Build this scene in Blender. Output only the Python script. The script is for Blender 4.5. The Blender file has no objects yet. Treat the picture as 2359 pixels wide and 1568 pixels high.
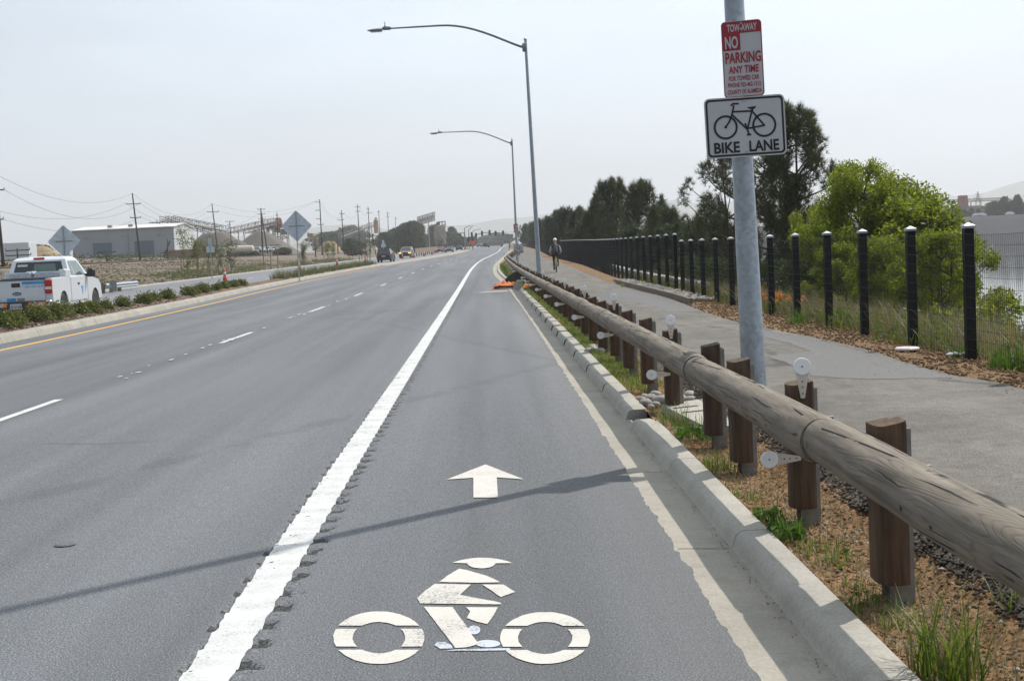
import bpy, math, random
import numpy as np
from mathutils import Vector, Matrix, Euler
R = math.radians
random.seed(7); rng = np.random.default_rng(7)
SC = bpy.context.scene
COL = SC.collection

# ---------------------------------------------------------------- camera
F, CX, CY, IW = 3300.0, 1179.5, 784.0, 2359.0
HCAM, CAMX = 1.58, .071
VPX, VPY, TILT = 1118.0, 577.0, 0.045
def _cv(px, py): return Vector((px - CX, -(py - CY), F))          # right, up, forward
_Yc = _cv(VPX, VPY).normalized()
_d2 = _cv(VPX + 1000, VPY - 1000 * TILT).normalized()
_Zc = _d2.cross(_Yc).normalized()
if _Zc.y < 0: _Zc = -_Zc
_Xc = Vector(( _Yc.y * _Zc.z - _Yc.z * _Zc.y, _Yc.z * _Zc.x - _Yc.x * _Zc.z, _Yc.x * _Zc.y - _Yc.y * _Zc.x))
if _Xc.x < 0: _Xc = -_Xc
RW = Vector((_Xc.x, _Yc.x, _Zc.x)); UW = Vector((_Xc.y, _Yc.y, _Zc.y)); FW = Vector((_Xc.z, _Yc.z, _Zc.z))
cd = bpy.data.cameras.new('camera'); cam = bpy.data.objects.new('camera', cd); COL.objects.link(cam)
cd.sensor_fit = 'HORIZONTAL'; cd.sensor_width = 36.0; cd.lens = 36.0 * F / IW
cd.clip_start = 0.05; cd.clip_end = 40000
M = Matrix.Identity(4)
for i in range(3):
    M[i][0] = RW[i]; M[i][1] = UW[i]; M[i][2] = -FW[i]
M[0][3] = CAMX; M[2][3] = HCAM
cam.matrix_world = M
SC.camera = cam
def ray(px, py):
    v = _cv(px, py); return RW * v.x + UW * v.y + FW * v.z
def G(px, py, z=0.0):                       # where the pixel's ray meets height z
    d = ray(px, py); t = (z - HCAM) / d.z; return Vector((CAMX + d.x * t, d.y * t, z))
def D(px, py, Y):                           # the pixel's ray at distance Y
    d = ray(px, py); t = Y / d.y; return Vector((CAMX + d.x * t, Y, HCAM + d.z * t))

# ---------------------------------------------------------------- sky, sun, exposure
SUN_EL, SUN_AZ = R(52.6), math.atan2(0.69, 0.72)      # azimuth from +Y towards +X
SUN_DIR = Vector((math.sin(SUN_AZ) * math.cos(SUN_EL), math.cos(SUN_AZ) * math.cos(SUN_EL), math.sin(SUN_EL)))
W = bpy.data.worlds.new('World'); SC.world = W; W.use_nodes = True
nt = W.node_tree; nt.nodes.clear()
wo = nt.nodes.new('ShaderNodeOutputWorld'); bg = nt.nodes.new('ShaderNodeBackground')
sky = nt.nodes.new('ShaderNodeTexSky'); sky.sky_type = 'NISHITA'; sky.sun_disc = False
sky.sun_elevation = SUN_EL; sky.sun_rotation = SUN_AZ
sky.air_density = 1.0; sky.dust_density = 4.0; sky.ozone_density = 1.0; sky.altitude = 100
tc = nt.nodes.new('ShaderNodeTexCoord')
mp = nt.nodes.new('ShaderNodeMapping'); mp.inputs['Scale'].default_value = (1.0, 1.0, 5.0)
nz = nt.nodes.new('ShaderNodeTexNoise'); nz.inputs['Scale'].default_value = 2.2; nz.inputs['Detail'].default_value = 6; nz.inputs['Roughness'].default_value = 0.55
nt.links.new(tc.outputs['Generated'], mp.inputs['Vector']); nt.links.new(mp.outputs['Vector'], nz.inputs['Vector'])
mr = nt.nodes.new('ShaderNodeMapRange'); mr.inputs['From Min'].default_value = 0.3; mr.inputs['From Max'].default_value = 0.7
mr.inputs['To Min'].default_value = 0.56; mr.inputs['To Max'].default_value = 0.92
nt.links.new(nz.outputs['Fac'], mr.inputs['Value'])
mx = nt.nodes.new('ShaderNodeMix'); mx.data_type = 'RGBA'           # a thin veil of high cloud over the sky
nt.links.new(mr.outputs['Result'], mx.inputs['Factor'])
geo = nt.nodes.new('ShaderNodeVectorMath'); geo.operation = 'DOT_PRODUCT'      # the veil is brighter towards the sun
nt.links.new(tc.outputs['Generated'], geo.inputs[0]); geo.inputs[1].default_value = SUN_DIR
m2 = nt.nodes.new('ShaderNodeMapRange'); m2.interpolation_type = 'SMOOTHSTEP'
for k_, v_ in (('From Min', -0.75), ('From Max', 0.95), ('To Min', 0.12), ('To Max', 1.24)): m2.inputs[k_].default_value = v_
nt.links.new(geo.outputs['Value'], m2.inputs['Value'])
vm = nt.nodes.new('ShaderNodeVectorMath'); vm.operation = 'SCALE'; vm.inputs[0].default_value = (8.45, 9.6, 10.85)
nt.links.new(m2.outputs['Result'], vm.inputs['Scale'])
nt.links.new(sky.outputs['Color'], mx.inputs['A']); nt.links.new(vm.outputs['Vector'], mx.inputs['B'])
nt.links.new(mx.outputs['Result'], bg.inputs['Color']); bg.inputs['Strength'].default_value = 0.102
nt.links.new(bg.outputs['Background'], wo.inputs['Surface'])
sl = bpy.data.lights.new('sun', 'SUN'); so = bpy.data.objects.new('sun', sl); COL.objects.link(so)
sl.energy = 4.4; sl.angle = R(0.6); sl.color = (1.0, 0.955, 0.88)
so.rotation_euler = SUN_DIR.to_track_quat('Z', 'Y').to_euler(); so.location = (20, 0, 60)
SC.view_settings.view_transform = 'Standard'; SC.view_settings.look = 'None'
SC.view_settings.exposure = 0.06; SC.view_settings.gamma = 1.0
SC.render.engine = 'CYCLES'
SC.cycles.volume_bounces = 0; SC.cycles.max_bounces = 8; SC.cycles.transparent_max_bounces = 16
SC.cycles.use_denoising = True

# ---------------------------------------------------------------- mesh helpers
class MB:
    def __init__(s): s.v = []; s.f = []; s.mi = []; s.m = 0
    def add(s, vs, fs):
        n = len(s.v); s.v.extend([tuple(p) for p in vs])
        for f in fs: s.f.append(tuple(n + i for i in f)); s.mi.append(s.m)
    def quad(s, a, b, c, d): s.add([a, b, c, d], [(0, 1, 2, 3)])
    def box(s, c, sz, rot=None, top=None, bev=0.0):
        x, y, z = sz[0] / 2, sz[1] / 2, sz[2] / 2
        tx, ty = (x * top[0], y * top[1]) if top else (x, y)
        if bev:
            b = min(bev, x * .9, y * .9, z * .9)
            def ring(hx, hy, zz): return [Vector(p) for p in ((-hx + b, -hy, zz), (hx - b, -hy, zz), (hx, -hy + b, zz), (hx, hy - b, zz), (hx - b, hy, zz), (-hx + b, hy, zz), (-hx, hy - b, zz), (-hx, -hy + b, zz))]
            rs = [ring(x - b * .6, y - b * .6, -z), ring(x, y, -z + b), ring(tx, ty, z - b), ring(tx - b * .6, ty - b * .6, z)]
            vs = [p for r_ in rs for p in r_]
            fs = [tuple(range(7, -1, -1)), tuple(range(24, 32))]
            for k in range(3):
                for i in range(8): j = (i + 1) % 8; fs.append((k * 8 + i, k * 8 + j, k * 8 + 8 + j, k * 8 + 8 + i))
        else:
            vs = [Vector(p) for p in ((-x, -y, -z), (x, -y, -z), (x, y, -z), (-x, y, -z), (-tx, -ty, z), (tx, -ty, z), (tx, ty, z), (-tx, ty, z))]
            fs = [(3, 2, 1, 0), (4, 5, 6, 7), (0, 1, 5, 4), (1, 2, 6, 5), (2, 3, 7, 6), (3, 0, 4, 7)]
        if rot is not None:
            m = rot if isinstance(rot, Matrix) else Euler(rot).to_matrix()
            vs = [m @ p for p in vs]
        c = Vector(c); s.add([p + c for p in vs], fs)
    def tube(s, pts, rad, n=8, cap=True):
        pts = [Vector(p) for p in pts]; k = len(pts)
        rs = rad if isinstance(rad, (list, tuple)) else [rad] * k
        vs = []; up = None
        for i, p in enumerate(pts):
            t = (pts[min(i + 1, k - 1)] - pts[max(i - 1, 0)])
            if t.length < 1e-9: t = Vector((0, 0, 1))
            t.normalize()
            if up is None:
                up = Vector((0, 0, 1)) if abs(t.z) < .9 else Vector((1, 0, 0))
            a = (up - t * up.dot(t))
            if a.length < 1e-6: a = t.orthogonal()
            a.normalize(); up = a; b = t.cross(a)
            for j in range(n):
                w = 2 * math.pi * j / n; vs.append(p + (a * math.cos(w) + b * math.sin(w)) * rs[i])
        fs = []
        for i in range(k - 1):
            for j in range(n): q = (j + 1) % n; fs.append((i * n + j, i * n + q, (i + 1) * n + q, (i + 1) * n + j))
        if cap: fs.append(tuple(range(n - 1, -1, -1))); fs.append(tuple((k - 1) * n + j for j in range(n)))
        s.add(vs, fs)
    def lathe(s, c, prof, n=16, axis='Z'):
        vs = []; c = Vector(c)
        for (r_, h) in prof:
            for j in range(n):
                w = 2 * math.pi * j / n; a, b = r_ * math.cos(w), r_ * math.sin(w)
                vs.append(c + (Vector((a, b, h)) if axis == 'Z' else Vector((h, a, b)) if axis == 'X' else Vector((b, h, a))))
        fs = []; k = len(prof)
        for i in range(k - 1):
            for j in range(n): q = (j + 1) % n; fs.append((i * n + j, i * n + q, (i + 1) * n + q, (i + 1) * n + j))
        if prof[0][0] > 1e-4: fs.append(tuple(range(n - 1, -1, -1)))
        if prof[-1][0] > 1e-4: fs.append(tuple((k - 1) * n + j for j in range(n)))
        s.add(vs, fs)
    def prism(s, poly, fn, h0, h1):           # poly of 2-D points; fn(u, v, h) -> 3-D
        n = len(poly)
        vs = [fn(u, v, h0) for u, v in poly] + [fn(u, v, h1) for u, v in poly]
        fs = [tuple(range(n - 1, -1, -1)), tuple(range(n, 2 * n))]
        for i in range(n): j = (i + 1) % n; fs.append((i, j, n + j, n + i))
        s.add(vs, fs)
    def blob(s, c, r_, n=8, m=6, jit=0.0, flat=1.0):
        c = Vector(c); vs = []; fs = []
        rr = r_ if isinstance(r_, (tuple, list)) else (r_, r_, r_ * flat)
        for i in range(m + 1):
            th = math.pi * i / m
            for j in range(n):
                w = 2 * math.pi * j / n; k = 1 + random.uniform(-jit, jit)
                vs.append(c + Vector((rr[0] * math.sin(th) * math.cos(w) * k, rr[1] * math.sin(th) * math.sin(w) * k, rr[2] * math.cos(th) * k)))
        for i in range(m):
            for j in range(n): q = (j + 1) % n; fs.append((i * n + j, (i + 1) * n + j, (i + 1) * n + q, i * n + q))
        s.add(vs, fs)
    def loft(s, rings, closed=True, caps=True):
        n = len(rings[0]); vs = [p for r_ in rings for p in r_]; fs = []
        for i in range(len(rings) - 1):
            for j in range(n if closed else n - 1): q = (j + 1) % n; fs.append((i * n + j, i * n + q, (i + 1) * n + q, (i + 1) * n + j))
        if caps and closed: fs.append(tuple(range(n - 1, -1, -1))); fs.append(tuple((len(rings) - 1) * n + j for j in range(n)))
        s.add(vs, fs)
    def build(s, name, mat, parent=None, smooth=False, loc=None, fix=True):
        me = bpy.data.meshes.new(name); me.from_pydata(s.v, [], s.f); me.update()
        for m_ in (mat if isinstance(mat, (list, tuple)) else [mat]): me.materials.append(m_)
        if any(s.mi): me.polygons.foreach_set('material_index', s.mi)
        if smooth: me.polygons.foreach_set('use_smooth', [True] * len(s.f))
        if fix:
            import bmesh
            bm = bmesh.new(); bm.from_mesh(me); bmesh.ops.recalc_face_normals(bm, faces=bm.faces); bm.to_mesh(me); bm.free()
        return link(name, me, parent, loc)
def link(name, me, parent=None, loc=None):
    o = bpy.data.objects.new(name, me); COL.objects.link(o)
    if parent is not None: o.parent = parent
    if loc is not None: o.location = loc
    return o
def smooth_by_angle(o, ang=40):
    me = o.data; me.polygons.foreach_set('use_smooth', [True] * len(me.polygons))
    try: me.set_sharp_from_angle(angle=R(ang))
    except Exception: pass
    return o
def npmesh(name, V, Fq, mat, parent=None, smooth=False):     # numpy verts + equal-size faces
    me = bpy.data.meshes.new(name); V = np.asarray(V, dtype=np.float32); Fq = np.asarray(Fq, dtype=np.int32)
    k = Fq.shape[1]; me.vertices.add(len(V)); me.vertices.foreach_set('co', V.ravel())
    me.loops.add(Fq.size); me.loops.foreach_set('vertex_index', Fq.ravel())
    me.polygons.add(len(Fq)); me.polygons.foreach_set('loop_start', np.arange(0, Fq.size, k, dtype=np.int32))
    me.update(calc_edges=True)
    for m_ in (mat if isinstance(mat, (list, tuple)) else [mat]): me.materials.append(m_)
    if smooth: me.polygons.foreach_set('use_smooth', [True] * len(Fq))
    me.validate()
    return link(name, me, parent)
def tag(o, label=None, cat=None, group=None, kind=None):
    if label: o['label'] = label
    if cat: o['category'] = cat
    if group: o['group'] = group
    if kind: o['kind'] = kind
    return o
def thing(name, label, cat, loc=(0, 0, 0), rz=0.0, group=None):
    o = bpy.data.objects.new(name, None); COL.objects.link(o); o.location = loc; o.rotation_euler = (0, 0, rz)
    return tag(o, label, cat, group)
KIDS = {}
def copy_tree(o, parent=None):
    c = o.copy(); COL.objects.link(c)
    if parent is not None: c.parent = parent
    for ch in list(o.children): copy_tree(ch, c)
    return c
def dup(o, loc=None, rz=None, label=None, group=None, scale=None):
    c = copy_tree(o)
    if loc is not None: c.location = loc
    if rz is not None: c.rotation_euler = (0, 0, rz)
    if scale is not None: c.scale = scale if isinstance(scale, (tuple, list)) else (scale,) * 3
    if label: c['label'] = label
    if group: c['group'] = group
    return c
def struct(o): o['kind'] = 'structure'; return o
ORD = ['first', 'second', 'third', 'fourth', 'fifth', 'sixth', 'seventh', 'eighth', 'ninth', 'tenth', 'eleventh', 'twelfth', 'thirteenth', 'fourteenth', 'fifteenth', 'sixteenth', 'seventeenth', 'eighteenth', 'nineteenth', 'twentieth', 'twenty-first', 'twenty-second', 'twenty-third', 'twenty-fourth', 'twenty-fifth', 'twenty-sixth', 'twenty-seventh', 'twenty-eighth', 'twenty-ninth', 'thirtieth']
_texts = {}
def text_mesh(body, size, width=None, bold=0.0, depth=0.0):   # lettering lying in XZ, reading along +X, facing -Y; returns (verts, faces, w)
    cu = bpy.data.curves.new('lettering', 'FONT'); cu.body = body; cu.size = size; cu.align_x = 'CENTER'; cu.align_y = 'CENTER'
    cu.offset = bold; cu.extrude = depth; cu.resolution_u = 3
    ob = bpy.data.objects.new('lettering', cu); COL.objects.link(ob)
    dg = bpy.context.evaluated_depsgraph_get(); ev = ob.evaluated_get(dg); me = ev.to_mesh()
    vs = [v.co.copy() for v in me.vertices]; fs = [tuple(p.vertices) for p in me.polygons]
    ev.to_mesh_clear(); bpy.data.objects.remove(ob); bpy.data.curves.remove(cu)
    xs = [v.x for v in vs]; w = max(xs) - min(xs); mid = (max(xs) + min(xs)) / 2
    ys = [v.y for v in vs]; ym = (max(ys) + min(ys)) / 2
    k = (width / w) if width else 1.0
    return [((v.x - mid) * k, v.z, v.y - ym) for v in vs], fs

# ---------------------------------------------------------------- materials
MATS = {}
class NT:
    def __init__(s, name):
        s.mat = bpy.data.materials.new(name); s.mat.use_nodes = True; s.t = s.mat.node_tree; s.t.nodes.clear()
        s.out = s.n('ShaderNodeOutputMaterial'); s.p = s.n('ShaderNodeBsdfPrincipled'); s.l(s.p.outputs[0], s.out.inputs['Surface'])
        s.tc = None
    def n(s, t): return s.t.nodes.new(t)
    def l(s, a, b): s.t.links.new(a, b)
    def co(s, scale=(1, 1, 1), rot=(0, 0, 0)):
        if s.tc is None: s.tc = s.n('ShaderNodeTexCoord')
        m = s.n('ShaderNodeMapping'); m.inputs['Scale'].default_value = scale; m.inputs['Rotation'].default_value = rot
        s.l(s.tc.outputs['Object'], m.inputs['Vector']); return m.outputs[0]
    def noise(s, scale, detail=4, rough=.55, vec=None, dist=0.0):
        x = s.n('ShaderNodeTexNoise'); x.inputs['Scale'].default_value = scale; x.inputs['Detail'].default_value = detail
        x.inputs['Roughness'].default_value = rough; x.inputs['Distortion'].default_value = dist
        s.l(vec if vec is not None else s.co(), x.inputs['Vector']); return x.outputs['Fac']
    def vor(s, scale, vec=None, feat='F1', out='Distance'):
        x = s.n('ShaderNodeTexVoronoi'); x.feature = feat; x.inputs['Scale'].default_value = scale
        s.l(vec if vec is not None else s.co(), x.inputs['Vector']); return x.outputs[out]
    def ramp(s, fac, stops):
        r_ = s.n('ShaderNodeValToRGB'); e = r_.color_ramp.elements
        while len(e) < len(stops): e.new(0.5)
        for q, (p, c) in zip(e, stops):
            q.position = p; q.color = (c, c, c, 1) if isinstance(c, (int, float)) else (*c, 1)
        s.l(fac, r_.inputs[0]); return r_.outputs[0]
    def mix(s, fac, a, b, mode='MIX'):
        m = s.n('ShaderNodeMix'); m.data_type = 'RGBA'; m.blend_type = mode
        for k, v in (('Factor', fac), ('A', a), ('B', b)):
            if isinstance(v, (int, float)) and k == 'Factor': m.inputs[k].default_value = v
            elif isinstance(v, tuple): m.inputs[k].default_value = (*v, 1)
            else: s.l(v, m.inputs[k])
        return m.outputs['Result']
    def math(s, op, a, b=0.0):
        m = s.n('ShaderNodeMath'); m.operation = op
        for i, v in enumerate((a, b)):
            if isinstance(v, (int, float)): m.inputs[i].default_value = v
            else: s.l(v, m.inputs[i])
        return m.outputs[0]
    def bump(s, h, strength=.3, dist=.01, prev=None):
        b = s.n('ShaderNodeBump'); b.inputs['Strength'].default_value = strength; b.inputs['Distance'].default_value = dist
        s.l(h, b.inputs['Height'])
        if prev is not None: s.l(prev, b.inputs['Normal'])
        return b.outputs[0]
    def set(s, color=None, rough=None, metal=None, normal=None, spec=None):
        for k, v in (('Base Color', color), ('Roughness', rough), ('Metallic', metal), ('Normal', normal), ('Specular IOR Level', spec)):
            if v is None: continue
            if isinstance(v, tuple): s.p.inputs[k].default_value = (*v, 1)
            elif isinstance(v, (int, float)): s.p.inputs[k].default_value = v
            else: s.l(v, s.p.inputs[k])
        return s.mat
def plain(name, c, rough=.6, metal=0.0, var=.12, scale=6.0, spec=None, bump=0.0):
    t = NT(name); d = tuple(x * (1 - var) for x in c); u = tuple(min(1, x * (1 + var)) for x in c)
    nn = t.noise(scale, 5)
    return t.set(color=t.ramp(nn, [(.3, d), (.7, u)]), rough=rough, metal=metal, spec=spec, normal=t.bump(t.noise(scale * 12, 3), bump, .005) if bump else None)
def leafmat(name, cols, trans=.45, rough=.5):
    t = NT(name); g = t.n('ShaderNodeNewGeometry')
    c = t.ramp(g.outputs['Random Per Island'], [(i / max(1, len(cols) - 1), q) for i, q in enumerate(cols)])
    big = t.noise(1.1, 3); c2 = t.mix(t.ramp(big, [(.35, 0.0), (.65, 1.0)]), c, t.mix(1.0, c, (.72, .8, .7), 'MULTIPLY'))
    t.set(color=c2, rough=rough, spec=.3)
    tr = t.n('ShaderNodeBsdfTranslucent'); t.l(t.mix(1.0, c2, (1.25, 1.2, .55), 'MULTIPLY'), tr.inputs['Color'])
    ms = t.n('ShaderNodeMixShader'); ms.inputs[0].default_value = trans
    t.l(t.p.outputs[0], ms.inputs[1]); t.l(tr.outputs[0], ms.inputs[2]); t.l(ms.outputs[0], t.out.inputs['Surface'])
    return t.mat
def m_asphalt(name, lo, hi, tint=(1, 1, 1.02), seam=True):
    t = NT(name)
    fine = t.noise(125, 2, .6); mid = t.noise(30, 4, .6); big = t.noise(.35, 5, .6, t.co((1, .12, 1)))
    streak = t.noise(1.3, 3, .5, t.co((1, .02, 1)))
    k = t.math('ADD', t.math('MULTIPLY', big, .45), t.math('MULTIPLY', streak, .55))
    base = t.ramp(k, [(.38, tuple(lo * q for q in tint)), (.62, tuple(hi * q for q in tint))])
    sp = t.ramp(fine, [(.37, .40), (.47, .92), (.56, 1.08), (.65, 2.2)])
    c = t.mix(1.0, base, sp, 'MULTIPLY')
    c = t.mix(t.ramp(mid, [(.4, .25), (.6, 0.0)]), c, t.mix(1.0, c, (.7, .7, .72), 'MULTIPLY'))
    if seam:                                   # sealed cracks and tyre-polished streaks
        v = t.vor(.11, t.co((1, .35, 1)), 'DISTANCE_TO_EDGE')
        w = t.math('ADD', v, t.math('MULTIPLY', t.math('SUBTRACT', t.noise(1.6, 4), .5), .05))
        cr = t.ramp(w, [(0.0, 1.0), (.0045, .7), (.009, 0.0)])
        c = t.mix(t.math('MULTIPLY', cr, .3), c, (.035, .035, .037))
    return t.set(color=c, rough=t.ramp(mid, [(.3, .62), (.7, .8)]), spec=.42, normal=t.bump(fine, .55, .006))
def m_path(name):
    t = NT(name); fine = t.noise(140, 2, .6); a = t.noise(.8, 6, .68); b = t.noise(5.5, 5, .7); st = t.noise(2.2, 4, .6, t.co((1, .15, 1)))
    c = t.ramp(t.math('ADD', t.math('MULTIPLY', a, .6), t.math('MULTIPLY', st, .4)), [(.34, (.088, .082, .074)), (.5, (.135, .125, .11)), (.66, (.185, .17, .148))])
    c = t.mix(t.ramp(b, [(.36, .6), (.5, 0.0)]), c, t.mix(1.0, c, (.72, .70, .66), 'MULTIPLY')); c = t.mix(t.ramp(b, [(.60, 0.0), (.70, .5)]), c, (.235, .20, .155))
    c = t.mix(1.0, c, t.ramp(fine, [(.36, .45), (.47, .92), (.56, 1.08), (.66, 1.8)]), 'MULTIPLY')
    v = t.vor(.22, t.co((1, .5, 1)), 'DISTANCE_TO_EDGE'); w = t.math('ADD', v, t.math('MULTIPLY', t.math('SUBTRACT', t.noise(2.6, 5), .5), .09))
    c = t.mix(t.math('MULTIPLY', t.ramp(w, [(0.0, 1.0), (.006, .8), (.012, 0.0)]), .5), c, (.03, .028, .026))
    return t.set(color=c, rough=.85, spec=.2, normal=t.bump(fine, .6, .006))
def m_paint(name, col, wear=.5):
    t = NT(name); a = t.noise(75, 4, .7); b = t.noise(3.0, 5, .65)
    k = t.math('ADD', t.math('MULTIPLY', a, .55), t.math('MULTIPLY', b, .45))
    c = t.ramp(k, [(.32 + .10 * wear, (.17, .17, .175)), (.36 + .11 * wear, tuple(q * .84 for q in col)), (.58, col)])
    return t.set(color=c, rough=.62, spec=.35, normal=t.bump(a, .3, .004))
def m_groove(name):                      # freshly milled, torn aggregate
    t = NT(name); a = t.noise(55, 5, .75); b = t.noise(160, 2, .6)
    c = t.mix(1.0, t.ramp(a, [(.36, .048), (.5, .098), (.62, .165)]), t.ramp(b, [(.4, .6), (.62, 1.4)]), 'MULTIPLY')
    return t.set(color=c, rough=.9, spec=.2, normal=t.bump(a, 1.0, .03))
def m_scuff(name, k, lo=.094, hi=.128):   # scuffs and sealed seams, fading in and out along their length
    t = NT(name); a = t.noise(1.4, 5, .7, t.co((1, .25, 1))); f = t.noise(120, 2, .6)
    c = t.mix(1.0, t.ramp(a, [(.36, (lo + hi) / 2), (.60, (lo + hi) / 2 * k)]), t.ramp(f, [(.36, .55), (.5, 1.0), (.66, 1.7)]), 'MULTIPLY')
    return t.set(color=c, rough=.7, spec=.4)
def m_concrete(name, c, dark=.75):
    t = NT(name); a = t.noise(1.1, 6, .62); b = t.noise(60, 4, .6); d = t.noise(5, 5, .7)
    base = t.ramp(a, [(.3, tuple(q * dark for q in c)), (.7, c)])
    base = t.mix(t.ramp(d, [(.32, .5), (.48, 0.0)]), base, t.mix(1.0, base, (.74, .72, .68), 'MULTIPLY'))
    base = t.mix(1.0, base, t.ramp(b, [(.3, .82), (.6, 1.05)]), 'MULTIPLY')
    return t.set(color=base, rough=.85, spec=.25, normal=t.bump(b, .35, .004))
def m_dirt(name, c1, c2, c3):
    t = NT(name); a = t.noise(1.6, 6, .65); b = t.noise(38, 6, .7); v = t.vor(55)
    base = t.mix(t.ramp(a, [(.35, 0.0), (.62, 1.0)]), c1, c2)
    base = t.mix(t.ramp(b, [(.4, .75), (.6, 0.0)]), base, c3)
    n1 = t.bump(b, .9, .03); n2 = t.bump(v, .5, .012, n1)
    return t.set(color=base, rough=.95, spec=.1, normal=n2)
def m_wood(name, lo, hi, scale=9.0, rings=True):
    t = NT(name)
    vec = t.co((1, .10, 1)); st = t.noise(scale * 3, 6, .65, t.co((1, .05, 1))); big = t.noise(2.2, 4)
    base = t.ramp(st, [(.28, lo), (.62, hi)])
    base = t.mix(t.ramp(big, [(.3, .45), (.6, 0.0)]), base, t.mix(1.0, base, (.62, .6, .58), 'MULTIPLY'))
    nrm = None
    if rings:
        fld = t.noise(4.6, 2.5, .5, t.co((1.0, .085, 1.0))); fr = t.math('FRACT', t.math('MULTIPLY', fld, 44.0))
        amp = t.ramp(t.noise(2.3, 3), [(.35, .15), (.65, .9)]); lines = t.mix(amp, (1.0, 1.0, 1.0), t.ramp(fr, [(.0, .58), (.12, .66), (.3, 1.0), (.9, 1.0), (1.0, .58)]))
        base = t.mix(.8, base, lines, 'MULTIPLY')
        cr = t.vor(6.5, t.co((1, .05, 1), (.0, 0, .12)), 'DISTANCE_TO_EDGE')
        msk = t.ramp(t.noise(3.5, 3), [(.5, 0.0), (.58, 1.0)])
        ck = t.math('MULTIPLY', t.ramp(cr, [(0.0, 1.0), (.012, 1.0), (.03, 0.0)]), msk)
        base = t.mix(ck, base, (.02, .017, .014))
        nrm = t.bump(lines, .5, .005); nrm = t.bump(t.math('SUBTRACT', 1.0, ck), .8, .02, nrm)
    else:
        nrm = t.bump(st, .4, .004)
    return t.set(color=base, rough=.85, spec=.2, normal=nrm)
def m_woodz(name, lo, hi):
    t = NT(name); st = t.noise(30, 6, .65, t.co((1, 1, .07))); big = t.noise(3.0, 4)
    oi = t.n('ShaderNodeObjectInfo')
    base = t.ramp(st, [(.28, lo), (.66, hi)])
    base = t.mix(t.ramp(oi.outputs['Random'], [(0.0, 0.0), (1.0, .75)]), base, t.mix(1.0, base, (.62, .74, .85), 'MULTIPLY'))
    base = t.mix(t.ramp(big, [(.3, .55), (.6, 0.0)]), base, t.mix(1.0, base, (.5, .48, .46), 'MULTIPLY'))
    return t.set(color=base, rough=.85, spec=.2, normal=t.bump(st, .5, .004))
def m_galv(name, c, rough=.42, metal=.55):
    t = NT(name); v = t.vor(26, None, 'F1', 'Color'); a = t.noise(4, 5)
    g = t.n('ShaderNodeRGBToBW'); t.l(v, g.inputs[0])
    base = t.mix(1.0, t.ramp(a, [(.3, tuple(q * .82 for q in c)), (.7, c)]), t.ramp(g.outputs[0], [(.2, .86), (.8, 1.1)]), 'MULTIPLY')
    return t.set(color=base, rough=rough, metal=metal)
def m_glass(name, tint=(.02, .03, .03)):
    t = NT(name); return t.set(color=tint, rough=.06, spec=.8)
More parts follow.
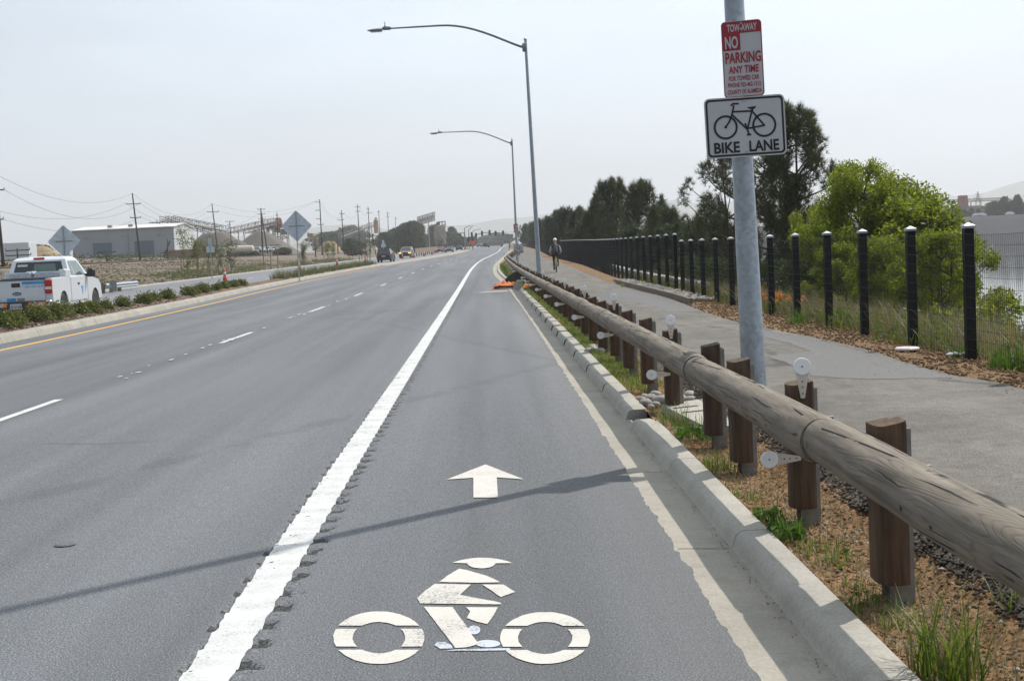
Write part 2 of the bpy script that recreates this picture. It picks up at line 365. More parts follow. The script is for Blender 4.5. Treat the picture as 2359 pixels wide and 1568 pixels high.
MT = dict(
    road=m_asphalt('road_asphalt', .072, .132, (.965, 1, 1.06)),
    rumble=m_asphalt('milled_asphalt', .072, .132, (.965, 1, 1.06), seam=False),
    path=m_path('path_asphalt'),
    patch=m_asphalt('patched_asphalt', .075, .11, (1.04, 1, .94), seam=False),
    road2=m_asphalt('far_road_asphalt', .13, .165, (.98, 1, 1.03)),
    white=m_paint('white_road_paint', (.57, .57, .55), .6), cream=m_paint('cream_road_paint', (.57, .54, .485), .6),
    yellow=m_paint('yellow_road_paint', (.70, .38, .06), .6),
    conc=m_concrete('kerb_concrete', (.42, .395, .345)), conc2=m_concrete('gutter_concrete', (.37, .34, .285)), conc3=m_concrete('old_median_concrete', (.36, .335, .285), .7),
    dirt=m_dirt('verge_dirt', (.30, .175, .085), (.40, .265, .145), (.15, .085, .045)),
    dirt2=m_dirt('fence_dirt', (.25, .155, .085), (.33, .22, .125), (.13, .08, .05)),
    mulch=m_dirt('bark_mulch', (.16, .10, .075), (.26, .18, .14), (.07, .045, .035)),
    gravel=m_dirt('dark_gravel', (.11, .095, .08), (.17, .145, .12), (.05, .045, .04)),
    field=m_dirt('dry_field', (.165, .135, .10), (.225, .19, .145), (.095, .08, .058)),
    greenbank=m_dirt('bank_soil', (.14, .13, .06), (.22, .18, .10), (.07, .07, .035)),
    log=m_wood('weathered_log', (.105, .088, .070), (.255, .22, .175)),
    block=m_woodz('timber_block', (.052, .034, .024), (.150, .095, .060)),
    pole=m_woodz('utility_pole_wood', (.045, .035, .028), (.10, .08, .062)),
    stake=plain('stake_wood', (.20, .13, .075), .8),
    galv=m_galv('galvanised_steel', (.38, .43, .48)), steel=m_galv('post_steel', (.28, .27, .25), .6, .3), lampg=m_galv('lamp_steel', (.22, .25, .265), .5, .3),
    alu=m_galv('sign_back_aluminium', (.58, .65, .72), .5, .15),
    black=plain('black_paint', (.010, .010, .011), .6, spec=.15), cap=plain('post_cap', (.30, .32, .33), .35, .4), wire=plain('black_wire', (.012, .013, .014), .6, spec=.15),
    signw=plain('sign_white', (.46, .47, .49), .45, 0, .04), signr=plain('sign_red', (.30, .018, .032), .45, 0, .06), signb=plain('sign_black', (.012, .012, .014), .4),
    refl=plain('reflector_white', (.80, .82, .84), .25, 0, .05), paddle=plain('reflector_strip', (.55, .50, .44), .5),
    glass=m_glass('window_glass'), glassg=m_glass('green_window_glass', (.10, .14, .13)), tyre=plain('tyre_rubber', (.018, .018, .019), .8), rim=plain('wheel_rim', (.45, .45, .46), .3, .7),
    carwhite=plain('white_car_paint', (.62, .645, .67), .22, 0, .02), tail=plain('tail_light_red', (.50, .02, .015), .2, 0, .1), lens=plain('clear_lens', (.7, .7, .7), .15),
    plastic=plain('dark_plastic', (.03, .03, .033), .55), chrome=plain('bumper_chrome', (.55, .55, .56), .2, .8), blue=plain('blue_sticker', (.06, .30, .62), .4), navy=plain('navy_emblem', (.02, .04, .16), .3),
    orange=plain('orange_plastic', (.70, .12, .02), .5), conered=plain('cone_red', (.68, .045, .02), .5), hazorange=plain('hazard_orange', (.75, .22, .04), .5),
    brown=plain('brown_steel', (.13, .10, .085), .8, 0, .25, 1.0), rust=plain('red_steel', (.26, .11, .085), .8, 0, .2, 1.0), greysteel=plain('grey_steel', (.24, .23, .21), .7, 0, .2, .8), tan=plain('tan_steel', (.36, .28, .18), .8, 0, .2, .6),
    shed=plain('shed_wall', (.27, .295, .32), .7, 0, .06, .3), shedend=plain('shed_end_wall', (.50, .51, .50), .7, 0, .05, .3), roof=plain('shed_roof', (.58, .58, .54), .6, 0, .06, .3), door=plain('roller_door', (.085, .12, .16), .6),
    heap=m_dirt('gravel_heap', (.145, .13, .11), (.18, .16, .135), (.11, .10, .085)), soil=m_dirt('tan_soil', (.33, .24, .13), (.40, .30, .18), (.22, .15, .08)),
    railsteel=plain('rusty_rail', (.16, .09, .06), .6, .2), ballast=m_dirt('ballast', (.20, .17, .145), (.26, .22, .19), (.10, .08, .07)),
    bark=plain('bark', (.075, .055, .042), .95, 0, .35, 14, bump=.6), barkl=plain('pale_bark', (.17, .135, .10), .9, 0, .3, 12, bump=.5),
    pine=leafmat('pine_needles', [(.030, .048, .026), (.048, .07, .034), (.065, .085, .042), (.08, .088, .046), (.11, .085, .05)], .35),
    pinefar=leafmat('far_pine_needles', [(.034, .05, .032), (.05, .068, .04), (.066, .08, .046)], .35),
    leaf=leafmat('spring_leaves', [(.10, .145, .02), (.155, .20, .025), (.21, .25, .032), (.28, .29, .05)], .6),
    leafd=leafmat('dark_leaves', [(.035, .055, .018), (.055, .08, .024), (.075, .10, .03)], .4),
    shrub=leafmat('shrub_leaves', [(.065, .085, .02), (.10, .125, .028), (.14, .16, .036), (.18, .18, .06)], .35),
    sage=leafmat('sage_leaves', [(.09, .10, .055), (.13, .14, .075), (.17, .17, .10)], .35),
    grass=leafmat('grass_blades', [(.06, .11, .018), (.09, .15, .025), (.14, .19, .04), (.22, .21, .09)], .45),
    weed=leafmat('weed_leaves', [(.05, .11, .02), (.08, .16, .03), (.11, .20, .04)], .45),
    straw=leafmat('dry_straw', [(.19, .155, .105), (.25, .21, .15), (.29, .25, .19), (.15, .14, .08)], .3),
    poppy=leafmat('poppy_petals', [(.75, .20, .02), (.80, .27, .03)], .4),
    fartree=leafmat('far_tree_leaves', [(.045, .058, .032), (.065, .08, .042), (.08, .09, .05)], .3),
    hill=plain('hill_grass', (.12, .125, .085), .95, 0, .25, .0016), rock=plain('cobble', (.30, .28, .25), .8, 0, .3, 7, bump=.5),
)
# ================================================================ the setting
from mathutils import noise as mnoise
def ip(x, xs, ys):                      # smooth interpolation
    if x <= xs[0]: return ys[0]
    for i in range(len(xs) - 1):
        if x <= xs[i + 1]:
            h = xs[i + 1] - xs[i]; t = (x - xs[i]) / h
            d0 = (ys[i + 1] - ys[i]) / h
            m0 = d0 if i == 0 else .5 * (d0 + (ys[i] - ys[i - 1]) / (xs[i] - xs[i - 1]))
            m1 = d0 if i + 2 >= len(xs) else .5 * (d0 + (ys[i + 2] - ys[i + 1]) / (xs[i + 2] - xs[i + 1]))
            return (2 * t**3 - 3 * t**2 + 1) * ys[i] + (t**3 - 2 * t**2 + t) * h * m0 + (-2 * t**3 + 3 * t**2) * ys[i + 1] + (t**3 - t**2) * h * m1
    return ys[-1]
def lin(x, xs, ys): return float(np.interp(x, xs, ys))
def cx(Y): return ip(Y, [0, 100, 127, 142, 156, 171, 200, 300, 400, 600, 1000, 1500], [0, 0, .18, .36, .6, .9, 1.7, 4.0, 5.4, 9.5, 19, 33])
def zr(Y): return ip(Y, [0, 60, 75, 98, 127, 156, 200, 300, 400, 600, 1000, 1500], [0, 0, .05, .18, .33, .5, .75, 1.3, 1.9, 3.4, 5.6, 7])
def kx(Y): return cx(Y) + ip(Y, [0, 58, 68, 89, 122, 165, 220], [0, 0, -.12, -.42, -.36, 0, 0])
def yel(Y): return cx(Y) + ip(Y, [0, 20, 30, 55, 72, 114, 160, 240, 400], [-9.9, -9.9, -9.93, -10.6, -11.1, -11.1, -10.6, -9.4, -9.2])
def med(Y): return yel(Y) - .92
def pathr(Y): return cx(Y) + ip(Y, [0, 13, 14.3, 18, 21, 25, 36, 52, 80, 100, 160, 300], [5.0, 4.75, 4.62, 4.74, 4.62, 4.42, 4.7, 4.82, 5.3, 5.6, 5.5, 5.5])
def fencex(Y): return cx(Y) + ip(Y, [0, 15, 38, 42, 60, 80, 100, 160, 300], [5.36, 5.40, 5.5, 5.6, 5.8, 6.3, 6.7, 6.6, 6.5])
YS = list(np.arange(1.0, 40, .5)) + list(np.arange(40, 130, 2.0)) + list(np.arange(130, 300, 6.0)) + list(np.arange(300, 1501, 50.0))
def strip(name, prof, mat, y0=1, y1=1500, ys=None, smooth=True):   # prof: functions Y -> (x, z)
    ys = [y for y in (ys or YS) if y0 <= y <= y1]
    V = [[(*[p(y)[0]], y, p(y)[1]) for p in prof] for y in ys]
    n = len(prof); Vf = [q for row in V for q in row]
    Fq = [(i * n + j, i * n + j + 1, (i + 1) * n + j + 1, (i + 1) * n + j) for i in range(len(ys) - 1) for j in range(n - 1)]
    return npmesh(name, Vf, Fq, mat, smooth=smooth)
LAKE_Z = -4.0
def hground(X, Y):
    c = cx(max(Y, 0)); x = X - c; z0 = zr(max(Y, 0))
    if x > 5.0:
        near = lin(x, [5.0, 6.1, 7.2, 13.2, 15, 22], [.10, .08, -.25, -4.1, -4.7, -5.6])
        if Y > 150: near += z0 * max(0, min(1, (13 - x) / 6))
        if Y < 545: return near
        t = min(1, (Y - 545) / 26.0)
        far = 6.2 * (1 - math.exp(-max(0, x - 5) / 40)) + z0 * math.exp(-max(0, x - 5) / 40) * .0 + (3.2 if x < 60 else 3.2 * math.exp(-(x - 60) / 60)) * 0
        return near * (1 - t) + (z0 * .6 + (6.2 - z0 * .6) * min(1, (x - 5) / 60)) * t
    if x > -24.6: return z0 - .22
    d = -24.0 - x
    h = lin(d, [.6, 1.5, 4, 16, 23, 29, 36, 44, 52, 90, 160, 600], [-.22, .02, .25, .95, 1.42, 1.42, 1.2, 1.6, 2.6, 3.1, 3.6, 6])
    fade = lin(Y, [0, 260, 420, 3000], [1, 1, .55, .25])
    w = mnoise.noise(Vector((X * .12, Y * .07, 3))) * .22 * min(1, d / 6) + mnoise.noise(Vector((X * .5, Y * .3, 9))) * .06 * min(1, d / 4)
    return h * fade + z0 * .75 + (w if 1.5 < d < 25 or d > 40 else w * .3)
gx = list(np.arange(-130, -24, 1.5)) + [-24.7, -24.5, -23.9, -14, -8, 0, 4.9, 5.2, 5.7, 6.1, 6.6, 7.2, 8, 9, 10, 11, 12, 13.2, 14, 15, 18, 22, 30, 50, 80, 120, 180, 260, 400, 700, 1200, 2500, 5000]
gx = [-6500, -4000, -2200, -1200, -700, -450, -300, -220, -170, -150] + gx
gy = [-60, -20] + list(np.arange(0, 300, 4.0)) + list(np.arange(300, 540, 12.0)) + [540, 545, 550, 555, 560, 566, 571, 580, 620, 700, 850, 1100, 1500, 2200, 3200, 4500, 6500]
V = [(x + cx(max(y, 0)), y, hground(x + cx(max(y, 0)), y)) for y in gy for x in gx]
n = len(gx)
fq = []; fmi = []
for i in range(len(gy) - 1):
    for j in range(n - 1):
        fq.append((i * n + j, i * n + j + 1, (i + 1) * n + j + 1, (i + 1) * n + j))
        xm = .5 * (gx[j] + gx[j + 1]); fmi.append(3 if xm > 16 and 535 < gy[i] < 575 else 1 if xm > 5 and gy[i] < 575 else 0)
o = npmesh('ground', V, fq, [MT['field'], MT['greenbank'], MT['soil'], plain('dark_bank_soil', (.026, .026, .032), .95, 0, .3, .15)], smooth=True); struct(o)
o.data.polygons.foreach_set('material_index', fmi)

# --- main road
def jag(Y): return .016 * mnoise.noise(Vector((Y * 1.1, 0, 1))) + .022 * mnoise.noise(Vector((Y * 4.3, 3, 1))) + (.018 * mnoise.noise(Vector((Y * 19.0, 7, 1))) if Y < 40 else 0)
rz = lambda Y, d=0: zr(Y) + d
YR = list(np.arange(1.0, 42, .04)) + [y for y in YS if y >= 42]
struct(strip('main_road', [lambda Y: (med(Y) - .05, rz(Y, -.01)), lambda Y: (yel(Y), rz(Y)), lambda Y: (cx(Y) - 5.2, rz(Y, .0)), lambda Y: (cx(Y) - 1.32, rz(Y))], MT['road']))
struct(strip('bike_lane', [lambda Y: (cx(Y) - .86, rz(Y)), lambda Y: (kx(Y) + .5, rz(Y)), lambda Y: (kx(Y) + .978 + jag(Y), rz(Y, .001)), lambda Y: (kx(Y) + .99 + jag(Y), rz(Y, -.02))], MT['road'], ys=YR))
def dip(x, Y):                                # milled grooves of the rumble strip
    if Y > 62: return 0.0
    ph = (Y / .305) % 1.0; e = .065 * mnoise.noise(Vector((Y * 9, x * 8, 2)))
    d = max(0.0, math.sin(2 * math.pi * ph)) ** .7
    inside = 1.0 if -1.195 + e * .35 < x < -.905 + e else 0.0
    return -(.014 * d + .010 * (mnoise.noise(Vector((x * 60, Y * 60, 4))) + .3)) * inside
xs = list(np.arange(-1.32, -.859, .023)); xs[-1] = -.86
YU = list(np.arange(1.5, 30, .03)) + list(np.arange(30, 62, .06)) + [y for y in YS if y > 62]
struct(strip('rumble_strip', [(lambda Y, x=x: (cx(Y) + x, rz(Y) + dip(x, Y))) for x in xs], MT['rumble'], ys=YU, smooth=False))
_ro = bpy.data.objects['rumble_strip']; _ro.data.materials.append(m_groove('milled_groove'))
for p_ in _ro.data.polygons:
    if p_.center.y < 62 and dip(p_.center.x, p_.center.y) < -.0085: p_.material_index = 1
xl = list(np.linspace(-1.172, -.972, 9))
def wl(x, i, Y):
    e = (.004 * math.sin(2 * math.pi * Y / .305 + 1.2) + .005 * mnoise.noise(Vector((Y * 14, i, 3)))) if Y < 62 else 0
    if i in (0, 8): x += e * (-1 if i == 0 else 1)
    return (cx(Y) + x, rz(Y, .0035) + dip(x, Y) * .8)
o = strip('edge_line', [(lambda Y, x=x, i=i: wl(x, i, Y)) for i, x in enumerate(xl)], MT['white'], ys=YU); struct(o)
o = strip('yellow_line', [lambda Y: (yel(Y) - .07, rz(Y, .004)), lambda Y: (yel(Y) + .07, rz(Y, .004))], MT['yellow'], y1=420); struct(o)
def flat(name, polys, mat, z=.005, kind='structure', hole=None):       # paint: polygons given as ground points
    import bmesh
    bm = bmesh.new()
    for P in polys:
        bm.faces.new([bm.verts.new((p[0], p[1], (p[2] if len(p) > 2 else 0) + z)) for p in P])
    bmesh.ops.triangulate(bm, faces=bm.faces)
    bmesh.ops.recalc_face_normals(bm, faces=bm.faces)
    for f in bm.faces:
        if f.normal.z < 0: f.normal_flip()
    me = bpy.data.meshes.new(name); bm.to_mesh(me); bm.free(); me.materials.append(mat)
    o = link(name, me)
    if kind: o['kind'] = kind
    return o
dash = []
for k in range(-1, 22):
    y0 = 28.4 + 14.63 * k if k else 28.4; y1 = y0 + 3.8
    X = -5.22; c0, c1 = cx(y0), cx(y1)
    dash.append([(X + c0 - .055, y0, zr(y0)), (X + c0 + .055, y0, zr(y0)), (X + c1 + .055, y1, zr(y1)), (X + c1 - .055, y1, zr(y1))])
flat('lane_dashes', dash, MT['white'], .005)
sp = []
for k in range(46):                                              # worn spots of the old marking between the dashes
    y = 19 + random.random() * 60; x = -5.22 + random.uniform(-.14, .12); a = random.uniform(.02, .05); b = random.uniform(.05, .35) * y / 30
    sp.append([(x - a, y), (x + a * .6, y - .2 * b), (x + a, y + .5 * b), (x + .2 * a, y + b), (x - a * .8, y + .6 * b)])
flat('worn_marking', sp, MT['white'], .004)
# --- painted symbols of the cycle lane (outlines measured on the road surface)
def rough(P, a=.0018):
    out = []
    for p, q in zip(P, P[1:] + P[:1]):
        n_ = max(1, int(math.hypot(q[0] - p[0], q[1] - p[1]) / .012))
        for k in range(n_): x, y = p[0] + (q[0] - p[0]) * k / n_, p[1] + (q[1] - p[1]) * k / n_; out.append((x + a * mnoise.noise(Vector((x * 40, y * 25, 1))), y + 2 * a * mnoise.noise(Vector((x * 40, y * 25, 9)))))
    return out
def zp(pts): return [tuple(G((750 + a / 2.775) / 1.0598, (1100 + b / 2.775) / 1.0598))[:2] for a, b in pts]
def arc(cx_, cy_, rx, ry, a0, a1, n=14): return [(cx_ + rx * math.cos(R(a0 + (a1 - a0) * i / n)), cy_ - ry * math.sin(R(a0 + (a1 - a0) * i / n))) for i in range(n + 1)]
def seg_ring(c, ro, ri, ylo, yhi):           # slice of an elliptical ring between two picture rows -> up to two polygons
    out = []
    def xat(r_, y):
        q = 1 - ((y - c[1]) / r_[1]) ** 2; return r_[0] * math.sqrt(q) if q > 0 else 0
    rows = [ylo + (yhi - ylo) * i / 60 for i in range(61)]
    rows = [y for y in rows]
    if min(abs(ylo - c[1]), abs(yhi - c[1])) > ri[1] or (ylo < c[1] < yhi):   # middle slices
        pass
    for sgn in (-1, 1):
        o_ = [(c[0] + sgn * xat(ro, y), y) for y in rows]; i_ = [(c[0] + sgn * xat(ri, y), y) for y in rows[::-1]]
        out.append(o_ + i_)
    return out
sym = []
for (c, ro, ri) in (((486, 1268), (308, 178), (178, 106)), ((1612, 1270), (304, 176), (184, 108))):
    x0 = c[0]
    for lo, hi in ((c[1] - ro[1] + 1, c[1] - 82), (c[1] - 60, c[1] + 60), (c[1] + 82, c[1] + ro[1] - 1)): sym += seg_ring(c, ro, ri, lo, hi)
sym += [[(985, 760)] + [(985 + 402 * i / 12, 760 - 34 * math.sin(math.pi * i / 12) ** .8) for i in range(1, 12)] + [(1388, 762), (1275, 764)] + [(1180 + 95 * math.cos(R(a)), 764 + 34 * math.sin(R(a))) for a in range(15, 180, 20)] + [(1085, 764)]]
sym += [[(1030, 800), (1090, 812), (1160, 832), (1220, 850), (1265, 870), (1305, 892), (1150, 896), (895, 890), (960, 842)]]
sym += [[(865, 903), (1110, 908), (1036, 978), (1310, 1030), (1312, 1042), (765, 1036), (744, 1000), (800, 950)]]
sym += [[(1185, 908), (1330, 908), (1408, 958), (1310, 994), (1250, 950)]]
sym += [[(790, 1058), (985, 1060), (1020, 1110), (1080, 1190), (1130, 1270), (1165, 1310), (1090, 1332), (1005, 1338), (960, 1280)]]
sym += [[(1078, 1062), (1292, 1062), (1262, 1118), (1220, 1176), (1150, 1160), (1082, 1136), (1104, 1090)]]
o = flat('bicycle_symbol', [rough(zp(p)) for p in sym], MT['cream'], .003, None)
tag(o, 'white painted cyclist and bicycle symbol on the cycle lane surface', 'road marking')
ghost = [arc(1130, 1215, 44, 30, 0, 360, 16)[:-1], [(862, 1318), (880, 1296), (930, 1296), (980, 1320), (985, 1340), (900, 1342)], [(940, 1356), (1010, 1346), (1370, 1338), (1380, 1352), (1180, 1356)], arc(1225, 1308, 84, 25, 0, 360, 18)[:-1]]
flat('overspray', [zp(p) for p in ghost], m_paint('overspray_paint', (.50, .54, .60), .9), .0025)
o = flat('arrow_symbol', [rough(zp([(1208, 94), (1466, 194), (1285, 182), (1292, 318), (1126, 318), (1126, 184), (945, 196)]))], MT['cream'], .003, None)
tag(o, 'white painted arrow pointing ahead in the cycle lane', 'road marking')
# --- gutter, kerb, median kerb
YG = [y for y in YS if y < 330]
struct(strip('gutter', [lambda Y: (kx(Y) + .86, rz(Y, -.012)), lambda Y: (kx(Y) + 1.02, rz(Y, -.010)), lambda Y: (kx(Y) + 1.24, rz(Y, -.022)), lambda Y: (kx(Y) + 1.275, rz(Y, -.020)), lambda Y: (kx(Y) + 1.33, rz(Y, -.02))], MT['conc2'], ys=list(np.arange(1.5, 40, .25)) + [y for y in YG if y >= 40]))
KP = [(1.268, -.03), (1.281, -.014), (1.290, .015), (1.302, .046), (1.318, .063), (1.342, .070), (1.462, .073), (1.476, .066), (1.478, -.06)]
mb = MB()
joints = [2.15, 4.74, 7.35, 9.92, 12.58, 13.05, 15.7, 18.3, 20.9, 23.5, 26, 28, 31, 34, 37, 40, 44, 48, 52, 56, 60, 64, 68, 72, 76, 80, 85, 90, 95, 100, 106, 112, 118, 124, 130, 140, 150, 160, 170, 180, 195, 210, 225, 240, 260, 280, 300, 325]
for a, b in zip(joints, joints[1:]):
    if a == 12.58: continue
    g = .005
    rings = []
    m_ = max(3, int((b - a) / .5))
    for i in range(m_ + 1):
        Y = a + g + (b - a - 2 * g) * i / m_
        s_ = 1.0
        if b == 12.58 and Y > 12.0: s_ = 1 - .45 * (Y - 12.0) / .58
        if a == 13.05 and Y < 13.2: s_ = .97
        rings.append([Vector((kx(Y) + x, Y, rz(Y, z * s_ if z > 0 else z))) for x, z in KP])
    mb.loft(rings)
o = mb.build('kerb', MT['conc'], smooth=True); smooth_by_angle(o, 50); struct(o)
mb = MB()                                             # dark joints and the tooled lines across the gutter
for a in joints[:20]:
    if a in (12.58, 13.05): continue
    mb.loft([[Vector((1.378 + (x - 1.378) * .95, y, (z - .005) if z > 0 else z - .01)) for x, z in KP] for y in (a - .0055, a + .0055)]); mb.quad((1.0, a - .004, -.008), (1.27, a - .004, -.0185), (1.27, a + .004, -.0185), (1.0, a + .004, -.008))
struct(mb.build('kerb_joint', plain('joint_filler', (.03, .03, .03), .9)))
mb = MB(); Y = 18.0
while Y < 150:
    b = Y + 2.9; rings = []
    for i in range(6):
        y = Y + .012 + (b - Y - .024) * i / 5
        rings.append([Vector((med(y) + q, y, rz(y, z))) for q, z in ((.02, -.03), (0, 0), (-.05, .125), (-.08, .155), (-.12, .165), (-.46, .165), (-.48, 0))])
    mb.loft(rings); Y = b
o = mb.build('median_kerb', MT['conc3'], smooth=True); smooth_by_angle(o, 45); struct(o)
struct(strip('median_bed', [lambda Y: (med(Y) - .47, rz(Y, .12)), lambda Y: (med(Y) - .75, rz(Y, .22)), lambda Y: (med(Y) - 1.1, rz(Y, .26)), lambda Y: (med(Y) - 1.5, rz(Y, .16)), lambda Y: (med(Y) - 1.55, rz(Y, -.1))], MT['mulch'], y0=15, y1=152))
chips = MB()
for k in range(2600):
    Y = random.uniform(20, 80) if k % 3 else random.uniform(22, 48); t = random.random(); x = med(Y) - .5 - t * .8
    z = lin(t * .8 + .5, [.47, .75, 1.1, 1.5], [.12, .22, .26, .16]) + .012
    chips.box((x, Y, z), (random.uniform(.02, .07), random.uniform(.02, .09), .012), (random.uniform(-.5, .5), random.uniform(-.5, .5), random.uniform(0, 3)))
tag(chips.build('bark_chips', leafmat('chip_bark', [(.10, .06, .045), (.20, .14, .11), (.34, .27, .22)], 0.0), fix=False), kind='stuff')
struct(strip('median_paving', [lambda Y: (yel(Y) - .25, rz(Y, .004)), lambda Y: (yel(Y) - 3.0, rz(Y, .008))], MT['conc3'], y0=152, y1=420))
struct(strip('opposite_road', [lambda Y: (cx(Y) - 24.0, rz(Y, -.01)), lambda Y: (cx(Y) - 18, rz(Y, .0)), lambda Y: (med(Y) - 1.45, rz(Y, -.006)), lambda Y: (med(Y) + .02 if Y > 152 else med(Y) - 1.44, rz(Y, -.008))], MT['road2']))
struct(strip('road_edging', [lambda Y: (cx(Y) - 24.5, rz(Y, -.02)), lambda Y: (cx(Y) - 24.45, rz(Y, .05)), lambda Y: (cx(Y) - 24.0, rz(Y, .04)), lambda Y: (cx(Y) - 23.97, rz(Y, -.01))], MT['conc3'], y1=420))
struct(strip('opposite_edge_line', [lambda Y: (cx(Y) - 23.55, rz(Y, .004)), lambda Y: (cx(Y) - 23.4, rz(Y, .004))], MT['white'], y1=420))
dash = []
for k in range(24):
    y0 = 36 + 14.63 * k; y1 = y0 + 4
    dash.append([(cx(y0) - 18.4, y0, zr(y0)), (cx(y0) - 18.26, y0, zr(y0)), (cx(y1) - 18.26, y1, zr(y1)), (cx(y1) - 18.4, y1, zr(y1))])
flat('opposite_dashes', dash, MT['white'], .006)
# --- right-hand verge, path
def verge_z(x, Y):
    n_ = mnoise.noise
    return lin(x, [1.46, 1.56, 1.75, 1.9, 2.15], [.050, .02, .0, .03, .135]) + .016 * n_(Vector((x * 5, Y * 5, 1))) + .013 * n_(Vector((x * 14, Y * 14, 2))) + .011 * n_(Vector((x * 34, Y * 34, 5))) + .006 * n_(Vector((x * 70, Y * 70, 8)))
xsv = list(np.arange(1.465, 2.11, .0175)); ysv = list(np.arange(1.5, 9, .02)) + list(np.arange(9, 20, .045))
V = [(x, y, verge_z(x, y)) for y in ysv for x in xsv]; n = len(xsv)
struct(npmesh('verge', V, [(i * n + j, i * n + j + 1, (i + 1) * n + j + 1, (i + 1) * n + j) for i in range(len(ysv) - 1) for j in range(n - 1)], MT['dirt'], smooth=True))
struct(strip('far_verge', [lambda Y: (kx(Y) + 1.47, rz(Y, .055)), lambda Y: (cx(Y) + 1.75, rz(Y, .04)), lambda Y: (cx(Y) + 1.95, rz(Y, .07)), lambda Y: (cx(Y) + 2.2, rz(Y, .14))], MT['dirt'], y0=19.5, y1=420))
struct(strip('gravel_edge', [lambda Y: (cx(Y) + 2.05 + .07 * mnoise.noise(Vector((Y * 2, 0, 0))), rz(Y, .10)), lambda Y: (cx(Y) + 2.13, rz(Y, .148)), lambda Y: (cx(Y) + 2.3, rz(Y, .140))], MT['gravel'], y1=60, ys=list(np.arange(1.5, 40, .25)) + [y for y in YS if y > 40]))
def pj(Y): return .045 * mnoise.noise(Vector((Y * .8, 5, 0))) + .03 * mnoise.noise(Vector((Y * 3, 9, 0)))
struct(strip('bike_path', [lambda Y: (cx(Y) + 2.15 + pj(Y + 50), rz(Y, .135)), lambda Y: (cx(Y) + 2.22 + pj(Y + 50), rz(Y, .155)), lambda Y: (cx(Y) + 3.4, rz(Y, .165)), lambda Y: (pathr(Y) + pj(Y), rz(Y, .155)), lambda Y: (pathr(Y) + .05 + pj(Y), rz(Y, .12))], MT['path'], ys=list(np.arange(1.5, 40, .2)) + [y for y in YS if y >= 40], y1=900))
def pz(x, Y): return lin(x, [cx(Y) + 2.22, cx(Y) + 3.4, pathr(Y)], [.155, .165, .155]) + zr(Y)
def ragged(P, a=.035):
    out = []
    for p, q in zip(P, P[1:] + P[:1]):
        n_ = max(1, int(math.hypot(q[0] - p[0], q[1] - p[1]) / .06))
        for k in range(n_):
            u = k / n_; x, y = p[0] + (q[0] - p[0]) * u, p[1] + (q[1] - p[1]) * u
            x += a * mnoise.noise(Vector((x * 3, y * 3, 1))) + a * .7 * mnoise.noise(Vector((x * 11, y * 11, 2))); y += 3 * a * mnoise.noise(Vector((x * 2, y * 2, 7))) + a * 1.5 * mnoise.noise(Vector((x * 9, y * 9, 9)))
            out.append((x, y, pz(x, y)))
    return out
def z8(pts): return [tuple(G((1800 + a / 2.34) / 1.0598, (250 + b / 2.34) / 1.0598, .165))[:2] for a, b in pts]
def z6(pts): return [tuple(G((1300 + a / 4.612) / 1.0598, (420 + b / 4.612) / 1.0598, .165))[:2] for a, b in pts]
flat('path_patch', [ragged(q_) for q_ in (z8([(140, 1290), (380, 1332), (620, 1392), (850, 1452), (1100, 1516), (1235, 1566), (900, 1574), (600, 1572), (430, 1556), (280, 1482), (165, 1450), (420, 1418), (300, 1372), (150, 1335)]), z6([(700, 1370), (950, 1318), (1200, 1330), (1500, 1392), (1780, 1500), (1900, 1560), (1500, 1572), (1000, 1568), (860, 1470)]))], MT['patch'], .003)
struct(strip('fence_verge', [lambda Y: (pathr(Y) - .05, rz(Y, .115)), lambda Y: (pathr(Y) + .2, rz(Y, .15 + .03 * mnoise.noise(Vector((Y, 0, 3))))), lambda Y: (pathr(Y) + .45, rz(Y, .14 + .03 * mnoise.noise(Vector((Y * 1.3, 2, 3))))), lambda Y: (fencex(Y) + .1, rz(Y, .13)), lambda Y: (fencex(Y) + .9, rz(Y, .02)), lambda Y: (fencex(Y) + 2.0, rz(Y, -.5))], MT['dirt2'], ys=list(np.arange(1.5, 40, .25)) + [y for y in YS if y >= 40], y1=420))
# --- lake and hills
t = NT('lake_water'); wv = t.noise(.9, 4, .6, t.co((1, 2.4, 1))); wv2 = t.noise(.12, 3, .5, t.co((.4, 1.6, 1)))
t.set(color=(.02, .03, .035), rough=.07, spec=.5, normal=t.bump(t.math('ADD', wv, t.math('MULTIPLY', wv2, 1.2)), .014, .1))
struct(npmesh('lake', [(9, -60, LAKE_Z), (2600, -60, LAKE_Z), (2600, 572, LAKE_Z), (9, 572, LAKE_Z)], [(0, 1, 2, 3)], t.mat))
bankm = plain('dark_bank_rock', (.028, .028, .034), .9, 0, .3, .15)
mb = MB(); rr = []
for i in range(60):
    X = 40 + i * 12; w = mnoise.noise(Vector((i * .4, 0, 0)))
    rr.append([Vector((X, 548 + 5 * w, LAKE_Z - .4)), Vector((X, 556 + 5 * w, -.5)), Vector((X, 571 + 4 * w, 5.2 + .5 * w)), Vector((X, 576, 6.35)), Vector((X, 600, 6.25))])
mb.loft(rr, closed=False, caps=False); struct(mb.build('far_shore', bankm, smooth=True))
HP = [(-1500, 548), (-400, 560), (0, 572), (400, 556), (600, 540), (700, 529), (740, 521), (800, 516), (850, 519), (905, 531), (950, 521), (1000, 517), (1040, 521), (1080, 517), (1120, 509), (1160, 504), (1200, 501), (1240, 496), (1275, 490), (1310, 490), (1350, 498), (1420, 484), (1500, 466), (1560, 460), (1610, 470), (1700, 462), (1850, 452), (1980, 446), (2050, 438), (2075, 431), (2110, 432), (2140, 446), (2200, 452), (2245, 449), (2280, 441), (2320, 426), (2359, 417), (2450, 408), (2700, 420), (3500, 450)]
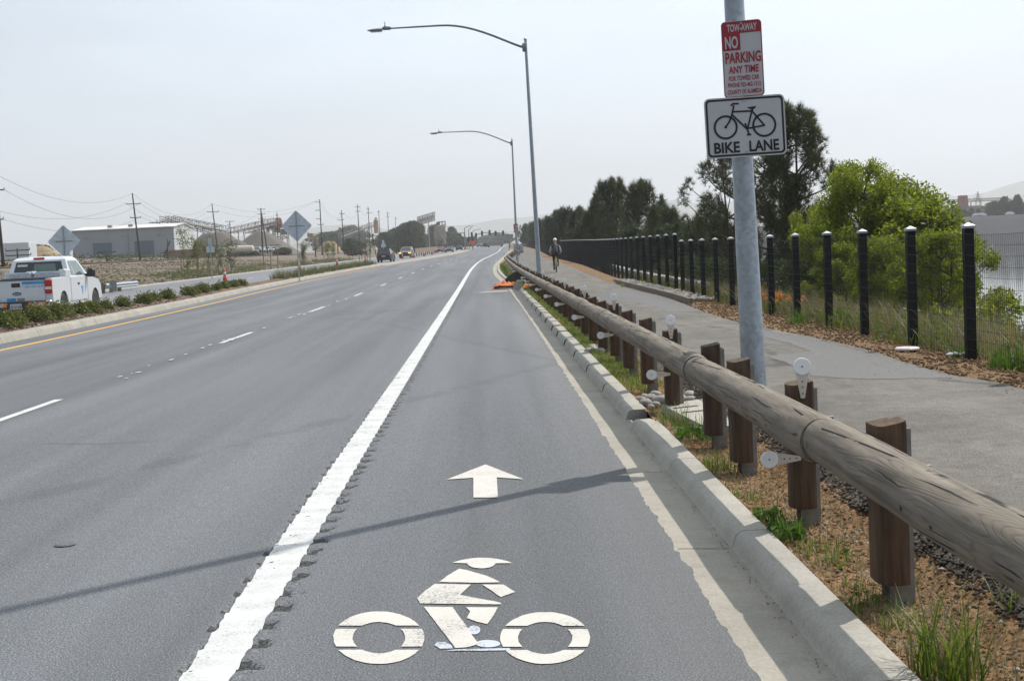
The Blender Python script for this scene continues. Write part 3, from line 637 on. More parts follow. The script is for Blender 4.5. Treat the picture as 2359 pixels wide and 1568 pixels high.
def ridge(name, dist, off, seed, thick):
    rr = []
    for px in np.arange(-1400, 3400, 14.0):
        y = float(np.interp(px, [p[0] for p in HP], [p[1] for p in HP])) + off + 2.2 * mnoise.noise(Vector((px * .03, seed, 0))) + .8 * mnoise.noise(Vector((px * .11, seed, 1)))
        d = ray(px, y); t_ = dist / d.y; top = Vector((d.x * t_, dist, HCAM + d.z * t_)); u = Vector((top.x, top.y, 0)).normalized()
        top.z = max(top.z, 6); b = lambda k, z: Vector((top.x, top.y, 0)) + u * k + Vector((0, 0, z))
        w = 1 + .25 * mnoise.noise(Vector((px * .05, seed, 4)))
        rr.append([b(-thick * w, -2), b(-thick * .55 * w, top.z * .42 * w), b(-thick * .22, top.z * .82), b(0, top.z), b(thick * .5, top.z * .6), b(thick, -2)])
    mb = MB(); mb.loft(rr, closed=False, caps=False); return struct(mb.build(name, MT['hill'], smooth=True))
ridge('hills', 5200, 0, 1, 700)
ridge('near_hills', 3600, 30, 5, 350)

# --- seams, scuffs and a crack in the road surface
def zr_(pts): return [tuple(G(a / 2.0575 / 1.0598, (900 + b / 2.0575) / 1.0598))[:2] for a, b in pts]
def ribbon(P, w, seed, y_=0):
    L, Rr = [], []
    Q = []
    for p, q in zip(P, P[1:]):
        n_ = max(2, int(math.hypot(q[0] - p[0], q[1] - p[1]) / .12))
        Q += [(p[0] + (q[0] - p[0]) * k / n_, p[1] + (q[1] - p[1]) * k / n_) for k in range(n_)]
    for i, p in enumerate(Q):
        q = Q[min(i + 1, len(Q) - 1)]; o = Q[max(i - 1, 0)]; d = Vector((q[0] - o[0], q[1] - o[1])).normalized(); nn = Vector((-d.y, d.x)); off = .02 * mnoise.noise(Vector((p[0] * 2, p[1] * 2, seed)))
        ww = w * (.6 + .7 * abs(mnoise.noise(Vector((p[0] * 1.3, p[1] * 1.3, seed + 4))))) * min(1, i / 4, (len(Q) - 1 - i) / 4 + .02)
        L.append((p[0] + nn.x * (off + ww), p[1] + nn.y * (off + ww))); Rr.append((p[0] + nn.x * (off - ww), p[1] + nn.y * (off - ww)))
    return L + Rr[::-1]
sc1 = m_scuff('pale_scuff', 1.16); sc2 = m_scuff('dark_seam', .62)
flat('road_cracks', [ribbon(zr_([(-80, 388), (240, 372), (490, 376), (730, 364), (960, 330)]), .010, 9), ribbon([(-4.9, 22), (-2.9, 23.2), (-1.4, 23.0)], .012, 5), ribbon([(-1.0, 33.5), (.9, 34.6)], .02, 6), ribbon([(-5.0, 42), (-1.3, 44)], .025, 7), ribbon([(-9.5, 33), (-5.4, 34)], .02, 8)], sc2, .0045)
mb = MB(); q = zr_([(328, 884)])[0]; mb.lathe((q[0], q[1], .004), [(.0, .006), (.05, .005), (.062, .0)], 16); struct(mb.build('survey_marker', MT['greysteel'] if 0 else sc2))
# ================================================================ things on the right: guardrail, lamps, signs, fence
RX, RZ = 1.565, .655                     # axis of the timber rail
def gz(Y): return zr(Y) + .02
# --- rail logs
def log_mesh(L, r0, r1, seed):
    n, k = 26, max(10, int(L / .08)); V = []
    for i in range(k + 1):
        y = L * i / k; e = min(y, L - y); r_ = r0 + (r1 - r0) * i / k; r_ -= max(0, .012 - e) * .8
        r_ *= 1 + .03 * mnoise.noise(Vector((y * 1.1, seed, 0)))
        sx, sz = .012 * mnoise.noise(Vector((y * .7, seed, 3))), .012 * mnoise.noise(Vector((y * .7, seed, 6)))
        for j in range(n):
            a = 2 * math.pi * j / n
            w = r_ * (1 + .022 * mnoise.noise(Vector((math.cos(a) * 1.6, y * 2.2, seed + math.sin(a) * 1.6))) + .008 * mnoise.noise(Vector((math.cos(a) * 6, y * 5, seed + math.sin(a) * 6))))
            V.append((sx + w * math.cos(a), y, sz + w * math.sin(a)))
    F_ = [(i * n + j, i * n + (j + 1) % n, (i + 1) * n + (j + 1) % n, (i + 1) * n + j) for i in range(k) for j in range(n)]
    V += [(0, 0, 0), (0, L, 0)]; c0 = len(V) - 2
    for j in range(0, n):
        F_.append((c0, (j + 1) % n, j, c0)); F_.append((c0 + 1, k * n + j, k * n + (j + 1) % n, c0 + 1))
    mb = MB(); mb.v = V; mb.f = [f if f[0] != f[3] else f[:3] for f in F_]; mb.mi = [0] * len(F_)
    return mb
Y = 2.53; k = 0
llab = ['nearest weathered timber guardrail log, wavy grain and two dark holes at right picture edge', 'second timber guardrail log from the camera, with a long black split along it', 'third timber guardrail log from the camera, greyish brown with dark cracks', 'fourth timber guardrail log from the camera, above the rocks and drain slab']
while Y < 113:
    L = 3.9; r0, r1 = .110 + .004 * math.sin(k * 1.7), .102 + .004 * math.cos(k * 2.3)
    o = log_mesh(L - .012, r0, r1, k * 3.7).build('guardrail_log', MT['log'], smooth=True, fix=True); smooth_by_angle(o, 50)
    xo = cx(Y) + (0.0 if Y < 85 else 0)
    o.location = (RX + xo, Y, RZ + zr(Y)); dz = zr(Y + L) - zr(Y); o.rotation_euler = (math.atan2(dz, L), 0, -math.atan2(cx(Y + L) - cx(Y), L))
    if k < 4: lab = llab[k]
    elif k < 12: lab = '%s timber guardrail log from the camera, between kerb and cycle path' % ORD[k]
    else: lab = 'small distant timber guardrail log far along the kerb, beyond the orange debris'
    tag(o, lab, 'guardrail', 'timber logs of the guardrail')
    if k < 5:                            # drying splits along the log
        rs = random.Random(40 + k)
        for q in range(5 if k < 3 else 3):
            a = rs.uniform(1.9, 3.4); y0 = rs.uniform(.1, L - 1.3); ln = rs.uniform(.25, 1.1) * (1.5 if q == 0 else .8); wd = rs.uniform(.001, .0026) * (1.8 if q == 0 else 1); top_, bot = [], []
            for i in range(13):
                u = i / 12; y = y0 + ln * u; aa = a + .16 * mnoise.noise(Vector((y * 2.2, q * 3.1, k))) + .05 * mnoise.noise(Vector((y * 9, q, k))); w_ = wd * math.sin(math.pi * u) ** .6 * (1 + .5 * mnoise.noise(Vector((y * 14, q, k)))) + .0002
                r0_ = (r0 + (r1 - r0) * y / L) ; r_ = r0_ * (1 + .03 * mnoise.noise(Vector((y * 1.1, k * 3.7, 0)))) * (1 + .022 * mnoise.noise(Vector((math.cos(aa) * 1.6, y * 2.2, k * 3.7 + math.sin(aa) * 1.6))) + .008 * mnoise.noise(Vector((math.cos(aa) * 6, y * 5, k * 3.7 + math.sin(aa) * 6)))) + .0012
                sx, sz = .012 * mnoise.noise(Vector((y * .7, k * 3.7, 3))), .012 * mnoise.noise(Vector((y * .7, k * 3.7, 6)))
                for lst, s_ in ((top_, 1), (bot, -1)): b_ = aa + s_ * w_ / r_; lst.append((sx + r_ * math.cos(b_), y, sz + r_ * math.sin(b_)))
            mb = MB(); mb.v = top_ + bot; mb.f = [(i, i + 1, 14 + i, 13 + i) for i in range(12)]; mb.mi = [0] * 12; mb.build('split', MT['black'], o)
    if k == 0:                           # the two drilled bolt holes near the picture edge
        mb = MB()
        for yy in (4.52, 4.85):
            mb = MB(); mb.lathe((-.109, yy - Y, -.012), [(.017, 0), (.017, .03)], 12, 'X'); mb.build('bolt_hole', MT['black'], o)
    Y += L; k += 1
# a second dark rail beyond, curving away with the road
mb = MB(); pts = [(cx(y) + 1.75 + (y - 122) * .012, y, zr(y) + .62) for y in range(122, 262, 14)]
mb.tube(pts, .13, 8)
for p in pts: mb.box((p[0] + .2, p[1], p[2] - .3), (.15, .2, .75))
tag(mb.build('guardrail', MT['block'], smooth=True), 'dark distant guardrail curving away beside the road end', 'guardrail')
# --- posts
def block_mesh(h, w, d, notch):
    out = []
    if notch: poly = [(-w * .5, d * .05), (-w * .49, -d * .15), (-w * .42, -d * .34), (-w * .26, -d * .47), (-w * .05, -d * .5), (w * .3, -d * .49), (w * .46, -d * .42), (w * .5, -d * .30), (w * .5, d * .30), (w * .22, d * .30), (w * .22, d * .5), (-w * .3, d * .5), (-w * .5, d * .36)]
    else: poly = [(-w * .5, d * .1), (-w * .48, -d * .15), (-w * .40, -d * .35), (-w * .25, -d * .47), (-w * .1, -d * .5), (w * .40, -d * .5), (w * .5, -d * .44), (w * .5, d * .5), (-w * .2, d * .5), (-w * .42, d * .36)]
    mb = MB(); zs = [0, .010, h * .3, h * .6, h - .008, h]; rings = []
    for i, z in enumerate(zs):
        s_ = .97 if i in (0, len(zs) - 1) else 1 + .012 * mnoise.noise(Vector((z * 3, w * 50, d)))
        rings.append([Vector((u * s_, v * s_, z + (.025 * (u / w) * (1 if i == len(zs) - 1 else 0)))) for u, v in poly])
    mb.loft(rings); return mb
def make_post(label, notch=False, refl=False, w=.135):
    t = thing('guardrail_post', label, 'guardrail post', (0, 0, 0), 0, 'timber-faced guardrail posts')
    b = block_mesh(.675, w, .21, notch).build('timber_block', MT['block'], t, loc=(0, 0, .10)); smooth_by_angle(b, 35)
    mb = MB(); sx = .055                    # steel post of H section behind the block
    for v in (-.07, .07): mb.box((sx + .0, v + .09, .30), (.105, .009, .88))
    mb.box((sx, .09, .30), (.008, .13, .88))
    mb.build('steel_post', MT['steel'], t)
    mb = MB(); mb.lathe((w * .5 - .02, .05, .57), [(.008, 0), (.008, .15)], 8, 'X'); mb.lathe((w * .5 + .045, .05, .57), [(.019, 0), (.019, .022)], 6, 'X')
    mb.build('bolt', MT['steel'], t)
    if refl:
        def paddle(c, ax):                # ax: direction from tip to disc
            p = thing_part('reflector', t)
            a = Vector(ax); bb = Vector((a.z, 0, -a.x)); c = Vector(c)
            mb = MB(); mb.prism([(-.17, .011), (-.17, -.011), (0, -.040), (0, .040)], lambda u, v, h: c + a * u + bb * v + Vector((0, h, 0)), -.004, .0)
            s_ = mb.build('strip', MT['paddle'], p)
            mb = MB(); mb.lathe(c, [(.043, -.011), (.047, -.008), (.047, .0), (.043, .003)], 24, 'Y'); mb.build('disc', MT['refl'], p)
            for q, y_ in ((0, -.0135), (-.08, -.0065), (-.11, -.0065), (-.145, -.0065)):
                mb = MB(); mb.lathe(c + a * q, [(.0045, y_), (.0045, y_ + .004)], 6, 'Y'); mb.build('rivet', MT['plastic'], p)
        paddle((.005, -.112, .87), (0, 0, 1)); paddle((-.185, -.112, .38), (-1, 0, 0))
    return t
def thing_part(name, parent):
    o = bpy.data.objects.new(name, None); COL.objects.link(o); o.parent = parent; return o
pA = make_post('x'); pB = make_post('x', True); pC = make_post('x', False, True)
PY = [5.95, 7.68, 9.45, 10.7, 13.04, 14.93, 17.0] + [18.7 + 1.88 * i for i in range(51)]
used = set(); BX = 1.718
for i, Y in enumerate(PY):
    src = pC if (i == 1 or i == 4 or (i >= 7 and (i - 7) % 3 == 0)) else (pB if i in (0, 2) else pA)
    loc = (BX + cx(Y) + random.uniform(-.008, .008) + (.0 if i else .0), Y, gz(Y) + random.uniform(-.015, .02)); rz_ = random.uniform(-.07, .07)
    if src.name in used: o = dup(src, loc, rz_)
    else: o = src; o.location = loc; o.rotation_euler = (0, 0, rz_); used.add(src.name)
    wh = 'with an upright and a sideways white reflector' if src is pC else 'of plain dark timber'
    if i == 0: lab = 'nearest guardrail post, tall dark timber block with notched top on a steel post'
    elif i < 18: lab = '%s guardrail post from the camera, %s' % (ORD[i], wh)
    else: lab = 'small distant guardrail post with reflectors behind the timber rail' if src is pC else 'small distant plain guardrail post behind the timber rail'
    o['label'] = lab
# --- street lamps
def make_lamp(label, H, arm, tilt=0.0):
    t = thing('street_lamp', label, 'street lamp', (0, 0, 0), 0, 'street lamps along the cycle path')
    mb = MB(); mb.tube([(0, 0, -.1), (0, 0, 2.0), (0, 0, H * .5), (0, 0, H)], [.099, .082, .070, .05], 20); mb.lathe((0, 0, H), [(.062, -.04), (.062, .02), (.03, .05)], 14)
    p = mb.build('pole', MT['galv'], t, smooth=True); smooth_by_angle(p, 40)
    mb = MB(); mb.lathe((0, 0, -.02), [(.17, 0), (.17, .035), (.115, .04), (.11, .09)], 20); mb.build('base_plate', MT['galv'], t)
    pts = []
    for i in range(17):
        s_ = i / 16; x = -arm * s_; z = H - .32 + 1.0 * math.sin(min(1, s_ / .62) * math.pi / 2) ** 1.15 - .0 * s_
        pts.append((x, 0, z))
    mb = MB(); mb.tube(pts, [.05 - .022 * i / 16 for i in range(17)], 10); mb.box((-.05, 0, H - .30), (.16, .15, .30), bev=.02)
    a = mb.build('arm', MT['lampg'], t, smooth=True); smooth_by_angle(a, 40)
    e = pts[-1]; mb = MB()
    mb.box((e[0] - .08, 0, e[2] + .01), (.34, .20, .11), bev=.04)
    rings = [[Vector((e[0] - .25 - .55 * u, wv_ * math.cos(2 * math.pi * j / 12) , e[2] - .035 + hh * math.sin(2 * math.pi * j / 12))) for j in range(12)] for u, wv_, hh in ((0, .12, .06), (.3, .15, .065), (.7, .13, .05), (.95, .06, .025), (1, .02, .01))]
    mb.loft(rings)
    h = mb.build('lamp_head', MT['lampg'], t, smooth=True); smooth_by_angle(h, 45)
    mb = MB(); mb.lathe((e[0] - .14, 0, e[2] + .06), [(.035, 0), (.035, .05), (.012, .06), (.012, .14), (.02, .15), (.018, .18)], 8); mb.build('photocell', MT['lampg'], h)
    mb = MB(); mb.box((e[0] - .48, 0, e[2] - .098), (.40, .17, .02), bev=.01); mb.build('lens', MT['lens'], h)
    return t
L1 = make_lamp('tall galvanised street lamp pole nearest the camera, carrying the two signs', 9.3, 5.1); L1.location = (2.125, 11.1, .14)
L2 = make_lamp('street lamp whose whole curved arm shows against the sky, between near and far lamps', 9.15, 5.0); L2.location = (2.05, 53.5, .14)
L3 = dup(L2, (2.16, 95, zr(95) + .14), 0, 'farther street lamp with small signs on its pole and a curved arm')
L3.scale = (.93, .93, .93)
for i, Y in enumerate(()):
    dup(L3, (cx(Y) + 2.2, Y, zr(Y) + .14), 0, '%s tiny street lamp beyond the one with small signs' % ORD[i]).scale = (.9, .9, .85)
L1.rotation_euler = (0, R(-1.05), 0); L2.rotation_euler = (0, R(-.9), 0)
# --- traffic signs on the near pole
def rrect(w, h, r_, n=6):
    P = []
    for cx_, cy_, a0 in ((w / 2 - r_, h / 2 - r_, 0), (-w / 2 + r_, h / 2 - r_, 90), (-w / 2 + r_, -h / 2 + r_, 180), (w / 2 - r_, -h / 2 + r_, 270)):
        for i in range(n + 1): a = R(a0 + 90 * i / n); P.append((cx_ + r_ * math.cos(a), cy_ + r_ * math.sin(a)))
    return P
def plate(mb, poly, y0, y1): mb.prism(poly, lambda u, v, h: Vector((u, h, v)), y0, y1)
def letters(mb, s, size, x, z, width, bold, y=-.0105):
    vs, fs = text_mesh(s, size, width, bold); mb.add([(x + a, y, z + c) for a, b, c in [(q[0], q[1], q[2]) for q in vs]], fs)
def stroke(mb, pts, w, y):
    pts = [Vector((p[0], 0, p[1])) for p in pts]
    for a, b in zip(pts, pts[1:]):
        d = (b - a).normalized(); nn = Vector((-d.z, 0, d.x)) * w / 2; e = d * w * .3
        mb.quad(a - e + nn + Vector((0, y, 0)), b + e + nn + Vector((0, y, 0)), b + e - nn + Vector((0, y, 0)), a - e - nn + Vector((0, y, 0)))
def ringp(mb, c, r_, w, y, n=40):
    for i in range(n):
        a, b = 2 * math.pi * i / n, 2 * math.pi * (i + 1) / n; ro, ri = r_ + w / 2, r_ - w / 2
        mb.quad((c[0] + ro * math.cos(a), y, c[1] + ro * math.sin(a)), (c[0] + ro * math.cos(b), y, c[1] + ro * math.sin(b)), (c[0] + ri * math.cos(b), y, c[1] + ri * math.sin(b)), (c[0] + ri * math.cos(a), y, c[1] + ri * math.sin(a)))
def bike_sign(label, detail=True):
    t = thing('bike_lane_sign', label, 'road sign', (0, 0, 0), 0, 'bike lane signs on lamp poles'); w, h = .61, .457
    mb = MB(); plate(mb, rrect(w, h, .04), -.003, 0); mb.build('plate', MT['signw'], t)
    mb = MB(); P, Q = rrect(w - .022, h - .022, .032), rrect(w - .052, h - .052, .022)
    for i in range(len(P)):
        j = (i + 1) % len(P); mb.quad((P[i][0], -.0045, P[i][1]), (P[j][0], -.0045, P[j][1]), (Q[j][0], -.0045, Q[j][1]), (Q[i][0], -.0045, Q[i][1]))
    mb.build('border', MT['signb'], t)
    mb = MB(); y = -.006; s_ = .61 / 722; o = lambda zx, zz: ((zx - 470) * s_ + (zz - 1135) * .0 * s_, -(zz - 1135) * s_ + (zx - 470) * -.066 * s_)
    # bicycle outline, front wheel on the left
    ringp(mb, o(293, 1142), 99 * s_, 19 * s_, y); ringp(mb, o(640, 1120), 99 * s_, 19 * s_, y)
    for P in ([(293, 1140), (330, 1090), (352, 1040), (376, 950)], [(352, 945), (372, 930), (418, 930)], [(372, 1002), (535, 995)], [(360, 1032), (478, 1152)], [(538, 985), (490, 1150)], [(540, 1000), (640, 1122)], [(490, 1152), (640, 1124)], [(470, 1110), (500, 1205)], [(484, 1208), (514, 1206)], [(540, 985), (545, 965)]):
        stroke(mb, [o(*p) for p in P], 16 * s_, y)
    mb.add([(a[0], y, a[1]) for a in (o(490, 964), o(578, 950), o(562, 975), o(520, 978))], [(0, 1, 2, 3)])
    mb.add([(o(293, 1140)[0] + .011 * math.cos(k), y, o(293, 1140)[1] + .011 * math.sin(k)) for k in np.linspace(0, 6.0, 10)], [tuple(range(10))])
    mb.build('bicycle_picture', MT['signb'], t, fix=False)
    mb = MB(); letters(mb, 'BIKE', .112, -.148, -.150, .196, .0034, -.006); mb.build('lettering', MT['signb'], t, fix=False)
    mb = MB(); letters(mb, 'LANE', .112, .135, -.150, .226, .0034, -.006); mb.build('lettering', MT['signb'], t, fix=False)
    for z in (.197, -.190): mb = MB(); mb.lathe((.0, -.004, z), [(.008, -.006), (.008, 0)], 8, 'Y'); mb.build('bolt', MT['galv'], t)
    for z in (.1, -.12): mb = MB(); mb.box((0, .012, z), (.16, .02, .04)); mb.build('bracket', MT['galv'], t)
    return t
def park_sign(label):
    t = thing('no_parking_sign', label, 'road sign', (0, 0, 0), 0, 'no parking signs on lamp poles'); w, h = .305, .575
    mb = MB(); plate(mb, rrect(w, h, .03), -.003, 0); mb.build('plate', MT['signw'], t)
    mb = MB(); P, Q = rrect(w - .006, h - .006, .028), rrect(w - .018, h - .018, .022)
    for i in range(len(P)):
        j = (i + 1) % len(P); mb.quad((P[i][0], -.0045, P[i][1]), (P[j][0], -.0045, P[j][1]), (Q[j][0], -.0045, Q[j][1]), (Q[i][0], -.0045, Q[i][1]))
    top = [p for p in rrect(w - .008, h - .008, .027) if p[1] > .18]; top = sorted([p for p in top if p[0] > 0], key=lambda p: p[1]) + sorted([p for p in top if p[0] <= 0], key=lambda p: -p[1])
    mb.add([(p[0], -.0052, p[1]) for p in [(w / 2 - .004, .195)] + top + [(-w / 2 + .004, .195)]], [tuple(range(len(top) + 2))])
    mb.quad((-w / 2 + .004, -.0052, .195), (-.012, -.0052, .195), (-.012, -.0052, .068), (-w / 2 + .004, -.0052, .068))
    mb.build('red_field', MT['signr'], t, fix=False)
    for s_, sz, x, z, wd, b in (('TOW-AWAY', .075, .005, .236, .225, .002), ('NO', .125, -.078, .128, .098, .0035)): mb = MB(); letters(mb, s_, sz, x, z, wd, b, -.0075); mb.build('lettering', MT['signw'], t, fix=False)
    for s_, sz, z, wd, b in (('PARKING', .112, .012, .268, .0018), ('ANY TIME', .078, -.078, .226, .0012), ('FOR TOWED CAR', .050, -.143, .228, .0007), ('PHONE 925-462-1212', .046, -.193, .246, .0005), ('COUNTY OF ALAMEDA', .046, -.245, .256, .0005)): mb = MB(); letters(mb, s_, sz, .004, z, wd, b * 1.5, -.0075); mb.build('lettering', MT['signr'], t, fix=False)
    for z in (.270, -.262): mb = MB(); mb.lathe((.0, -.004, z), [(.007, -.007), (.007, 0)], 8, 'Y'); mb.build('bolt', MT['galv'], t)
    for z in (.15, -.15): mb = MB(); mb.box((0, .012, z), (.14, .02, .04)); mb.build('bracket', MT['galv'], t)
    return t
b1 = bike_sign('black and white BIKE LANE sign under the red TOW-AWAY sign on the nearest pole')
b1.location = D(1717, 292, 10.97); b1.rotation_euler = (0, R(-1.2), R(-3))
n1 = park_sign('red and white TOW-AWAY NO PARKING sign at the top of the nearest pole')
n1.location = D(1711, 136, 10.97); n1.rotation_euler = (0, R(-.9), R(-14))
dup(b1, D(1194.5, 573, 94.85), 0, 'tiny bike lane sign on the far street lamp pole').scale = (1.05, 1, 1.3)
dup(n1, D(1188.5, 526, 94.85), 0, 'tiny red no parking sign on the far street lamp pole').scale = (1.0, 1, 1.0)
# --- wire mesh fence
FP = [13.6, 15.74, 17.9, 20.2, 22.3, 24.6, 26.8, 28.95, 31.15, 33.35, 35.5, 37.6, 39.7]
FP2 = [41.4 + 2.3 * i for i in range(62)]
def fence(name, label, ys, h, fine):
    t = thing(name, label, 'fence', (fencex(ys[0]), ys[0], 0), 0); base = Vector(t.location)
    pw = .105
    mbp = MB(); mbp.box((0, 0, h / 2 - .15), (pw, pw, h + .3), bev=.006)
    mbc = MB(); mbc.box((0, 0, h + .005), (pw + .022, pw + .022, .03)); mbc.box((0, 0, h + .036), (pw + .022, pw + .022, .032), top=(.12, .12))
    p0 = None
    for i, y in enumerate(ys):
        loc = Vector((fencex(y), y, zr(y) + .10)) - base
        if p0 is None:
            p0 = mbp.build('post', MT['black'], t, loc=loc); c0 = mbc.build('post_cap', MT['cap'], p0)
        else:
            p = p0.copy(); COL.objects.link(p); p.parent = t; p.location = loc
            c = c0.copy(); COL.objects.link(c); c.parent = p
    for i, (a, b) in enumerate(zip(ys, ys[1:])):       # welded wire panels in front of the posts
        mb = MB(); A = Vector((fencex(a) - .062, a, zr(a) + .10)) - base; B = Vector((fencex(b) - .062, b, zr(b) + .10)) - base; d = B - A
        nv = int((b - a) / (.055 if a < 60 else .075)); r_ = .0019 if a < 60 else .003
        sag = .02 * random.uniform(-1, 1)
        top = h - .07
        for k in range(nv + 1):
            u = k / nv; o = A + d * u; wob = .012 * math.sin(u * math.pi * 2 + i)
            mb.tube([o + Vector((wob, 0, .02)), o + Vector((wob * .5, 0, top * .6)), o + Vector((-wob, 0, top + sag * math.sin(u * math.pi)))], r_, 3, cap=False)
        nh = 13
        for k in range(nh):
            z = .05 + (top - .05) * k / (nh - 1)
            mb.tube([A + d * u + Vector((-.004, 0, z + (sag * math.sin(u * math.pi) * z / top))) for u in (0, .33, .66, 1)], r_ * 1.25, 3, cap=False)
        mb.build('wire_panel', MT['wire'], t, fix=False)
    return t
f1 = fence('wire_fence', 'near black wire mesh fence with capped square posts beside the lake', FP, 1.50, True)
# the panel that runs on out of the picture at the right edge
mb = MB()
f2 = fence('wire_fence', 'taller farther run of black mesh fence along the pines', FP2[:40], 1.70, True)
f3 = thing('wire_fence', 'distant dark fence run shrinking towards the end of the cycle path', 'fence', (0, 0, 0)); mb = MB()
ys = list(range(133, 420, 4)); mbp = MB()
for y in ys: mbp.box((fencex(y), y, zr(y) + .95), (.11, .11, 1.8))
mbp.build('post_row', MT['black'], f3)
for a, b in zip(ys, ys[1:]):
    for k in range(10): mb.tube([(fencex(a) - .06, a, zr(a) + .15 + k * .17), (fencex(b) - .06, b, zr(b) + .15 + k * .17)], .008, 3, cap=False)
    for k in range(16): u = k / 16; q = Vector((fencex(a) - .06 + (fencex(b) - fencex(a)) * u, a + (b - a) * u, zr(a) + .1)); mb.tube([q, q + Vector((0, 0, 1.6))], .007, 3, cap=False)
mb.build('wire_panel', MT['wire'], f3, fix=False)
# --- low headwall behind the fence, timber edging and cobbles in front of it
t = thing('low_wall', 'low dark wall with a white painted top rail behind the black fence', 'wall', (0, 0, 0))
mb = MB(); mc = MB()
ys = [42.5, 50, 60, 70, 84]; xo = .85
mb.loft([[Vector((fencex(y) + xo + u, y, z + zr(y))) for u, z in ((0, -.8), (0, .20), (.22, .20), (.22, -.8))] for y in ys]); mb.build('wall', MT['brown'], t)
mc.loft([[Vector((fencex(y) + xo + u, y, z + zr(y) + .0)) for u, z in ((-.05, .202), (-.05, .36), (.27, .36), (.27, .202))] for y in ys]); mc.build('coping', plain('white_coping', (.78, .78, .76), .6), t)
t = MB(); ys = [33.0, 36, 40, 46, 54]
t.loft([[Vector((pathr(y) + .16 + u, y, z)) for u, z in ((-.04, .08), (-.04, .27), (.04, .27), (.04, .08))] for y in ys])
tag(t.build('timber_edging', MT['barkl']), 'low timber edging board between path and fence, below the headwall', 'edging')
st = MB()
for k in range(420):
    y = random.uniform(33.5, 56); x = pathr(y) + random.uniform(.26, .85); st.blob((x, y, .20), (random.uniform(.04, .11), random.uniform(.04, .11), random.uniform(.03, .06)), 6, 4, .12)
tag(st.build('cobbles', MT['rock'], smooth=True), kind='stuff')
# --- drain slab and cobbles by the kerb opening
mb = MB(); P = [(1.76, 11.4), (2.3, 11.2), (2.3, 13.35), (2.02, 13.35), (1.62, 13.05)]
mb.prism(P, lambda u, v, h: Vector((u, v, h)), .0, .10)
o = mb.build('drain_slab', MT['conc']); tag(o, 'pale concrete drain cover slab behind the kerb opening', 'drain cover')
mb = MB(); mb.box((1.85, 12.4, .103), (.30, .035, .006), (0, 0, .45)); mb.box((1.80, 12.75, .103), (.26, .03, .006), (0, 0, .45)); mb.build('groove', MT['gravel'], o)
k = 0; R0 = []
for x, y, s_ in [(1.50, 14.1, .10), (1.58, 14.0, .07), (1.66, 14.2, .12), (1.75, 14.05, .09), (1.84, 14.3, .13), (1.93, 14.15, .10), (1.52, 13.85, .06), (1.49, 14.45, .08), (1.60, 14.5, .10), (1.72, 14.55, .07), (1.86, 14.7, .09), (1.98, 14.5, .12), (1.95, 14.9, .08), (1.56, 14.75, .07), (1.68, 14.85, .09)]:
    mb = MB(); mb.blob((0, 0, 0), (s_ * .6, s_ * .75, s_ * .45), 10, 7, .07); o = mb.build('cobble', MT['rock'], smooth=True, loc=(x + .03, y - .55, .04 + s_ * .25)); o.rotation_euler = (0, 0, random.random() * 3)
    tag(o, 'rounded grey cobble beside the drain slab under the rail', 'stone', 'cobbles at the kerb opening')
for x, y in ((1.5, 20.6), (1.58, 20.9), (1.66, 20.5), (1.6, 21.3)):
    mb = MB(); mb.blob((0, 0, 0), (.07, .09, .05), 10, 7, .1); tag(mb.build('cobble', MT['rock'], smooth=True, loc=(x, y, .07)), 'pale cobble in the green strip beyond the drain slab', 'stone', 'cobbles in the green strip')
# --- white lid and scrap near the fence
p = G(2090, 806, .16); mb = MB(); mb.lathe((0, 0, 0), [(.0, .03), (.13, .03), (.145, .02), (.145, 0), (.0, 0)], 24)
tag(mb.build('bucket_lid', plain('pink_white_plastic', (.72, .63, .60), .4), loc=(p.x, p.y, .165)), 'flat pinkish white plastic lid lying on the dirt by the fence', 'lid')
p = G(2205, 818, .16); mb = MB()
for k in range(7): mb.box((random.uniform(-.1, .1), random.uniform(-.1, .1), .02), (.09, .06, .01), (random.uniform(-.4, .4), random.uniform(-.4, .4), random.random() * 3))
tag(mb.build('paper_scraps', MT['signw'], loc=(p.x, p.y, .16)), 'white paper scraps in weeds at the foot of a fence post', 'litter')
# --- debris on the kerb
def cloth(name, c, sx, sy, h, mat, seed, label, cat, rz_=0):
    n = 26; V = []
    for i in range(n):
        for j in range(n):
            u, v = i / (n - 1) - .5, j / (n - 1) - .5; e = max(0, 1 - (abs(u) * 2) ** 4) * max(0, 1 - (abs(v) * 2) ** 4)
            z = h * e * (.45 + .9 * abs(mnoise.noise(Vector((u * 5, v * 4, seed)))) + .35 * mnoise.noise(Vector((u * 13, v * 11, seed))))
            V.append((u * sx * (1 + .2 * mnoise.noise(Vector((v * 4, seed, 1)))), v * sy * (1 + .25 * mnoise.noise(Vector((u * 4, seed, 2)))), max(0.004, z)))
    o = npmesh(name, V, [(i * n + j, i * n + j + 1, (i + 1) * n + j + 1, (i + 1) * n + j) for i in range(n - 1) for j in range(n - 1)], mat, smooth=True)
    o.location = c; o.rotation_euler = (0, 0, rz_); return tag(o, label, cat)
fab = plain('orange_fabric', (.62, .17, .05), .8, 0, .25, 7)
p = G(1172, 664, .0); cloth('work_jacket', (p.x - .05, p.y, .012), 1.25, .8, .30, fab, 3.3, 'crumpled orange work jacket lying on the road against the kerb', 'jacket')
p = G(1222, 661, .15); cloth('orange_rag', (p.x - .02, p.y, .14), .55, .8, .2, plain('amber_fabric', (.60, .26, .06), .8, 0, .3, 8), 8.1, 'crumpled orange and yellow rag in the grass behind the kerb', 'rag')
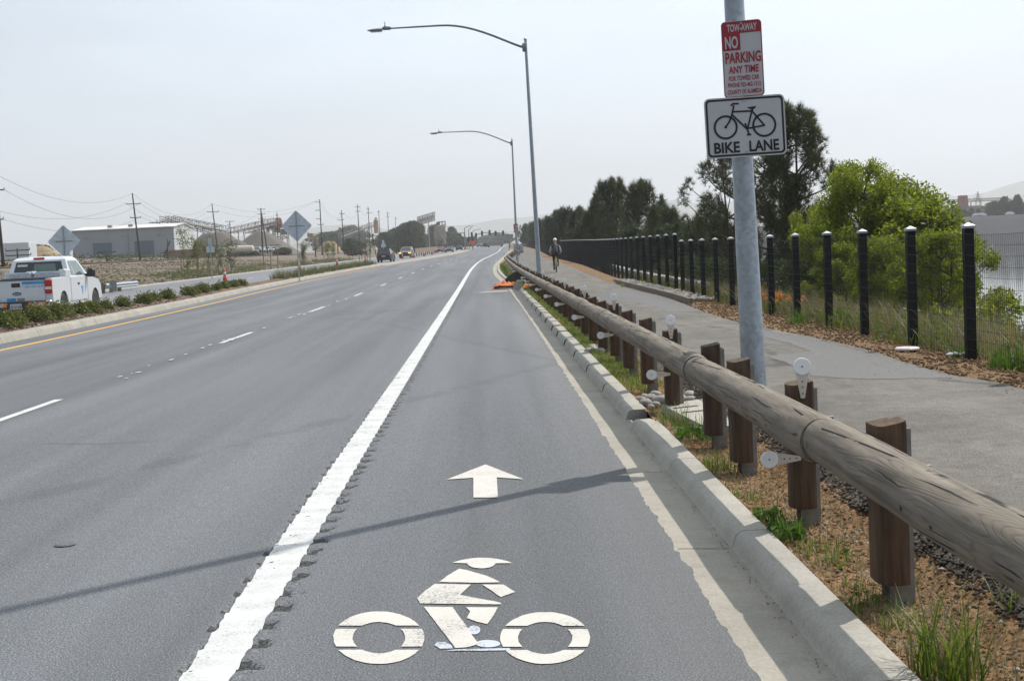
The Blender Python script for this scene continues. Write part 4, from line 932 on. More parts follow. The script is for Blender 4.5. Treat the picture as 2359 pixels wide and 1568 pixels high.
p = G(1152, 665, 0); mb = MB(); mb.tube([(p.x - .25, p.y - .3, .07), (p.x, p.y - .32, .09), (p.x + .35, p.y - .3, .08), (p.x + .7, p.y - .25, .06)], [.03, .05, .045, .03], 8); tag(mb.build('tyre_scrap', MT['tyre'], smooth=True), 'torn black tyre tread strip beside the orange jacket', 'tyre scrap')
p = G(1188, 651, .15); mb = MB(); mb.loft([[Vector((p.x - .45 + .9 * u, p.y + .25 * math.sin(u * 3), z + .32 * u)) for z in (.02, .32 + .12 * math.sin(u * 3))] + [Vector((p.x - .45 + .9 * u, p.y + .03 + .25 * math.sin(u * 3), z + .32 * u)) for z in (.32 + .12 * math.sin(u * 3), .02)] for u in (0, .25, .5, .75, 1)])
tag(mb.build('rubber_mat', plain('olive_rubber', (.045, .042, .03), .8), smooth=False), 'dark rubber mat propped against the kerb behind the orange jacket', 'mat')
p = G(1213, 652, .2); mb = MB(); mb.tube([(p.x - .4, p.y, .30), (p.x + .5, p.y + .05, .33)], .035, 8); tag(mb.build('white_pipe', MT['signw'], smooth=True), 'short white pipe lying across the kerb debris', 'pipe')
p = G(1192, 662, .12); mb = MB(); mb.lathe((p.x, p.y - .42, .17), [(.0, -.02), (.16, -.02), (.16, .02), (.0, .02)], 16, 'Y'); mb.lathe((p.x + .12, p.y - .3, .14), [(.0, -.02), (.1, -.02), (.1, .02), (0, .02)], 14, 'X'); tag(mb.build('grey_hubcap', MT['rim']), 'pale grey round metal scrap on the kerb between orange heaps', 'scrap')
flat('road_stain', [[(p.x - 1.5, p.y - 1.2), (p.x - .4, p.y - 1.0), (p.x - .35, p.y + .9), (p.x - 1.3, p.y + .5)]], m_paint('pale_spill', (.30, .29, .24), .9), .004)
# ================================================================ vegetation
def quads_from(C, A, B):                 # C centres, A and B half-vectors -> leaf quads (diamond shaped)
    n = len(C); V = np.empty((n, 4, 3), np.float32)
    V[:, 0] = C - A; V[:, 1] = C + B * .8 - A * .1; V[:, 2] = C + A; V[:, 3] = C - B * .8 - A * .1
    return V.reshape(-1, 3), np.arange(n * 4, dtype=np.int32).reshape(n, 4)
def unit(v): return v / np.maximum(1e-9, np.linalg.norm(v, axis=1, keepdims=True))
def leaf_cloud(P, size, rg, up=.3):
    n = len(P); a = unit(rg.normal(size=(n, 3)) + np.array([0, 0, -up])); b = unit(np.cross(a, rg.normal(size=(n, 3))))
    s = size * rg.uniform(.6, 1.3, (n, 1)); return quads_from(P, a * s * .62, b * s * .38)
def needles(P, Dv, L, w, rg, spread=.75):
    n = len(P); d = unit(Dv + rg.normal(size=(n, 3)) * spread); s = unit(np.cross(d, rg.normal(size=(n, 3)))); l = L * rg.uniform(.6, 1.2, (n, 1))
    V = np.empty((n, 3, 3), np.float32); V[:, 0] = P - s * w; V[:, 1] = P + s * w; V[:, 2] = P + d * l
    return V.reshape(-1, 3), np.arange(n * 3, dtype=np.int32).reshape(n, 3)
def blades(P, H, w, rg, lean=.5, seg=3):
    n = len(P); a = rg.uniform(0, 2 * np.pi, n); d = np.stack([np.cos(a), np.sin(a), np.zeros(n)], 1); s = np.stack([-np.sin(a), np.cos(a), np.zeros(n)], 1)
    h = (H * rg.uniform(.45, 1.15, n))[:, None]; ln = (lean * rg.uniform(.1, 1.0, n))[:, None]
    V = np.empty((n, seg + 1, 2, 3), np.float32)
    for k in range(seg + 1):
        t = k / seg; c = P + d * (h * ln * t ** 1.8) + np.array([0, 0, 1.0]) * h * (t - .35 * ln * t * t); ww = w * (1 - t) ** .7 + .0004
        V[:, k, 0] = c - s * ww; V[:, k, 1] = c + s * ww
    base = (np.arange(n) * (seg + 1) * 2)[:, None, None]; k = (np.arange(seg) * 2)[None, :, None]
    F_ = (base + k + np.array([0, 1, 3, 2])[None, None, :]).reshape(-1, 4)
    return V.reshape(-1, 3), F_.astype(np.int32)
def grow(rg, p, d, L, r, lev, maxlev, segs, tips, up=.15, wig=.25, kids=(3, 5), ratio=.62, spread=.8):
    p = np.array(p, float); d = np.array(d, float); d /= np.linalg.norm(d); n = max(3, int(4 + 2 * (maxlev - lev))); pts = [p.copy()]; rad = [r]
    for i in range(n):
        d = d + rg.normal(size=3) * wig / n * 2 + np.array([0, 0, up / n * 2]); d /= np.linalg.norm(d)
        p = p + d * L / n; pts.append(p.copy()); rad.append(r * (1 - .72 * (i + 1) / n))
    segs.append((pts, rad, lev))
    if lev >= maxlev - 1: tips.append((pts, d))
    if lev < maxlev:
        for k in range(int(rg.integers(kids[0], kids[1] + 1))):
            i = int(rg.integers(max(1, n // 3), n + 1)); a = unit(rg.normal(size=(1, 3)))[0]; dd = d * (1 - spread * .45) + a * spread; dd /= np.linalg.norm(dd)
            grow(rg, pts[i], dd, L * ratio * rg.uniform(.75, 1.2), rad[i] * .7, lev + 1, maxlev, segs, tips, up, wig, kids, ratio, spread)
def wood(segs, mat, parent, name='trunk', minr=.004):
    mb = MB()
    for pts, rad, lev in segs: mb.tube(pts, [max(minr, q) for q in rad], 8 if lev == 0 else 5 if lev == 1 else 3, cap=False)
    return mb.build(name, mat, parent, smooth=True, fix=False)
def lobes(rg, H, Wd, nl, z0, z1, rl, tall=1.0, taper=.35):
    C = []; r_ = []
    for i in range(nl):
        u = (i + rg.random()) / nl; z = z0 + (z1 - z0) * u; env = Wd / 2 * (math.sin(math.pi * (.12 + .80 * u ** (1 - taper * .6))) ** .6)
        a = i * 2.39996 + rg.normal() * .35; q = rl * rg.uniform(.65, 1.3); rr = max(0, env - q * .7) * rg.uniform(.35, 1.08)
        C.append((math.cos(a) * rr, math.sin(a) * rr, min(z, z1 - q * tall * .9))); r_.append(q)
    k = int(np.argmax([c[2] for c in C])); C[k] = (C[k][0] * .5, C[k][1] * .5, z1 - r_[k] * tall)
    return np.array(C), np.array(r_)
def limbs(rg, C, r_, H, lean, stems, twig=4, base=.0):
    segs = []; trunks = []
    for s in range(stems):
        a = 6.28 * s / stems + rg.random(); k = (0 if stems == 1 else .10 * H)
        tr = [np.array([math.cos(a) * k * t ** 1.2 + .02 * H * math.sin(3 * t + s), math.sin(a) * k * t ** 1.2 + .02 * H * math.cos(2 * t + s), -.4 + (H * lean + .4) * t]) for t in np.linspace(0, 1, 9)]
        trunks.append(tr); segs.append((tr, [(.018 * H / math.sqrt(stems) + .012) * (1 - .82 * t) for t in np.linspace(0, 1, 9)], 0))
    for c, q in zip(C, r_):
        tr = trunks[int(rg.integers(stems))]; zs = [p[2] for p in tr]; zt = max(base * H, c[2] - (.45 + .5 * rg.random()) * np.hypot(c[0], c[1]) - .08 * H); p = tr[int(np.clip(np.searchsorted(zs, zt), 1, 8))]
        m_ = (p + c) / 2 + np.array([0, 0, -.10 * np.hypot(*(c - p)[:2])]) + rg.normal(size=3) * .04 * H * .3
        segs.append(([p, (p + m_) / 2 + rg.normal(size=3) * .02, m_, (m_ + c) / 2 + rg.normal(size=3) * .03, c], [.0075 * H * .8, .006 * H * .8, .005 * H * .8, .0035 * H * .8, .002 * H], 1))
        for k in range(twig):
            d = unit(rg.normal(size=(1, 3)) + [0, 0, .4])[0]; segs.append(([c, c + d * q * .5 + rg.normal(size=3) * .03, c + d * q * .95], [.0022 * H, .0015 * H, .0008 * H], 2))
    return segs
def broadleaf(name, seed, H, Wd, nleaf, lsize, mat, bark, stems=1, nl=34, rl=.5, z0=.12, lean=.8):
    rg = np.random.default_rng(seed); t = thing(name, 'x', 'tree'); C, r_ = lobes(rg, H, Wd, nl, H * z0 + rl * .5, H, rl)
    w = r_ ** 2 / (r_ ** 2).sum(); idx = rg.choice(len(C), nleaf // 6, p=w); d = unit(rg.normal(size=(len(idx), 3))); rad = r_[idx][:, None] * rg.uniform(.25, 1.12, (len(idx), 1)) ** .7
    P = C[idx] + d * rad * [1, 1, .85]; P = np.repeat(P, 6, 0) + rg.normal(size=(len(P) * 6, 3)) * rl * .14
    V, F_ = leaf_cloud(P, lsize, rg); npmesh('crown', V, F_, mat, t); wood(limbs(rg, C, r_, H, lean, stems), bark, t); return t
def pine(name, seed, H, Wd, ntuft, mat, leaders=1, L=.22, w=.006, per=13, low=.12, nl=40, rl=.42, tall=1.5, fill=.3):
    rg = np.random.default_rng(seed); t = thing(name, 'x', 'tree'); C, r_ = lobes(rg, H, Wd, nl, H * low + rl, H, rl, tall, .6)
    ww = r_ ** 2 / (r_ ** 2).sum(); idx = rg.choice(len(C), ntuft, p=ww); d = unit(rg.normal(size=(ntuft, 3)) + [0, 0, .25]); P = C[idx] + d * r_[idx][:, None] * rg.uniform(fill, 1.05, (ntuft, 1)) * [1, 1, tall]
    P[:, :2] -= (P - C[idx])[:, :2] * np.clip(d[:, 2:3] * (.55 if tall > 1.4 else .2), 0, 1); Dv = unit(d * [1, 1, .6] + [0, 0, .8]); P, Dv = np.repeat(P, per, 0), np.repeat(Dv, per, 0)
    V, F_ = needles(P, Dv, L, w, rg, .6); npmesh('crown', V, F_, mat, t); wood(limbs(rg, C, r_, H, .95, leaders, 5), MT['bark'], t, minr=.006); return t
def put(src, used, px, top, Y, label, group, H, wscale=1.0, cat='tree', rz_=None, zbase=None):
    p = D(px, top, Y); zb = hground(p.x, Y) if zbase is None else zbase; s_ = (p.z - zb) / H
    o = dup(src) if src.name in used else src; used.add(src.name)
    o.location = (p.x, Y, zb); o.scale = (s_ * wscale, s_ * wscale, s_); o.rotation_euler = (0, 0, random.random() * 6.28 if rz_ is None else rz_)
    return tag(o, label, cat, group)
used = set()
PA = pine('pine_tree', 11, 8.0, 4.4, 4700, MT['pine'], 2, L=.24, w=.008, nl=44, rl=.40, low=.24, fill=.5); PB = pine('pine_tree', 12, 7.0, 5.0, 1900, MT['pine'], 2, L=.24, w=.0075, low=.36, nl=34, rl=.33, fill=.5)
PC = pine('pine_tree', 13, 7.0, 5.4, 4300, MT['pine'], 3, L=.34, w=.012, per=11, nl=19, rl=.46, tall=2.5, low=.04, fill=.55); PD = pine('pine_tree', 14, 6.0, 4.4, 2700, MT['pinefar'], 2, L=.40, w=.020, per=9, nl=22, rl=.44, tall=2.3, low=.04, fill=.5)
g = 'pines on the lake bank behind the fence'
put(PA, used, 1822, 243, 44, 'tallest dark pine, bushy crown rising right behind the bike lane sign', g, 8.0, .92, rz_=1.0)
put(PB, used, 1668, 350, 46, 'open pine with bare upswept branches, left of the sign pole', g, 7.0, 1.0, rz_=.4)
put(PB, used, 1745, 330, 49, 'thin pine half hidden behind the sign pole and the tall bushy pine', g, 7.0, .9, rz_=2.2)
put(PC, used, 1400, 416, 112, 'broad many-topped dark pine left of the gap where hills show', g, 7.0, .95, rz_=.3)
put(PC, used, 1468, 420, 104, 'many-topped dark pine right beside the broad one behind the fence', g, 7.0, .95, rz_=2.0)
put(PC, used, 1528, 478, 92, 'lower dark pine with a rounded side top, left of the open pine', g, 7.0, 1.1, rz_=3.6)
for i, (px, top, Y, ws) in enumerate([(1350, 478, 135, 1.2), (1322, 480, 155, 1.2), (1293, 487, 185, 1.2), (1268, 500, 235, 1.2), (1246, 505, 330, 1.2), (1226, 512, 430, 1.2), (1212, 516, 520, 1.2), (1370, 505, 125, 1.2), (1580, 520, 85, 1.5), (1612, 500, 80, 1.1), (1500, 520, 96, 1.6)]):
    put(PD, used, px, top, Y, ['low dark pine at the left of the broad many-topped pine', 'second low pine leftward from the broad many-topped pine', 'third low pine leftward, above the cyclist', 'fourth low pine leftward, beside the second street lamp', 'hazy pine right of the second street lamp pole', 'hazy pine left of the second street lamp pole', 'farthest hazy pine at the path end', 'short pine filling below the broad many-topped pine', 'short pine in the gap right of the pine group', 'small pine left of the open pine', 'short pine behind the many-topped pines'][i], g, 6.0, ws)
GA = broadleaf('green_tree', 21, 7.0, 5.4, 42000, .085, MT['leaf'], MT['bark'], 3, 62, .50, .10); GB = broadleaf('green_tree', 22, 5.0, 4.6, 34000, .082, MT['leaf'], MT['bark'], 4, 54, .42, .04)
g2 = 'spring-green trees between fence and lake'
put(GA, used, 1975, 368, 36, 'tallest bright green tree, its uneven top right of the sign pole', g2, 7.0, .95, rz_=.5)
put(GB, used, 2098, 452, 35, 'bright green tree with a flatter top, left of the lake view', g2, 5.0, 1.25, rz_=1.5)
put(GB, used, 2048, 412, 38, 'bright green tree between the tallest green one and the flatter-topped one', g2, 5.0, 1.0, rz_=.9)
put(GA, used, 1890, 470, 40, 'yellow-green tree in front of the tallest pine trunk', g2, 7.0, .8, rz_=3.0)
put(GB, used, 2165, 530, 27, 'leafy green bush nearest the lake view, seen through the fence wire', g2, 5.0, 1.0, rz_=4.0)
put(GB, used, 2030, 545, 29, 'dense green bush low behind the fence posts right of the sign pole', g2, 5.0, 1.1, rz_=5.0)
put(GB, used, 1930, 560, 33, 'green bush at the foot of the yellow-green tree', g2, 5.0, 1.0, rz_=2.6)
put(GB, used, 1232, 545, 410, 'small pale green bush at the far end of the dark fence', g2, 5.0, 1.3)
DA = broadleaf('dark_bush', 23, 3.0, 3.8, 11000, .09, MT['leafd'], MT['bark'], 4, 26, .5, .0)
g3 = 'dark bushes behind the fence'
for i, (px, top, Y, ws) in enumerate([(1840, 600, 36, 1.0), (1775, 595, 41, 1.0), (1700, 600, 49, 1.1), (1640, 590, 60, 1.1), (1580, 585, 76, 1.2), (1500, 575, 92, 1.3), (1420, 565, 112, 1.3), (1340, 560, 155, 1.2)]):
    put(DA, used, px, top, Y, '%s dark bush from the right along the foot of the pines' % ORD[i], g3, 3.0, ws, 'bush')
SA = broadleaf('sparse_bush', 24, 1.6, 1.4, 1900, .055, MT['leaf'], MT['barkl'], 5, 24, .17, .05); SA['category'] = 'bush'
for i, (px, top, Y) in enumerate([(2275, 668, 19.5), (2345, 760, 16.5), (2190, 700, 21), (2128, 735, 22)]):
    put(SA, used, px, top, Y, ['thin leafy bush right of the nearest fence post', 'small sparse bush at the right picture edge behind the wire', 'thin bush left of the nearest fence post', 'thin bush low between the two nearest fence posts'][i], 'thin bushes at the lake edge', 1.6, .9, 'bush', zbase=-1.0 - .35 * (i > 1))
# --- dry weeds, grass along fence, green verge (nobody could count them)
rg = np.random.default_rng(5)
def scatter(n, y0, y1, xa, xb, zf, rg, pw=1.0, keep=None):
    Y = y0 + (y1 - y0) * rg.random(n) ** pw; t = rg.random(n); X = np.array([xa(y) + (xb(y) - xa(y)) * q for y, q in zip(Y, t)])
    P = np.stack([X, Y, np.array([zf(x, y) for x, y in zip(X, Y)])], 1)
    if keep is not None: P = P[np.array([keep(x, y) for x, y in zip(P[:, 0], P[:, 1])])]
    return P
bz = lambda x, y: max(hground(x, y), -3.9)
P = scatter(15000, 12, 60, lambda y: fencex(y) + .05, lambda y: fencex(y) + 3.2, bz, rg, 1.5)
V, F_ = blades(P, .62, .0055, rg, .75); tag(npmesh('dry_weeds', V, F_, MT['straw']), kind='stuff')
P = scatter(7000, 12, 60, lambda y: fencex(y) - .1, lambda y: fencex(y) + 2.6, bz, rg, 1.5, lambda x, y: mnoise.noise(Vector((x * 1.2, y * .7, 2))) > -.05)
V, F_ = blades(P, .42, .008, rg, .8); V2, F2 = leaf_cloud(np.repeat(P[:2500], 4, 0) + rg.normal(size=(len(P[:2500]) * 4, 3)) * .10 + [0, 0, .14], .06, rg); tag(npmesh('green_weeds', np.concatenate([V, V2]), np.concatenate([F_, F2 + len(V)]), MT['grass']), kind='stuff')
# poppies
P = scatter(60, 26.5, 33, lambda y: fencex(y) + .1, lambda y: fencex(y) + .8, bz, rg); P[:, 2] += rg.uniform(.22, .42, len(P)); V, F_ = leaf_cloud(np.repeat(P, 4, 0) + rg.normal(size=(len(P) * 4, 3)) * .02, .075, rg); tag(npmesh('poppies', V, F_, MT['poppy']), kind='stuff')
# verge grass
def vz(x, y): return lin(x - kx(y), [1.46, 1.56, 1.75, 1.9, 2.15], [.050, .02, .0, .03, .135]) + zr(y)
gk = lambda x, y: (mnoise.noise(Vector((x * 3.0, y * .8, 4))) + .35 * mnoise.noise(Vector((x * 9, y * 5, 1)))) > (.10 if y < 11 else -.22 if y < 17 else -.45)
P = np.concatenate([scatter(2600, 3.6, 11.2, lambda y: 1.485, lambda y: 1.80, vz, rg, 1, lambda x, y: mnoise.noise(Vector((x * 4.0, y * 1.8, 4))) > .24), scatter(7000, 12.8, 26, lambda y: 1.49, lambda y: 1.95, vz, rg, 1.0, gk), scatter(15000, 18, 125, lambda y: kx(y) + 1.49, lambda y: cx(y) + 2.0, vz, rg, 1.5, gk)])
dist = P[:, 1]; V, F_ = blades(P, .085, .0030, rg, .9); n_ = 8
V = V.reshape(len(P), n_, 3); k_ = np.clip(dist / 16, 1, 4.0)[:, None, None]; c_ = P[:, None, :]; V = c_ + (V - c_) * np.concatenate([k_, k_, np.clip(k_, 1, 1.9)], 2); V = V.reshape(-1, 3)
tag(npmesh('verge_grass', V, F_, MT['grass']), kind='stuff')
def clump(name, px, py, z, n, H, w, lean, mat, label, cat='weed', leafy=0, grp=None, spread=.06, stalks=0):
    p = G(px, py, z); r2 = np.random.default_rng(int(px * 7 + py)); P = np.clip(r2.normal(size=(n, 3)), -1.25, 1.25) * [spread * .8, spread * 1.1, 0]; V, F_ = blades(P, H, w, r2, lean, 4)
    if leafy:
        Q = np.clip(r2.normal(size=(leafy, 3)), -1.25, 1.25) * [spread, spread * 1.3, H * .32]; Q[:, 2] = np.abs(Q[:, 2]); V2, F2 = leaf_cloud(Q, .038, r2, -.3); V = np.concatenate([V, V2]); F_ = np.concatenate([F_, F2 + len(V) - len(V2)])
    o = npmesh(name, V, F_, mat); o.location = (max(p.x, 1.50 + spread * .9) if p.x < 2.2 else p.x, p.y, z - .01); return tag(o, label, cat, grp)
clump('grass_clump', 2185, 1560, .04, 110, .34, .0042, .85, MT['grass'], 'tall green grass clump at the bottom right behind the kerb', 'grass clump', spread=.085)
clump('grass_clump', 2140, 1545, .05, 26, .30, .003, .9, MT['straw'], 'thin dry stalks rising beside the tall grass clump at bottom right', 'grass clump', spread=.09)
clump('grass_clump', 2345, 1420, .05, 55, .20, .0035, .9, MT['grass'], 'grass tuft under the guardrail at the right picture edge', 'grass clump', spread=.06)
clump('grass_clump', 2065, 1445, .05, 26, .13, .003, .9, MT['grass'], 'small grass tuft at the foot of the nearest guardrail post', 'grass clump', spread=.05)
clump('weed_plant', 1815, 1235, .05, 40, .16, .004, .8, MT['weed'], 'bright green leafy weed at the kerb beside the reflector post', 'weed', 110, spread=.06)
clump('weed_plant', 1770, 1195, .05, 24, .14, .004, .8, MT['weed'], 'small leafy weed just left of the bright green one at the kerb', 'weed', 70, spread=.05)
clump('weed_plant', 1935, 1135, .05, 24, .18, .003, .9, MT['grass'], 'thin grass tuft in black gravel behind the reflector post', 'weed', 0, spread=.05)
clump('weed_plant', 1600, 1005, .05, 40, .22, .004, .8, MT['weed'], 'leafy green weeds in front of the drain slab', 'weed', 190, spread=.11)
clump('grass_clump', 1548, 975, .05, 60, .24, .003, .9, MT['grass'], 'wispy grass at the left edge of the drain slab', 'grass clump', spread=.10)
clump('grass_clump', 1655, 1080, .05, 55, .17, .003, .9, MT['grass'], 'wispy grass tuft behind the kerb left of the third block', 'grass clump', spread=.09)
clump('weed_plant', 1928, 1290, .04, 20, .10, .003, .9, MT['grass'], 'little grass tuft in bare dirt between the two nearest posts', 'weed', 10, spread=.05)
clump('weed_plant', 1965, 1395, .04, 26, .12, .003, .9, MT['grass'], 'yellowish grass tuft in dirt at the kerb edge near the nearest post', 'weed', 12, spread=.07)
clump('weed_plant', 1838, 745, .14, 60, .30, .006, .8, MT['weed'], 'green weed at the path edge below the fence', 'weed', 90, spread=.14)
clump('weed_plant', 2215, 820, .14, 50, .22, .006, .8, MT['weed'], 'leafy weed around the paper scraps at the fence foot', 'weed', 120, spread=.13)
clump('weed_plant', 2330, 850, .14, 70, .34, .006, .8, MT['weed'], 'tall weed by the fence at the right picture edge', 'weed', 120, spread=.16)
clump('weed_plant', 1462, 660, .14, 60, .25, .012, .8, MT['grass'], 'yellow-green weeds at the path edge before the timber edging', 'weed', 60, spread=.4)
# clods, pebbles and straw of the bare dirt; stones of the gravel edge
def bits(name, P, smin, smax, mat, rg):
    n = len(P); s = rg.uniform(smin, smax, (n, 1, 1)) * rg.uniform(.7, 1.3, (n, 1, 3)) * [1, 1, .75]; O = np.array([[1, 0, 0], [0, 1, 0], [-1, 0, 0], [0, -1, 0], [0, 0, 1], [0, 0, -1]]) * 1.0
    a = rg.uniform(0, 6.28, n); c_, s_ = np.cos(a), np.sin(a); V = O[None] * s + rg.normal(size=(n, 6, 3)) * s * .18; X = V[:, :, 0] * c_[:, None] - V[:, :, 1] * s_[:, None]; Yv = V[:, :, 0] * s_[:, None] + V[:, :, 1] * c_[:, None]
    V = np.stack([X, Yv, V[:, :, 2]], 2) + P[:, None, :]; T = np.array([[0, 1, 4], [1, 2, 4], [2, 3, 4], [3, 0, 4], [1, 0, 5], [2, 1, 5], [3, 2, 5], [0, 3, 5]]); F_ = (np.arange(n) * 6)[:, None, None] + T[None]
    return tag(npmesh(name, V.reshape(-1, 3), F_.reshape(-1, 3), mat), kind='stuff')
vz2 = lambda x, y: verge_z(x, y)
P = scatter(9000, 3.2, 14, lambda y: 1.485, lambda y: 2.0, vz2, rg, 1.4); bits('clods', P, .003, .013, MT['dirt'], rg)
P = scatter(500, 3.2, 14, lambda y: 1.485, lambda y: 2.05, vz2, rg, 1.3); bits('pebbles', P, .004, .016, MT['rock'], rg)
P = scatter(4500, 3.2, 16, lambda y: 2.0, lambda y: 2.26, lambda x, y: .08 + .07 * min(1, max(0, (x - 1.98) / .14)), rg, 1.3); bits('gravel_stones', P, .005, .016, MT['gravel'], rg)
P = scatter(4200, 3.4, 14, lambda y: 1.49, lambda y: 1.98, vz2, rg, 1.2); V, F_ = blades(P, .07, .0016, rg, 1.25); tag(npmesh('dead_straw', V, F_, MT['straw']), kind='stuff')
P = scatter(5000, 9, 40, lambda y: pathr(y) + .02, lambda y: fencex(y) + .3, lambda x, y: .145, rg, 1.4); bits('fence_clods', P, .008, .03, MT['dirt2'], rg)
P = scatter(900, 5, 30, lambda y: pathr(y) - .7, lambda y: pathr(y) + .05, lambda x, y: pz(x, y) + .003, rg, 1.2, lambda x, y: random.random() < ((x - pathr(y) + .75) / .75) ** 2); bits('path_grit', P, .003, .010, MT['dirt2'], rg)
# --- median shrubs
MS = []
for s in (31, 32, 33):
    rg = np.random.default_rng(s); t = thing('median_shrub', 'x', 'shrub'); n = 1500
    th = rg.uniform(0, 6.28, n); u = rg.random(n) ** .5; ph = np.arccos(rg.uniform(0, 1, n)); d = np.stack([np.sin(ph) * np.cos(th), np.sin(ph) * np.sin(th), np.cos(ph)], 1)
    lum = np.array([.75 + .42 * mnoise.noise(Vector(tuple(q * 2.2 + s))) + .22 * mnoise.noise(Vector(tuple(q * 6 + s))) for q in d]); P = d * (u * lum)[:, None] * [.46, .46, .62] + [0, 0, .03]
    V, F_ = leaf_cloud(P, .062, rg, -.8); npmesh('foliage', V, F_, MT['shrub'], t); mb = MB()
    for k in range(9): a = k * .7; mb.tube([(0, 0, -.05), (.14 * math.cos(a), .14 * math.sin(a), .2), (.3 * math.cos(a), .3 * math.sin(a), .42)], [.012, .008, .004], 4)
    mb.build('stem', MT['bark'], t); MS.append(t)
z1 = lambda a, b: (a / 3.483 / 1.0598, (400 + b / 3.483) / 1.0598)
z2 = lambda a, b: ((350 + a / 4.9) / 1.0598, (430 + b / 4.9) / 1.0598)
z3 = lambda a, b: ((700 + a / 6.533) / 1.0598, (450 + b / 6.533) / 1.0598)
z4 = lambda a, b: ((980 + a / 5.808) / 1.0598, (470 + b / 5.808) / 1.0598)
sp = [z1(*p) for p in ((20, 1345), (95, 1330), (190, 1310), (330, 1285), (450, 1280), (580, 1262), (690, 1250), (780, 1245), (930, 1228), (1060, 1214), (1220, 1195), (1340, 1178), (1440, 1160))] + [z2(*p) for p in ((545, 1395), (640, 1385), (730, 1378), (860, 1378), (990, 1355), (1090, 1340), (1180, 1325))]
used = set()
for i, (a, b) in enumerate(sp):
    src = MS[i % 3]; o = dup(src) if src.name in used else src; used.add(src.name)
    Y = 40.0
    for _ in range(30): Y = (CAMX - (med(Y) - .95)) * F / (1118 - a - (b - 577) * -.045)
    x = med(Y) - .95 + .08 * math.sin(i * 2.1); o.location = (x, Y, zr(Y) + .22); o.rotation_euler = (0, 0, i * 1.9); s_ = random.uniform(.85, 1.15) * .84; o.scale = (s_ * 1.2, s_ * 1.45, s_ * random.uniform(.9, 1.1)); o.rotation_euler = (0, 0, (i % 2) * 3.14 + .3 * math.sin(i))
    tag(o, '%s low green shrub from the left in the median bed' % ORD[i], 'shrub', 'green shrubs along the median')
rg = np.random.default_rng(8); SG = []
for s in (1, 2):
    P = np.clip(rg.normal(size=(240, 3)), -1.3, 1.3) * [.38, .55, 0]; V, F_ = blades(P, .62, .011, rg, .7); o = npmesh('median_grass_clump', V, F_, MT['sage']); SG.append(o)
used = set()
for i in range(16):
    Y = 92 + i * 3.9; src = SG[i % 2]; o = dup(src) if src.name in used else src; used.add(src.name); o.location = (med(Y) - 1.0, Y, zr(Y) + .2); o.rotation_euler = (0, 0, i * 1.3); s_ = random.uniform(.8, 1.25); o.scale = (s_, s_, s_)
    tag(o, 'pale grey-green grass clump in the far part of the median bed', 'grass clump', 'grass clumps in the far median')
# --- young staked street trees across the road
def young_tree(seed, H, leafn, mat, stake=2):
    rg = np.random.default_rng(seed); t = thing('young_tree', 'x', 'tree'); segs = []; tips = []
    grow(rg, (0, 0, 0), (0, 0, 1), H * .92, .03, 0, 2, segs, tips, .3, .08, (9, 12), .32, .7); wood(segs, MT['barkl'], t)
    P = [];
    while sum(map(len, P)) < leafn: pts, d = tips[int(rg.integers(len(tips)))]; c = pts[int(rg.integers(1, len(pts)))]; P.append(c + rg.normal(size=(10, 3)) * .16)
    P = np.concatenate(P); P = P[P[:, 2] > H * .32]; V, F_ = leaf_cloud(P, .10, rg); npmesh('crown', V, F_, mat, t)
    for k in range(stake):
        mb = MB(); mb.tube([(-.22 + .44 * k, .02, -.1), (-.22 + .44 * k, .02, 1.75)], .035, 6); mb.build('stake', MT['stake'], t)
    return t
YT = [young_tree(41, 3.4, 900, MT['shrub']), young_tree(42, 3.2, 1300, MT['shrub']), young_tree(43, 3.0, 1000, MT['leafd'])]
used = set()
yl = [(z2(500, 1268), z2(470, 745), 0), (z2(662, 1250), z2(640, 800), 1), (z2(798, 1230), z2(740, 800), 1), (z2(925, 1212), z2(930, 850), 2), (z2(1058, 1200), z2(1070, 790), 2), (z2(1920, 1075), z2(1920, 830), 2), (z3(270, 1300), z3(275, 960), 1), (z3(665, 1268), z3(660, 960), 1), (z3(738, 1266), z3(745, 950), 1), (z3(1330, 1190), z3(1335, 960), 1)]
nm = ['sparse young staked tree right of the shed corner', 'second young staked tree from the left across the road', 'young staked tree left of the small sign back', 'young staked tree right of the small sign back', 'fifth young staked tree from the left, right of the orange cone', 'young tree left of the larger diamond sign', 'young tree right of the larger diamond sign', 'drooping young tree, left one of the pair right of the diamond sign', 'drooping young tree, right one of the pair right of the diamond sign', 'small young tree left of the dark car']
for i, ((bx, by), (tx, ty), v) in enumerate(yl):
    Y = 23.9 / max(1e-3, (1118 - bx)) * 3300 + 3; Y = min(Y, 235); b = D(bx, by, Y); top = D(tx, ty, Y); zb = hground(b.x, Y); H = max(1.5, top.z - zb)
    src = YT[v]; o = dup(src) if src.name in used else src; used.add(src.name); o.location = (b.x, Y, zb); s_ = H / 3.3; o.scale = (s_, s_, s_); o.rotation_euler = (0, 0, i * 2.0); tag(o, nm[i], 'tree', 'young staked trees along the far roadside')
mb = MB(); mb.tube([(0, 0, -.1), (0, 0, 2.0)], .05, 6); s0 = mb.build('stake', MT['stake']); s0.name = 'wooden_stake'; first = True
for i, (bx, by) in enumerate([z2(1447, 1158), z2(1532, 1148), z2(1615, 1138), z3(600, 1272), z3(998, 1240), z3(1160, 1210), z3(1202, 1206), z3(1247, 1200), z3(1287, 1195)]):
    Y = min(235, 23.9 / (1118 - bx) * 3300 + 3); b = D(bx, by, Y); o = s0 if first else dup(s0); first = False; o.location = (b.x, Y, hground(b.x, Y)); o.scale = (1, 1, 1.25)
    tag(o, '%s bare wooden stake from the left along the far roadside' % ORD[i], 'stake', 'bare stakes along the far roadside')
